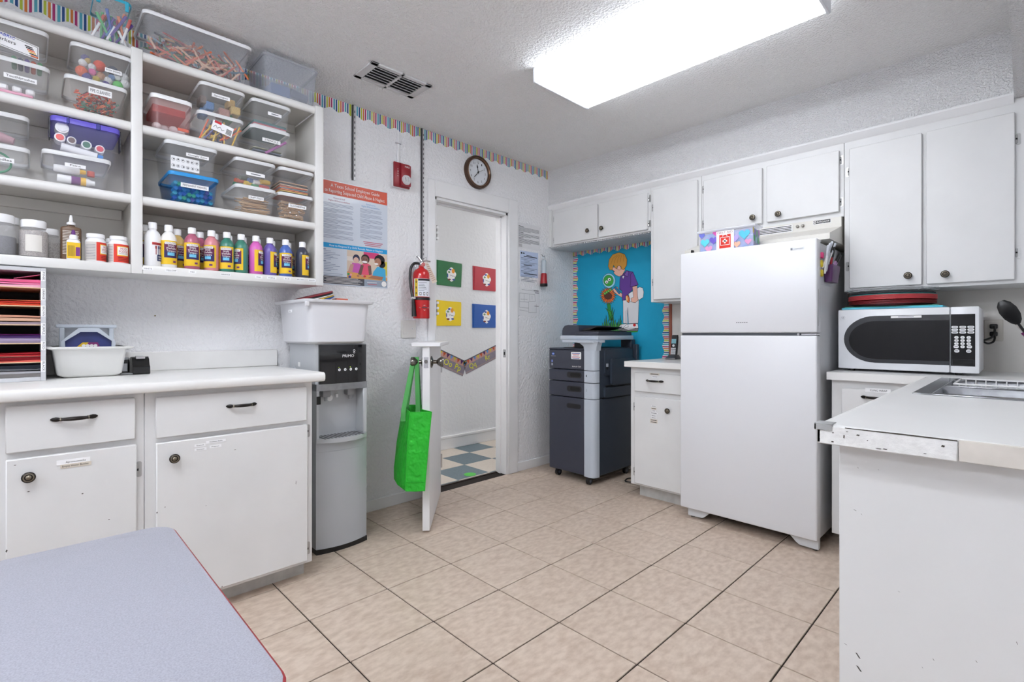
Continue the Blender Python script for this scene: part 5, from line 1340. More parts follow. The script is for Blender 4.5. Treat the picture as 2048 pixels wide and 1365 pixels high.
# left card continues behind the door, right card behind the jamb
banner([(846.8, 685.5), (925.2, 722.5), (915.7, 749), (846.8, 718)], (('Oo', .56), ('Pp', .82)), 'grey alphabet banner card reading Oo Pp on the hallway wall', False)
banner([(926, 723.2), (1030, 671), (1030, 702.5), (932, 749)], (('Qq', .14), ('Rr', .42), ('Ss', .66), ('Tt', .90)), 'grey alphabet banner card reading Qq Rr Ss on the hallway wall', True)

# ================================================================== BULLETIN BOARD ON THE BACK WALL
BBY = -.012
t = thing('bulletin_board', 'bright blue bulletin board with a cut-out boy looking at a flower', 'bulletin board', (.46, -.006, .80))
part('board', MB(mat('cork_wood_edge', (150, 84, 66), .6)).box(.001, .935, -.010, -.0005, .80, 1.815), t)
part('blue_paper', MB(mat('blue_board_paper', (8, 158, 196), .7, bump=(5, .25, 2, .02), noise=(3, .10))).box(.001, .915, BBY, -.0102, .80, 1.815), t)
fb = plY(BBY)
def bb(mbn, pts, rgb, off): mbn.m(flat(rgb)).pl(fb, [fb.px(*q) for q in pts], off)
b_ = stripes(fb, .001, .915, 1.815, .050, .008, .088, .0115)
part('border_strip', b_, t)
b_ = stripes(fb, .80, 1.765, .002, -.045, .008, .088, .0115, 1, True)
part('border_strip', b_, t)
b_ = stripes(fb, .80, 1.765, .914, .045, .008, .088, .0115, 1, True)
part('border_strip', b_, t)
# zoom coordinates of the drawing (x0=1140, y0=480, 5.462 px per pixel)
def Q(x, y): return (1140 + x / 5.462, 480 + y / 5.462)
def A(mb, rgb, pts, off, edge=True):
    uv = [fb.px(*Q(*p)) for p in pts]
    mb.m(flat(rgb)).pl(fb, uv, off)
    if edge: mb.m(INK).line(fb, uv + [uv[0]], .0026, off + .0003)
def E_(mb, rgb, x, y, rx, ry, off, edge=True, n=20): A(mb, rgb, [(x + rx * math.cos(2 * math.pi * i / n), y + ry * math.sin(2 * math.pi * i / n)) for i in range(n)], off, edge)
mb = MB(INK)
A(mb, (60, 160, 50), [(520, 925), (570, 915), (740, 990), (740, 1010), (620, 1015), (560, 985)], .0012, False)
for k in range(16):
    x = 352 + k * 13; hgt = (70, 110, 90, 140, 100, 80)[k % 6]
    A(mb, ((86, 176, 72), (60, 148, 56))[k % 2], [(x - 4, 995), (x + 24, 995), (x + 4 + (k % 3) * 12, 985 - hgt * 1.15)], .0013 + k * .00002)
A(mb, (40, 130, 56), [(405, 700), (440, 690), (470, 880), (430, 880)], .0018); A(mb, (52, 148, 60), [(390, 745), (450, 790), (455, 880), (425, 800)], .0019); A(mb, (52, 148, 60), [(470, 735), (462, 880), (446, 860), (455, 790)], .0019); A(mb, (52, 148, 60), [(488, 760), (466, 880), (456, 870)], .0019)
fx, fy = 418, 610
for k in range(22):
    a = 2 * math.pi * k / 22; r0, r1 = 34, 92
    A(mb, ((214, 100, 44), (226, 120, 54))[k % 2], [(fx + r0 * math.cos(a - .12), fy + r0 * math.sin(a - .12)), (fx + (r0 + r1) / 2 * math.cos(a - .14), fy + (r0 + r1) / 2 * math.sin(a - .14) * 1.05), (fx + r1 * math.cos(a), fy + r1 * math.sin(a) * 1.08), (fx + (r0 + r1) / 2 * math.cos(a + .14), fy + (r0 + r1) / 2 * math.sin(a + .14) * 1.05), (fx + r0 * math.cos(a + .12), fy + r0 * math.sin(a + .12))], .0020 + k * .00002)
E_(mb, (86, 52, 42), fx, fy + 5, 42, 36, .0026)
for k in range(4): E_(mb, (110, 190, 80), 384 + k * 19, 587 - k * 13, 13, 14, .0031 + k * .0001)
part('flower_cutout', mb, t)
mb = MB(INK)
# legs, shoes
A(mb, (214, 214, 216), [(580, 660), (755, 660), (745, 912), (640, 915), (632, 740), (625, 915), (582, 912)], .0014); A(mb, (200, 200, 204), [(600, 780), (625, 760), (632, 912), (602, 912)], .0018, False)
A(mb, (232, 232, 234), [(522, 962), (560, 925), (630, 915), (640, 950), (570, 975)], .0019); A(mb, (236, 236, 238), [(575, 968), (620, 925), (690, 916), (742, 918), (748, 965), (640, 985)], .0021)
A(mb, (120, 118, 120), [(522, 965), (748, 968), (742, 996), (600, 998), (524, 985)], .0020); E_(mb, (206, 40, 40), 706, 932, 16, 16, .0026, False)
# jar under the arm
A(mb, (222, 224, 226), [(640, 590), (760, 516), (795, 525), (808, 570), (800, 630), (760, 655), (660, 680)], .0022); A(mb, (206, 110, 60), [(612, 612), (632, 600), (655, 640), (648, 688), (628, 680), (610, 650)], .0025); A(mb, (226, 190, 130), [(612, 620), (626, 614), (634, 650), (624, 674), (612, 650)], .0028, False)
# shirt
A(mb, (96, 60, 140), [(548, 412), (620, 335), (690, 352), (748, 492), (690, 515), (690, 540), (632, 600), (600, 662), (572, 662), (570, 560), (542, 540)], .0024); A(mb, (104, 68, 150), [(665, 380), (690, 352), (748, 492), (660, 516), (668, 450)], .0030); A(mb, (120, 84, 160), [(596, 385), (622, 335), (645, 352), (632, 405)], .0031); A(mb, (236, 236, 240), [(572, 400), (598, 390), (582, 432)], .0030)
# arms and hands
A(mb, (226, 176, 156), [(684, 514), (736, 500), (740, 610), (748, 660), (715, 688), (675, 680), (668, 640), (696, 628)], .0032); A(mb, (226, 176, 156), [(470, 545), (500, 512), (525, 520), (530, 560), (572, 590), (570, 632), (520, 600), (485, 570)], .0032)
# head
A(mb, (228, 178, 158), [(455, 300), (520, 300), (590, 300), (606, 330), (572, 388), (540, 402), (505, 388), (478, 362), (488, 348), (470, 338)], .0034); E_(mb, (230, 182, 162), 540, 308, 20, 24, .0044)
A(mb, (206, 148, 60), [(420, 290), (430, 215), (470, 160), (540, 138), (600, 158), (626, 215), (622, 280), (590, 328), (565, 320), (560, 290), (520, 292), (512, 320), (490, 300), (480, 275), (462, 332), (436, 330)], .0038)
for k in range(5): mb.m(flat((150, 96, 30))).line(fb, [fb.px(*Q(450 + k * 34, 270 - k * 8)), fb.px(*Q(470 + k * 30, 205 - k * 4)), fb.px(*Q(520 + k * 16, 165))], .0022, .0042)
mb.m(INK).line(fb, [fb.px(*Q(470, 335)), fb.px(*Q(490, 344))], .004, .0044)
# magnifying glass with the caterpillar
A(mb, (40, 110, 150), [(482, 522), (500, 510), (556, 575), (540, 596)], .0036); E_(mb, (150, 206, 226), 428, 447, 70, 80, .0034); E_(mb, (60, 160, 64), 424, 446, 54, 60, .0039)
for x, y in ((404, 462), (434, 434)): E_(mb, (240, 240, 240), x, y, 19, 19, .0044); E_(mb, (20, 20, 20), x + 2, y + 2, 7, 7, .0049, False)
mb.m(INK).line(fb, [fb.px(*Q(418, 488)), fb.px(*Q(436, 494)), fb.px(*Q(454, 482))], .003, .0044)
part('boy_cutout', mb, t)

# ================================================================== UPPER CABINETS
UF = -.322                       # face frame
def upper(label, x0, x1, z0, z1, doors, cat='cabinet'):
    t = thing('wall_cabinet', label, cat, ((x0 + x1) / 2, -.16, z0))
    part('carcass', MB(CAB).box(x0 + .0005, x1 - .0005, UF, -.0005, z0, z1, .0015), t)
    for (a, b, c, d, kp, hx) in doors:
        o = part('door', MB(CAB).box(a, b, UF - .020, UF - .0005, c, d, .003), t)
        if kp:
            q = aY(kp[0], kp[1], UF - .020); knob(q, (0, -1, 0), o)
        if hx:
            sgn = 1 if hx > 0 else -1
            for z in (c + (d - c) * .16, d - (d - c) * .16):
                hinge(((b + .004) if sgn > 0 else (a - .004), UF - .0006, z), (0, -1, 0), (sgn, 0, 0), o, .05)
    return t
ZT = 2.1275
ua = upper('short white wall cabinet with two doors above the bulletin board', 0.0005, .9445, 1.803, ZT, [(.060, .497, 1.815, 2.075, (1177, 462), -1), (.512, .928, 1.815, 2.075, (1205, 457), 1)])
part('scribe', MB(CAB).box(.001, .03, UF - .012, UF - .0005, 1.803, ZT, .002), ua)
upper('tall white wall cabinet with one door between board and refrigerator', .945, 1.312, 1.302, ZT, [(.972, 1.292, 1.318, 2.085, None, -1)])
uc = upper('short white wall cabinet with two doors above the range hood', 1.3125, 2.1015, 1.712, ZT, [(1.334, 1.690, 1.738, 2.068, (1507, 436), -1), (1.716, 2.082, 1.738, 2.068, (1558, 429), 1)])
ud = upper('tall white double door wall cabinet above the microwave', 2.102, 2.80, 1.305, ZT, [(2.128, 2.428, 1.322, 2.062, (1817, 552), -1), (2.444, 2.748, 1.322, 2.062, (1891, 549), 1)])
upper('white corner wall cabinet at the end of the run over the sink', 2.8005, ROOM_X - .001, 1.305, ZT, [(2.83, 3.10, 1.322, 1.66, None, 0), (2.83, 3.10, 1.69, 2.062, None, 0)])
mb = MB(TRIM); mb.prism([(.0, YS - .001, 2.150), (.0, YS - .012, 2.146), (.0, YS - .014, 2.136), (.0, YS - .006, 2.126), (.0, UF - .001, 2.105), (.0, UF - .0005, 2.150)], (2.745, 0, 0))
struct('trim_cabinet_crown', mb)
# grooved strip under the short cabinet
mb = MB(mat('beadboard', (206, 208, 210), .5))
for k in range(46): mb.box(.004 + k * .0202, .019 + k * .0202, UF + .01, -.02, 1.795, 1.8028, .001)
part('beadboard_soffit', mb, ua)
# ---- range hood behind the refrigerator
t = thing('range_hood', 'almond range hood with vent slots, knobs and black badge', 'range hood', (1.71, -.3, 1.56))
HD = mat('almond_enamel', (214, 211, 204), .35)
hx0, hx1 = 1.318, 2.092
pr = [(-.02, 1.711), (-.338, 1.711), (-.338, 1.658), (-.565, 1.592), (-.565, 1.562), (-.02, 1.562)]
part('shell', MB(HD).prism([(hx0, y, z) for y, z in pr], (hx1 - hx0, 0, 0)), t)
fh = plY(-.3383)
def hpx(a, b): return fh.px(a, b)
mb = MB(WHITE); u0, u1 = hpx(1520, 462)[0], hpx(1584, 455)[0]
mb.slab(fh, [(u0 - .006, 1.664), (u1 + .004, 1.664), (u1 + .004, 1.704), (u0 - .006, 1.704)], 0, .002); mb.m(BLACK)
for k in range(4): mb.rect(fh, u0, u1 - .002, 1.669 + k * .0088, 1.6735 + k * .0088, .0024)
part('vent_grille', mb, t)
for px in (1595.5, 1606):
    u = hpx(px, 452)[0]; part('knob', MB(mat('hood_knob', (130, 126, 120), .3, metal=.7)).lathe([(.008, 0), (.008, .010), (.005, .013)], (u, -.338, 1.688), 14, 'y'), t)
u0, u1 = hpx(1627, 441)[0], hpx(1661, 438)[0]
mb = MB(WHITE); mb.slab(fh, [(u0 - .002, 1.686), (u1 + .002, 1.686), (u1 + .002, 1.708), (u0 - .002, 1.708)], 0, .001); mb.m(BLACK).rect(fh, u0, u1, 1.688, 1.706, .0014)
mb.m(WINK).disc(fh, u0 + .008, 1.697, .0065, .0018, 14).txt(fh, 'BARGAINR', (u0 + u1) / 2 + .007, 1.693, .008, (u1 - u0) * .72, .0018); mb.m(BLACK).disc(fh, u0 + .008, 1.697, .0045, .0022, 12); mb.m(WINK).txt(fh, 'ge', u0 + .008, 1.6955, .004, .005, .0026)
part('badge', mb, t)
# ================================================================== REFRIGERATOR
fx0, fx1, FYF = 1.358, 2.070, -.70
FW = mat('fridge_white', (222, 223, 227), .32, bump=(260, .05, 2, .001)); FGAS = mat('door_gasket', (150, 152, 156), .6); FSIDE = mat('fridge_side', (214, 216, 219), .35)
t = thing('refrigerator', 'white top freezer refrigerator with handleless doors', 'refrigerator', (1.71, -.38, 0))
part('cabinet', MB(FSIDE).box(fx0 + .008, fx1 - .008, -.615, -.06, .052, 1.540, .004), t)
part('gasket', MB(FGAS).box(fx0 + .012, fx1 - .012, -.632, -.615, .075, 1.540, .002), t)
f1 = part('freezer_door', MB(FW).box(fx0, fx1, FYF, -.632, 1.0865, 1.552, .008, 3), t)
f2_ = part('fresh_food_door', MB(FW).box(fx0, fx1, FYF, -.632, .062, 1.0715, .008, 3), t)
part('divider', MB(mat('divider_grey', (74, 78, 86), .5)).box(fx0 + .006, fx1 - .006, FYF + .014, -.632, 1.0718, 1.0862), t)
part('center_hinge', MB(CHROME).box(fx1 - .072, fx1 - .002, FYF + .006, -.64, 1.0745, 1.0835, .002).lathe([(.006, 0), (.006, .006)], (fx1 - .085, FYF + .014, 1.079), 12, 'y'), t)
part('top_hinge', MB(BLACK).box(fx0 + .046, fx0 + .056, -.66, -.635, 1.552, 1.575, .002).m(WHITE).box(fx1 - .05, fx1 - .006, -.66, -.60, 1.5405, 1.553, .003), t)
rec = MB(mat('handle_recess', (176, 178, 176), .5)); rec.box(fx1 - .0006, fx1 + .0006, -.682, -.672, 1.12, 1.30, .0)
part('edge_handle', rec, f1)
fr = plY(FYF); u0, v0 = fr.px(1581, 499); u1, v1 = fr.px(1608, 496)
mb = MB(mat('badge_silver', (196, 198, 202), .3, metal=.4)); mb.slab(fr, [(u0, v0 - .006), (u1, v0 - .006), (u1, v0 + .006), (u0, v0 + .006)], -.0005, .0015)
mb.m(GREYINK).rect(fr, u0 + .001, u0 + .010, v0 - .005, v0 + .005, .002); mb.m(flat((130, 132, 138)))
mb.rect(fr, u0 + .014, u1 - .003, v0 - .0012, v0 + .0012, .002)
part('badge', mb, f1)
u0, v0 = fr.px(1484, 645.5); mb = MB(flat((90, 92, 98))); [mb.rect(fr, u0 - .031 + k * .0105, u0 - .024 + k * .0105, v0 - .0018, v0 + .0018, .0006) for k in range(6)]
part('printed_text', mb, f1)
for (a, s) in ((fx0 + .03, 1), (fx1 - .004, -1)):
    mb = MB(FSIDE); mb.prism([(a, -.660, .062), (a + s * .16, -.660, .062), (a + s * .13, -.660, .052), (a + s * .10, -.660, .022), (a + s * .085, -.660, .012), (a, -.660, .010)], (0, .03, 0))
    mb.m(mat('foot_steel', (110, 106, 100), .4, metal=.8)).cyl((a + s * .02, -.64, 0), (a + s * .02, -.64, .016), .012, n=10); part('front_foot', mb, t)
for a in (fx0 + .06, fx1 - .06):
    part('rear_roller', MB(BLACK).cyl((a - .012, -.12, .024), (a + .012, -.12, .024), .024, n=14).m(FSIDE).box(a - .02, a + .02, -.16, -.08, .02, .056), t)
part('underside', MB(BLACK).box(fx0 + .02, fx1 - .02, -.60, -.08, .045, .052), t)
# first aid box on top
zt = 1.553
t = thing('first_aid_box', 'clear box lined with heart paper and a first aid sign on the refrigerator', 'box', (1.618, -.63, 1.5525))
ax0, ax1, ay0, ay1 = 1.456, 1.764, -.668, -.572
CLR = mat('clear_box_plastic', (226, 228, 236), .12, alpha=.25)
z0 = 1.5525
part('liner', MB(mat('heart_paper', (176, 172, 214), .6, noise=(22, .0, 1), rgb2=(112, 150, 214))).box(ax0 + .006, ax1 - .006, ay0 + .004, ay1 - .004, z0 + .004, z0 + .100, .003), t)
part('box', MB(CLR).box(ax0, ax1, ay0, ay1, z0, z0 + .106, .006, 2), t)
part('lid', MB(mat('clear_lid_plastic', (226, 228, 236), .12, alpha=.45)).box(ax0 - .010, ax1 + .010, ay0 - .008, ay1 + .008, z0 + .106, z0 + .122, .006, 2), t)
fa = plY(ay0 - .0006)
def heart(u, v, s, rgb, off=.001):
    part('printed_heart', MB(flat(rgb)).pl(fa, [(u + s * .062 * 16 * math.sin(a) ** 3, v + s * .062 * (13 * math.cos(a) - 5 * math.cos(2 * a) - 2 * math.cos(3 * a) - math.cos(4 * a))) for a in [2 * math.pi * i / 22 for i in range(22)]], off), t)
heart(ax0 + .038, z0 + .052, .026, (96, 206, 220)); heart(ax0 + .088, z0 + .060, .024, (112, 96, 196)); heart(ax1 - .050, z0 + .072, .030, (90, 190, 214)); heart(ax1 - .105, z0 + .055, .026, (176, 160, 222)); heart(ax0 + .02, z0 + .095, .018, (112, 120, 206)); heart(ax0 + .10, z0 + .098, .016, (206, 90, 170)); heart(ax1 - .03, z0 + .03, .018, (214, 150, 190)); heart(ax1 - .09, z0 + .022, .02, (224, 176, 150)); heart(ax0 + .06, z0 + .015, .022, (214, 150, 190))
fsd = Fr((ax1 + .0006, 0, 0), (0, 1, 0)); mb = MB(INK)
for u, v, c in ((-.68, .085, (206, 190, 120)), (-.655, .075, (150, 140, 190)), (-.63, .07, (140, 180, 150)), (-.668, .045, (90, 170, 110)), (-.64, .035, (150, 190, 200)), (-.61, .035, (120, 180, 140)), (-.60, .08, (190, 150, 190))): mb.m(flat(c)).disc(fsd, u, z0 + v, .012, .001, 12, .018)
part('printed_drops', mb, t)
mb = MB(PAPER); s0, s1 = fa.px(1433, 485)[0], fa.px(1468, 480)[0]; cx = (s0 + s1) / 2
mb.slab(fa, [(s0, z0 + .002), (s1, z0 + .002), (s1, z0 + .105), (s0, z0 + .105)], .0015, .0025)
mb.m(flat((120, 60, 70))).txt(fa, 'FIRST AID', cx, z0 + .090, .011, (s1 - s0) * .86, .003); mb.m(flat((206, 52, 40))).rect(fa, cx - .032, cx + .032, z0 + .008, z0 + .084, .003)
mb.m(WINK).rect(fa, cx - .026, cx + .026, z0 + .024, z0 + .070, .0034); mb.m(flat((206, 52, 40))).rect(fa, cx - .023, cx + .023, z0 + .027, z0 + .067, .0038)
mb.m(WINK).rect(fa, cx - .013, cx + .013, z0 + .0425, z0 + .0515, .0042).rect(fa, cx - .0045, cx + .0045, z0 + .034, z0 + .060, .0042).line(fa, [(cx - .012, z0 + .074), (cx - .010, z0 + .083), (cx + .010, z0 + .083), (cx + .012, z0 + .074)], .004, .0042)
part('sign', mb, t)
# magnetic marker caddy and its markers on the refrigerator side
SXR = fx1 - .008
t = thing('marker_caddy', 'magnetic marker holder stuck on the side of the refrigerator', 'holder', (SXR + .03, -.50, 1.33))
CD = mat('caddy_violet', (86, 40, 96), .35, alpha=.9)
part('pocket', MB(CD).loft([[(SXR + .004 + a, -.50 + b, 1.345) for a, b in rrect(.018, 0, .034, .13, .01, 3)], [(SXR + .004 + a, -.50 + b, 1.43) for a, b in rrect(.022, 0, .042, .15, .01, 3)]], True, False), t)
part('back', MB(mat('caddy_back', (214, 216, 220), .3)).box(SXR + .0005, SXR + .004, -.64, -.42, 1.33, 1.525, .001), t)
for z, y in ((1.432, -.625), (1.385, -.620)):
    part('magnet', MB(plastic((214, 190, 40))).lathe([(.018, 0), (.018, .008), (.014, .011)], (SXR + .004, y, z), 16, 'x'), t)
part('clip', MB(plastic((224, 70, 130))).box(SXR + .004, SXR + .018, -.638, -.612, 1.458, 1.488, .004), t)
pen = MB(WHITE); pen.lathe([(.004, -.07), (.0055, -.06), (.0055, .02)], (0, 0, 0), 10); pen.m(BLACK).lathe([(.0065, .02), (.0065, .066), (.004, .072)], (0, 0, 0), 10); penm = pen.mesh('pen')
PENS = [((224, 224, 228), -.60, 1.475, -.25, .5, 'white marker'), ((206, 208, 214), -.585, 1.465, .2, .35, 'pale grey marker'), ((170, 174, 184), -.57, 1.47, -.05, .45, 'grey marker'), ((228, 228, 230), -.545, 1.475, -.3, .5, 'white highlighter'), ((186, 40, 50), -.53, 1.45, .1, .3, 'red marker'), ((60, 40, 80), -.515, 1.455, .25, .4, 'dark violet marker'), ((190, 150, 196), -.475, 1.44, -.55, .55, 'lilac pen'), ((176, 140, 186), -.455, 1.435, -.62, .55, 'purple pen'), ((30, 30, 34), -.44, 1.42, -.15, .2, 'black pen'), ((216, 218, 222), -.615, 1.45, .05, .25, 'silver marker')]
for c, y, z, rx, ry, n in PENS:
    o = piece('marker_pen', penm, (SXR + .028, y, z), (rx, ry * .5, 0), '%s standing in the magnetic holder on the refrigerator' % n, 'pen', 'pens in the magnetic holder', plastic(c))
    if 'white' in n or 'silver' in n or 'pale' in n: o.material_slots[1].link = 'OBJECT'; o.material_slots[1].material = plastic((190, 194, 204))

# ================================================================== BASE CABINET LEFT OF THE REFRIGERATOR
BF = -.58
t = thing('base_cabinet', 'narrow white base cabinet with drawer between copier and refrigerator', 'cabinet', (1.14, -.3, 0))
part('body', MB(CAB).box(.946, 1.345, BF, -.014, .085, .862, .002), t)
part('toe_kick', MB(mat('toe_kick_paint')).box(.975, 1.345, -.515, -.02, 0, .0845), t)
q0, q1 = aY(1268, 745, BF - .02), aY(1356, 770, BF - .02)
dr = part('drawer', MB(CAB).box(.985, 1.325, BF - .020, BF - .0005, .705, .828, .003), t)
pull(aY(1309.5, 762.5, BF - .02), (0, -1, 0), (1, 0, 0), .125, dr)
do = part('door', MB(CAB).box(.985, 1.327, BF - .020, BF - .0005, .100, .672, .003), t)
knob(aY(1337.5, 822, BF - .02), (0, -1, 0), do)
for z in (.60, .17): hinge((.981, BF - .0006, z), (0, -1, 0), (-1, 0, 0), do)
fr = plY(BF - .0203)
def tinylabel(parent, px, py, w, h, bg, marks=1):
    u, v = fr.px(px, py); mb = MB(bg); mb.slab(fr, [(u - w, v - h), (u + w, v - h), (u + w, v + h), (u - w, v + h)], 0, .0006); mb.m(flat((70, 70, 72))).rect(fr, u - w * .8, u + w * .8, v - h * .35, v + h * .35, .001); part('name_label', mb, parent)
tinylabel(dr, 1309, 749, .034, .006, TAPE); tinylabel(dr, 1310, 754.5, .022, .004, PAPER)
for k, (py, w, bg) in enumerate(((813, .018, PAPER), (818, .018, TAPE), (822.5, .012, PAPER), (827, .026, PAPER), (832, .018, PAPER), (836, .018, PAPER), (841, .026, TAPE), (845, .026, TAPE))): tinylabel(do, 1307.5, py, w, .006 if bg is TAPE else .004, bg)
t = thing('countertop', 'short white laminate countertop beside the refrigerator', 'countertop', (1.14, -.3, .862))
part('top', MB(COUNTER).box(.922, 1.350, -.625, -.0005, .862, .900, .003), t)
# cordless phone
c = Vector((1.030, -.165, .9005))
t = thing('cordless_phone', 'black and silver cordless phone upright in its charging base', 'phone', c)
part('charging_base', MB(mat('phone_base', (60, 60, 64), .35)).loft([[(c.x + a, c.y + b, c.z) for a, b in rrect(0, 0, .085, .095, .02, 4)], [(c.x + a, c.y + b, c.z + .012) for a, b in rrect(0, 0, .080, .090, .02, 4)], [(c.x + a, c.y + b, c.z + .030) for a, b in rrect(0, .01, .056, .055, .012, 4)]]).m(CHROME).box(c.x - .040, c.x + .040, c.y - .049, c.y - .044, c.z + .004, c.z + .010, .002), t)
hd = part('handset', MB(BLACK).loft([[(c.x + a, c.y + .008 + z * .14 + b, c.z + z) for a, b in rrect(0, 0, w, d, .008, 3)] for z, w, d in ((.022, .042, .024), (.04, .046, .027), (.10, .047, .027), (.155, .046, .027), (.172, .040, .022))]), t)
fn = Vector((0, -1, .14)).normalized(); fph = Fr((c.x, c.y - .0065, c.z), (1, 0, 0), (0, .14, 1))
part('screen', MB(mat('phone_screen', (120, 170, 180), .3)).slab(fph, [(-.017, .112), (.017, .112), (.017, .145), (-.017, .145)], .001, .002), hd)
mb = MB(flat((206, 208, 212)))
for r in range(4):
    for k in range(3): mb.slab(fph, [(-.018 + k * .0125, .034 + r * .0125), (-.007 + k * .0125, .034 + r * .0125), (-.007 + k * .0125, .0435 + r * .0125), (-.018 + k * .0125, .0435 + r * .0125)], .001, .0024)
mb.lathe([(.009, .001), (.009, .003)], fph.p(0, .097), 14, (fph.x, fph.y, fph.n))
part('keypad', mb, hd)

# ================================================================== COPIER
cx0, cx1, cyf, cyb = .238, .662, -.60, -.09
CG = mat('copier_graphite', (54, 57, 70), .42); CG2 = mat('copier_graphite_side', (52, 60, 72), .35); CS = mat('copier_silver', (184, 192, 202), .35); CB = mat('copier_black', (22, 22, 26), .4)
t = thing('copier', 'dark graphite office copier with pale silver corner column on casters', 'copier', (.45, -.35, 0))
ccol = .575
part('cabinet', MB(CG).box(cx0, ccol, cyf, cyb, .062, .612, .006).m(CG2).box(ccol, cx1, cyf + .06, cyb, .066, .612, .004), t)
def silver(z0, z1): return MB(CS).loft([[(x, y, z) for x, y in [(ccol + .0005, cyf - .002), (cx1 - .035, cyf - .002), (cx1 - .014, cyf + .003), (cx1 - .003, cyf + .014), (cx1 + .002, cyf + .035), (cx1 + .002, cyf + .0595), (ccol + .0005, cyf + .0595)]] for z in (z0, z1)])
part('corner_column', silver(.058, .612), t); 
for k, (z0, z1, n) in enumerate(((.617, .727, '2'), (.732, .815, '1'))):
    d = part('paper_drawer', MB(CG).box(cx0, ccol, cyf, cyb, z0, z1, .004), t)
    part('drawer_column', silver(z0, z1), d)
    hz = (z0 + z1) / 2 + .006
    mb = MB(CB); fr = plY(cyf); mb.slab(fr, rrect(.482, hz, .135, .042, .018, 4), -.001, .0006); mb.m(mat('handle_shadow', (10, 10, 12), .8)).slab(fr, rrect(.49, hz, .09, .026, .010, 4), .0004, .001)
    part('handle_recess', mb, d)
    part('number', MB(INK).txt(plY(cyf - .002), n, ccol + .020, hz - .008, .016, .007, .0008), d)
mb = MB(CB); mb.slab(plY(cyf), rrect(.478, .552, .13, .034, .014, 4), -.001, .0008); part('handle_recess', mb, t)
part('engine', MB(CG).box(cx0, ccol, cyf, cyb, .820, .962, .004).m(CG2).box(ccol, cx1 - .004, cyf + .06, cyb, .617, .975, .006), t)
part('top_cover', MB(CG).box(cx0 - .001, ccol, cyf - .002, cyb, .962, .975, .005), t)
part('front_column', silver(.820, .960), t)
# column swings out into the control panel
mb = MB(CS); mb.loft([[(x, y, z) for x, y in ((ccol + .001 - e, cyf - .002 - f), (cx1 - .030, cyf - .002 - f), (cx1 + .001 + g, cyf + .020), (cx1 + .001 + g, cyf + .075), (ccol + .001 - e, cyf + .075))] for z, e, f, g in ((.960, 0, 0, 0), (.990, .003, .004, .004), (1.012, .03, .012, .012), (1.026, .10, .024, .02))])
mb.loft([[(x, y, z) for x, y in ((.395, cyf - .030), (cx1 - .02, cyf - .026), (cx1 + .02, cyf + .04), (cx1 + .02, cyf + .10), (.385, cyf + .08))] for z in (1.018, 1.036)])
part('control_panel', mb, t)
fr = Fr((0, 0, 1.0362), (1, 0, 0), (0, 1, 0)); mb = MB(flat((120, 126, 140)))
for k in range(9): mb.rect(fr, .415 + k * .022, .430 + k * .022, cyf - .010 + (k % 2) * .004, cyf - .004 + (k % 2) * .004, .0006).rect(fr, .42 + k * .022, .432 + k * .022, cyf + .020, cyf + .026, .0006)
mb.m(flat((50, 100, 200))).rect(fr, .60, .64, cyf - .006, cyf + .008, .0008).rect(fr, .47, .52, cyf + .034, cyf + .050, .0008)
part('key', mb, t)
sx0, sx1, syf, syb = .318, .668, -.565, -.10
part('scanner', MB(CS).box(sx0, sx1, syf, syb, 1.036, 1.068, .006, 2), t)
ad = MB(CG); ad.prism([(sx0 + .004, syf + .02, 1.069), (sx0 + .004, syf + .02, 1.10), (sx0 + .010, syf + .02, 1.122), (sx0 + .030, syf + .02, 1.142), (sx0 + .060, syf + .02, 1.147), (sx0 + .16, syf + .02, 1.145), (sx0 + .165, syf + .02, 1.10), (sx1 - .006, syf + .02, 1.095), (sx1 - .004, syf + .02, 1.069)], (0, .42, 0)); ad.box(sx0 + .14, sx1 - .002, syf + .006, syf + .02, 1.069, 1.094, .004)
part('document_feeder', ad, t)
part('feed_tray', MB(CB).prism([(sx0 + .17, syf + .05, 1.104), (sx0 + .19, syf + .05, 1.120), (sx1 - .05, syf + .05, 1.134), (sx1 - .05, syf + .05, 1.130), (sx0 + .24, syf + .05, 1.110)], (0, .33, 0)).box(sx0 + .165, sx1 - .02, syf + .03, syf + .40, 1.096, 1.104, .002), t)
part('support_post', MB(CG2).box(cx1 - .10, cx1 - .004, cyb - .03, cyb + .03, .97, 1.038, .004).m(CB).box(.40, .565, -.50, -.40, .975, 1.02, .004), t)
part('output_well', MB(CB).box(.30, cx1 - .02, -.50, cyb - .01, .972, .9775), t)
fr = Fr((cx1 - .0038, 0, 0), (0, 1, 0))
mb = MB(CG2); mb.slab(fr, rrect(-.300, .872, .36, .185, .02, 4), .0, .012); sd = part('side_door', mb, t)
part('bypass_tray', MB(CG2).slab(fr, rrect(-.272, .803, .30, .190, .016, 4), .013, .032), t)
part('latch', MB(flat((170, 176, 186))).slab(fr, [(-.467, .842), (-.445, .842), (-.445, .865), (-.467, .865)], .012, .015).m(CB).slab(fr, [(-.467, .822), (-.445, .822), (-.445, .842), (-.467, .842)], .0121, .014), t)
part('lower_side_door', MB(CG2).slab(fr, rrect(-.295, .655, .38, .072, .01, 3), .0, .016), t)
part('rear_panel', MB(CG2).box(cx1 - .02, cx1 + .03, cyb - .005, cyb + .03, .62, 1.00, .004), t)
part('side_gap', MB(CB).slab(fr, [(-.50, .612), (-.10, .612), (-.10, .619), (-.50, .619)], -.002, .0045).slab(fr, [(-.46, .694), (-.11, .694), (-.11, .706), (-.46, .706)], -.002, .0055), t)
fr = plY(cyf - .0003); mb = MB(flat((70, 110, 200))); mb.disc(fr, .281, .930, .013, .0006, 18, .010); mb.m(WINK).txt(fr, 'KONICA MINOLTA', .283, .911, .004, .046, .0006); mb.rect(fr, .272, .290, .929, .931, .001)
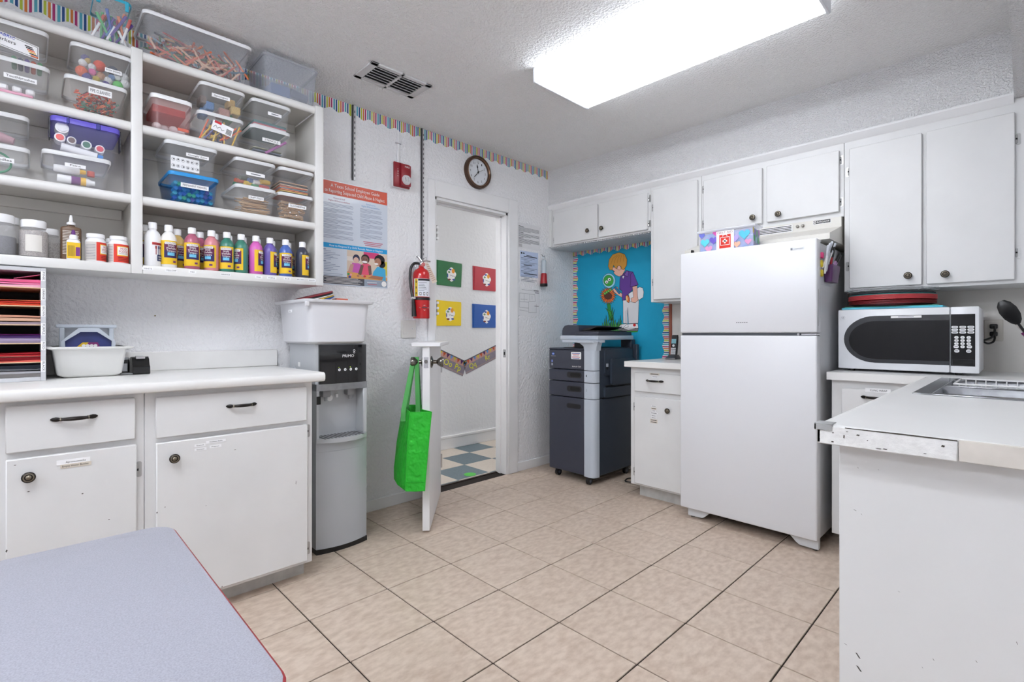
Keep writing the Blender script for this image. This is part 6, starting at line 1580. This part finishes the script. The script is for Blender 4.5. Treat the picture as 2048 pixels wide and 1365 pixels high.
mb.txt(fr, 'bizhub C25', .505, .838, .009, .080, .0006)
mb.m(flat((110, 126, 190))).rect(fr, .262, .278, .866, .884, .0006); mb.m(flat((150, 154, 166))).rect(fr, .262, .278, .842, .860, .0006)
part('printed_marks', mb, t)
mb = MB(PAPER); mb.slab(fr, rrect(.500, .922, .092, .052, .006, 3), 0, .0008)
for k, c in enumerate(((40, 50, 140), (190, 50, 60), (120, 120, 130), (190, 50, 60), (40, 50, 140))): mb.m(flat(c)).rect(fr, .462 + .006 * (k % 3), .538 - .006 * (k % 3), .936 - k * .009, .940 - k * .009, .0012)
part('service_sticker', mb, t)
for x, y in ((.285, -.545), (.600, -.575), (.30, -.14), (.62, -.14)):
    mb = MB(CB); mb.cyl((x - .011, y, .027), (x + .011, y, .027), .027, n=16); mb.m(mat('caster_grey', (90, 98, 116), .35)).cyl((x - .012, y, .027), (x + .012, y, .027), .012, n=12); mb.m(CB).box(x - .016, x + .016, y - .018, y + .02, .036, .064, .004)
    part('caster', mb, t)
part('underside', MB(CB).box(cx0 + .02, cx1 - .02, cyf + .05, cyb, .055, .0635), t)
cp_ = [aZ(1245, 946, .006), aZ(1252, 941, .006), Vector((.80, -.22, .006)), Vector((.74, -.06, .05)), Vector((.71, -.04, .18)), Vector((.69, -.045, .30))]
cp_ = [Vector((.705, -.08, .20)), Vector((.74, -.07, .12)), Vector((.78, -.10, .03)), Vector((.76, -.20, .006)), Vector((.72, -.26, .006)), Vector((.75, -.34, .006)), Vector((.82, -.28, .006)), Vector((.80, -.10, .006)), Vector((.82, -.02, .01))]
def smooth(hs, n=5):
    sm = []
    for i in range(len(hs) - 1):
        for k in range(n):
            q = k / n; p0 = hs[max(i - 1, 0)]; p1 = hs[i]; p2 = hs[i + 1]; p3 = hs[min(i + 2, len(hs) - 1)]
            sm.append(.5 * ((2 * p1) + (p2 - p0) * q + (2 * p0 - 5 * p1 + 4 * p2 - p3) * q * q + (3 * p1 - p0 - 3 * p2 + p3) * q ** 3))
    sm.append(hs[-1]); return sm
single('power_cord', MB(BLACK).tube(smooth(cp_), .004, 6), 'black power cord coiled on the floor behind the copier', 'cord')

# ================================================================== RIGHT HAND COUNTER, SINK, MICROWAVE
RZ = .892
RX0 = 2.090
t = thing('base_cabinet', 'white base cabinet with cling wrap drawer right of the refrigerator', 'cabinet', (2.3, -.3, 0))
part('body', MB(CAB).box(2.104, 2.515, BF, -.0005, .085, RZ - .0385, .002), t)
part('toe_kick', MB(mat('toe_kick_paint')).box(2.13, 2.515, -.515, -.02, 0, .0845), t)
dr = part('drawer', MB(CAB).box(2.150, 2.47, BF - .020, BF - .0005, .690, .815, .003), t)
fr = plY(BF - .0203); u, v = fr.px(1757, 782)
pull(aY(1751, 796, BF - .02), (0, -1, 0), (1, 0, 0), .115, dr)
mb = MB(PAPER); mb.slab(fr, [(u - .052, v - .009), (u + .046, v - .009), (u + .046, v + .010), (u - .052, v + .010)], 0, .0006); mb.m(INK).txt(fr, 'CLING WRAP', u, v - .004, .0085, .066, .001); part('name_label', mb, dr)
do = part('door', MB(CAB).box(2.150, 2.47, BF - .020, BF - .0005, .10, .672, .003), t)
t = thing('base_cabinet', 'long white sink cabinet with a plain end panel', 'cabinet', (2.82, -1.4, 0))
PN = mat('end_panel_paint', (212, 212, 212), .5, noise=(3, .04))
part('carcass', MB(CAB).box(2.516, ROOM_X - .001, -2.195, -1.50, .085, RZ - .0385).box(2.516, ROOM_X - .001, -.64, -.0005, .085, RZ - .0385).box(2.516, 2.53, -1.50, -.64, .085, RZ - .0385).box(2.53, ROOM_X - .001, -1.50, -.64, .085, .70), t)
ep = part('end_panel', MB(PN).box(2.500, ROOM_X - .001, -2.212, -2.1955, 0, RZ - .0385, .001), t)
fr = plY(-2.2123); mb = MB(mat('chipped_paint'))
for px, py, w, h in ((1716, 1312, 4, 4), (1718, 1338, 4.5, 4), (1710, 1021, 2.5, 1), (1723, 1029, 1, 1), (1798, 1184, 2, .5), (1867, 1320, 1.3, 1.3), (1845, 1336, 1, 1), (1691, 1289, 3, .7), (1953, 1324, 1.4, 1.2), (2034, 1287, 1, 2), (1716, 936, 1.2, .8), (1757, 940, 1, .5)):
    u, v = fr.px(px, py); k = .0012
    mb.pl(fr, [(u - w * k, v + h * k), (u - w * k * .3, v + h * k * .9), (u + w * k, v - h * k), (u + w * k * .4, v - h * k)], .0004)
part('chip', mb, ep)
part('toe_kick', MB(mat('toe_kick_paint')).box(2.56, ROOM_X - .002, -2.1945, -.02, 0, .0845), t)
for k in range(3):
    y0 = -2.17 + k * .52
    part('door', MB(CAB).box(2.4965, 2.5155, y0, y0 + .48, .10, .83, .003), t)
# L shaped worktop with sink cut-out
sx0_, sx1_, sy0_, sy1_ = 2.548, 3.03, -1.445, -.695
t = thing('countertop', 'L shaped white worktop with a chipped painted edge around the sink', 'countertop', (2.7, -1.2, RZ - .038))
zt0, zt1 = RZ - .038, RZ
def rimmed(mb, x0, x1, y0, y1): mb.box(x0, x1, y0, y1, zt0, zt1, 0)
mb = MB(mat('worktop_laminate', (228, 228, 227), .3, noise=(3, .04)))
rimmed(mb, RX0, 2.480, -.615, -.0005); rimmed(mb, 2.480, sx0_, -2.262, -.0005); rimmed(mb, sx1_, ROOM_X - .001, -2.262, -.0005); rimmed(mb, sx0_, sx1_, -2.262, sy0_); rimmed(mb, sx0_, sx1_, sy1_, -.0005)
part('top', mb, t)
EDG = mat('worn_edge_paint', (222, 222, 221), .6, noise=(60, .10, 6), bump=(90, .25, 3, .002))
ex = aY(1915, 890, -2.27).x
part('painted_edge', MB(EDG).box(2.472, ex, -2.270, -2.2622, zt0 - .003, zt1 - .002, .002).box(2.472, 2.4798, -2.270, -.62, zt0 - .002, zt1 - .001, .002), t, 'rough white painted edge strip')
part('bare_edge', MB(mat('bare_edge', (206, 200, 192), .6, noise=(20, .12))).box(ex + .001, ROOM_X - .002, -2.267, -2.2622, zt0 - .002, zt1 - .0015, .001), t, 'bare beige edge strip')
fe = plY(-2.2702); mb = MB(mat('edge_dirt', (66, 60, 54), .9))
for px, py, w, h in ((1716, 871, 2.4, 1.2), (1886, 893, 2.2, 1.6), (1694, 864, 1.5, .5), (1688, 874, 1, 3), (1666, 866, 1, 1), (1665, 884, 2, 1), (1757, 898, 4, .6), (1770, 899, 3, .7), (1735, 882, 1, .7), (1850, 908, 2, .5)):
    u, v = fe.px(px, py); k = .0013; mb.pl(fe, [(u - w * k, v - h * k * .6), (u + w * k * .6, v - h * k), (u + w * k, v + h * k * .7), (u - w * k * .5, v + h * k)], .0004)
u0, u1 = fe.px(1690, 858)[0], ex
mb.pl(fe, [(u0, zt1 - .0035), (u1, zt1 - .0038), (u1, zt1 - .0015), ((u0 + u1) / 2, zt1 - .001), (u0, zt1 - .002)], .0006)
part('chip', mb, t)
mb = MB(mat('metal_corner', (176, 178, 178), .4, metal=.7)); mb.box(2.468, 2.500, -2.2735, -2.2702, zt1 - .012, zt1 + .001, .001).box(2.468, 2.472, -2.2735, -2.235, zt1 - .012, zt1 + .001, .001).box(2.468, 2.50, -2.2735, -2.235, zt1 + .0005, zt1 + .0018, .0005)
part('corner_strip', mb, t)
# sink
t = thing('sink', 'stainless steel double bowl sink set in the worktop', 'sink', (2.79, -1.07, .72))
SS = mat('sink_steel', (176, 178, 182), .22, metal=1.0, noise=(30, .2))
def ringxy(x0, x1, y0, y1, z, r): return [(a, b, z) for a, b in rrect((x0 + x1) / 2, (y0 + y1) / 2, x1 - x0, y1 - y0, r, 5)]
ym = (sy0_ + sy1_) / 2
mb = MB(SS)
mb.box(sx0_ - .018, sx0_ + .03, sy0_ - .018, sy1_ + .018, zt1 + .0003, zt1 + .004, .0015); mb.box(sx1_ - .09, sx1_ + .018, sy0_ - .018, sy1_ + .018, zt1 + .0003, zt1 + .004, .0015)
mb.box(sx0_ + .03, sx1_ - .09, sy0_ - .018, sy0_ + .03, zt1 + .0003, zt1 + .004, .0015); mb.box(sx0_ + .03, sx1_ - .09, sy1_ - .03, sy1_ + .018, zt1 + .0003, zt1 + .004, .0015); mb.box(sx0_ + .03, sx1_ - .09, ym - .018, ym + .018, zt1 - .003, zt1 + .002, .0015)
part('rim', mb, t)
for (a, b) in ((sy0_ + .024, ym - .016), (ym + .016, sy1_ - .024)):
    x0, x1 = sx0_ + .024, sx1_ - .086
    part('bowl', MB(SS).loft([ringxy(x0, x1, a, b, zt1 + .001, .05), ringxy(x0 + .006, x1 - .006, a + .006, b - .006, zt1 - .02, .05), ringxy(x0 + .014, x1 - .014, a + .014, b - .014, zt1 - .15, .05), ringxy(x0 + .05, x1 - .05, a + .05, b - .05, zt1 - .168, .04)], False, True), t)
t = thing('dish_rack', 'white coated wire dish rack standing in the sink', 'dish rack', (2.78, -.9, .80))
WR = mat('white_wire', (236, 236, 236), .35); rx0, rx1, ry0, ry1 = sx0_ + .05, sx1_ - .11, ym + .035, sy1_ - .045
mb = MB(WR); zz = zt1 + .006
mb.tube([(rx0, ry0, zz), (rx1, ry0, zz), (rx1, ry1, zz), (rx0, ry1, zz), (rx0, ry0, zz)], .0035, 6)
part('top_rail', mb, t)
mb = MB(WR); mb.tube([(rx0 + .01, ry0 + .01, zz - .10), (rx1 - .01, ry0 + .01, zz - .10), (rx1 - .01, ry1 - .01, zz - .10), (rx0 + .01, ry1 - .01, zz - .10), (rx0 + .01, ry0 + .01, zz - .10)], .003, 6)
part('bottom_rail', mb, t)
n = 11
for k in range(n):
    x = rx0 + (rx1 - rx0) * (k + .5) / n
    part('wire', MB(WR).tube([(x, ry0, zz), (x, ry0 + .008, zz - .095), (x, ry0 + .014, zz - .10), (x, ry1 - .014, zz - .10), (x, ry1 - .008, zz - .095), (x, ry1, zz)], .002, 5), t)
# utensils in a cup behind the sink
cu = Vector((2.835, -.60, RZ))
t = thing('utensil_cup', 'white utensil cup on the worktop behind the sink', 'cup', cu)
part('cup', MB(WHITE).lathe([(.040, 0), (.046, .10), (.043, .10), (.038, .004)], cu, 20), t)
sp = thing('serving_spoon', 'black nylon serving spoon leaning out of the utensil cup', 'spoon', cu + Vector((0, 0, .01)))
tipc = aY(2019, 625, -.66); kb = aY(2052, 668, -.63)
mb = MB(BLACK)
dirv = (tipc - kb).normalized(); side = dirv.cross(Vector((0, 1, 0))).normalized(); nv = side.cross(dirv)
rings = []
for d, w, dep in ((-.055, .008, .0), (-.04, .018, -.006), (-.015, .026, -.014), (.015, .028, -.016), (.040, .022, -.012), (.054, .010, -.004)):
    rings.append([tipc + dirv * d + side * (w * math.cos(a)) + nv * (dep + .004 * math.sin(a)) for a in [2 * math.pi * i / 12 for i in range(12)]])
mb.loft(rings)
part('bowl', mb, sp)
part('handle', MB(BLACK).tube([tipc - dirv * .053, kb, cu + Vector((0, 0, .01))], .005, 8), sp)
mb = MB(CHROME); p1 = aY(2022, 638, -.62); p2 = aY(2050, 668, -.62)
uo = thing('whisk', 'steel utensil with purple grip leaning in the utensil cup', 'utensil', cu + Vector((.01, 0, .01)))
part('shaft', mb.tube([p1, p2], .003, 8), uo); part('grip', MB(plastic((110, 30, 90))).tube([p2 - Vector((.006, 0, -.006)), p2 + (p2 - p1).normalized() * .03, cu + Vector((.012, .01, .012))], .008, 8), uo)
# microwave
mx0, mx1, myf, myb = 2.103, 2.637, -.455, -.10
mz0, mz1 = RZ + .012, 1.204
t = thing('microwave', 'white microwave oven with black window and keypad on the worktop', 'microwave', (2.37, -.3, RZ))
MW = mat('microwave_white', (228, 230, 234), .3)
part('body', MB(MW).box(mx0 + .003, mx1, myf + .02, myb, mz0, mz1 - .002, .006, 2), t)
xs_ = aY(1900, 680, myf).x
dm = part('door', MB(MW).box(mx0, xs_ - .001, myf, myf + .02, mz0, mz1, .006, 2), t)
cpn = part('control_panel', MB(MW).box(xs_ + .001, mx1 + .002, myf, myf + .02, mz0, mz1, .006, 2), t)
fr = plY(myf - .0003); dz0, dz1 = mz0 + .034, mz1 - .034
GB = mat('window_black', (12, 12, 15), .08, spec=.3)
xl = aY(1688, 680, myf).x; hh = (dz1 - dz0) / 2; zc = (dz0 + dz1) / 2
arc = [(xl + .13 - .13 * math.cos(a), zc + hh * math.sin(a)) for a in [math.pi / 2 - math.pi * i / 20 for i in range(21)]]
shape = [(xs_ - .0015, dz1)] + arc + [(xs_ - .0015, dz0)]
part('window_surround', MB(mat('surround_grey', (44, 46, 51), .14)).slab(fr, shape, 0, .0012), dm)
arc2 = [(xl + .022 + .112 - .112 * math.cos(a), zc - .004 + (hh - .022) * math.sin(a)) for a in [math.pi / 2 - math.pi * i / 20 for i in range(21)]]
part('window', MB(GB).slab(fr, [(xs_ - .0015, dz1 - .026)] + arc2 + [(xs_ - .0015, dz0 + .018)], .0012, .002), dm)
mb = MB(mat('silver_logo', (196, 198, 202), .3, metal=.6)); mb.slab(fr, rrect(mx0 + .021, mz1 - .040, .022, .022, .0108, 5), 0, .0014); mb.m(INK).txt(fr, 'GE', mx0 + .021, mz1 - .044, .008, .011, .002)
part('badge', mb, dm)
mb = MB(PAPER); u, v = fr.px(1812, 634); mb.slab(fr, [(u - .058, v - .005), (u + .058, v - .005), (u + .058, v + .005), (u - .058, v + .005)], .002, .0026); mb.m(flat((150, 152, 160))).rect(fr, u - .03, u + .03, v - .002, v + .002, .003)
part('name_label', mb, dm)
part('keypad_panel', MB(GB).slab(fr, [(xs_ + .003, dz0 - .002), (mx1 - .012, dz0 - .002), (mx1 - .012, dz1), (xs_ + .003, dz1)], 0, .001), cpn)
kc = (xs_ + mx1 - .010) / 2; kz = dz1 - .058
BTN = flat((232, 232, 234))
def btn(u, v, w, h, s=None):
    mb = MB(BTN); mb.slab(fr, rrect(u, v, w, h, min(w, h) * .48, 4), .001, .002)
    if s: mb.m(INK).txt(fr, s, u, v - h * .25, h * .5, None, .0024)
    else: mb.m(flat((110, 110, 116))).rect(fr, u - w * .3, u + w * .3, v - h * .1, v + h * .12, .0024)
    part('button', mb, cpn)
for r in range(3):
    for k in range(3): btn(kc - .027 + k * .027, kz - r * .0122, .023, .010)
for r in range(3):
    for k in range(3): btn(kc - .021 + k * .0205, kz - .047 - r * .0140, .0150, .0118, str(r * 3 + k + 1))
btn(kc - .022, kz - .089, .018, .0135); btn(kc - .0005, kz - .089, .0150, .0118, '0'); btn(kc + .022, kz - .089, .018, .0135)
btn(kc - .020, kz - .108, .0175, .0150); btn(kc + .020, kz - .108, .0175, .0150)
mb = MB(mat('keypad_seam', (44, 44, 50), .3)); mb.line(fr, [(xs_ + .008, dz0 + .002), (mx1 - .016, dz0 + .002), (mx1 - .016, dz0 + .028), (xs_ + .008, dz0 + .028), (xs_ + .008, dz0 + .002)], .0012, .0014)
part('open_button', mb, cpn)
for x in (mx0 + .05, mx1 - .07):
    for y in (myf + .05, myb - .05): part('foot', MB(BLACK).lathe([(.014, RZ + .0003), (.014, mz0)], (x, y, 0), 12), t)
# outlet with two plugs and cords
t = thing('wall_outlet', 'cream wall outlet plate with two black plugs behind the microwave', 'outlet', (2.668, -.004, 1.045))
part('plate', MB(mat('outlet_cream', (196, 191, 182), .4)).box(2.634, 2.704, -.009, -.0005, 1.045, 1.152, .003), t)
for z in (1.118, 1.080):
    part('plug', MB(BLACK).box(2.655, 2.685, -.032, -.006, z - .012, z + .012, .006, 2), t)
for k, z in enumerate((1.118, 1.080)):
    pts = [Vector((2.672, -.030, z)), Vector((2.675, -.050, z - .02)), Vector((2.668, -.06, z - .05 + k * .01)), Vector((2.645, -.07, z - .065 + k * .02)), Vector((2.615, -.085, 1.045 + .02 * k))]
    single('power_cord', MB(BLACK).tube(smooth(pts), .0048, 7), ('black power cord from the upper plug to the microwave back', 'black power cord from the lower plug curving behind the microwave')[k], 'cord')
# plates and folders on the microwave
zz = 1.2045
pc = Vector((2.300, -.29, 0))
single('plastic_folder', MB(plastic((86, 190, 214))).box(2.115, 2.515, -.435, -.14, zz, zz + .010, .002), 'turquoise folder lying on top of the microwave', 'folder')
single('plastic_folder', MB(plastic((60, 150, 130))).box(2.125, 2.495, -.42, -.13, zz + .0105, zz + .0145, .001), 'green folder lying on the turquoise folder', 'folder')
zz += .015
def tray(z, r, rgb, label, cat='plate', h=.010, m=None, nm='serving_plate'):
    single(nm, MB(m or plastic(rgb)).lathe([(r * .72, 0), (r * .76, .0), (r, h), (r, h + .003), (r * .74, .003), (r * .02, .003)], pc + Vector((0, 0, z)), 36), label, cat, 'plates stacked on the microwave')
z = zz
for k in range(3): tray(z, .180, (120, 24, 32), 'dark red round tray in the stack on the microwave', h=.012); z += .0056
z += .006
for k in range(5): tray(z, .182, (198, 66, 72), 'coral red round plate in the stack on the microwave'); z += .0046
tray(z, .180, (60, 140, 140), 'thin teal plate above the red plates on the microwave'); z += .010
tray(z, .176, (60, 62, 70), 'dark plate under the clear scalloped platters', h=.008); z += .009
CP = mat('clear_platter', (216, 220, 224), .08, alpha=.45)
for k in range(2):
    r = .185 + .008 * k; n = 48
    rings = [[(pc.x + q * (1 + (.03 * math.cos(24 * a) if q > r * .9 else 0)) * math.cos(a), pc.y + q * (1 + (.03 * math.cos(24 * a) if q > r * .9 else 0)) * math.sin(a), z + zq) for a in [2 * math.pi * i / n for i in range(n)]] for q, zq in ((r * .7, 0), (r * .72, .001), (r, .012), (r, .0145), (r * .7, .004))]
    single('glass_platter', MB(CP).loft(rings), 'clear scalloped platter on top of the plate stack', 'platter', 'clear platters on the microwave'); z += .010
# ================================================================== TABLE IN THE FOREGROUND
tz = .64
c0 = aZ(315, 1053, tz); ye = aZ(580, 1365, tz).y; xe = aZ(0, 1122, tz).x
t = thing('activity_table', 'speckled grey laminate table with red edge in the foreground', 'table', (xe + .38, ye - .60, 0))
tw, td = .76, 1.22
rr_ = rrect(xe + tw / 2, ye - td / 2, tw, td, .05, 6)
LAM = mat('speckled_laminate', (166, 167, 178), .4, noise=(420, .22, 3))
top = part('top', MB(LAM).loft([[(a, b, tz - .022) for a, b in rr_], [(a, b, tz - .001) for a, b in rr_], [((a - xe - tw / 2) * .996 + xe + tw / 2, (b - ye + td / 2) * .998 + ye - td / 2, tz) for a, b in rr_]]), t)
rr2 = rrect(xe + tw / 2, ye - td / 2, tw + .007, td + .007, .053, 6)
part('edge_band', MB(mat('red_edge', (150, 40, 48), .45)).loft([[(a, b, tz - .023) for a, b in rr_], [(a, b, tz - .023) for a, b in rr2], [(a, b, tz - .004) for a, b in rr2], [(a, b, tz - .0015) for a, b in rr_]], False, False), t)
part('apron', MB(mat('apron_grey', (120, 122, 128), .5)).box(xe + .08, xe + tw - .08, ye - td + .08, ye - .08, tz - .06, tz - .0232, .003), t)
for sx in (xe + .1, xe + tw - .1):
    for sy in (ye - .1, ye - td + .1):
        part('leg', MB(CHROME).cyl((sx, sy, 0.02), (sx, sy, tz - .05), .016, n=14).m(BLACK).cyl((sx, sy, 0), (sx, sy, .022), .020, n=14), t)
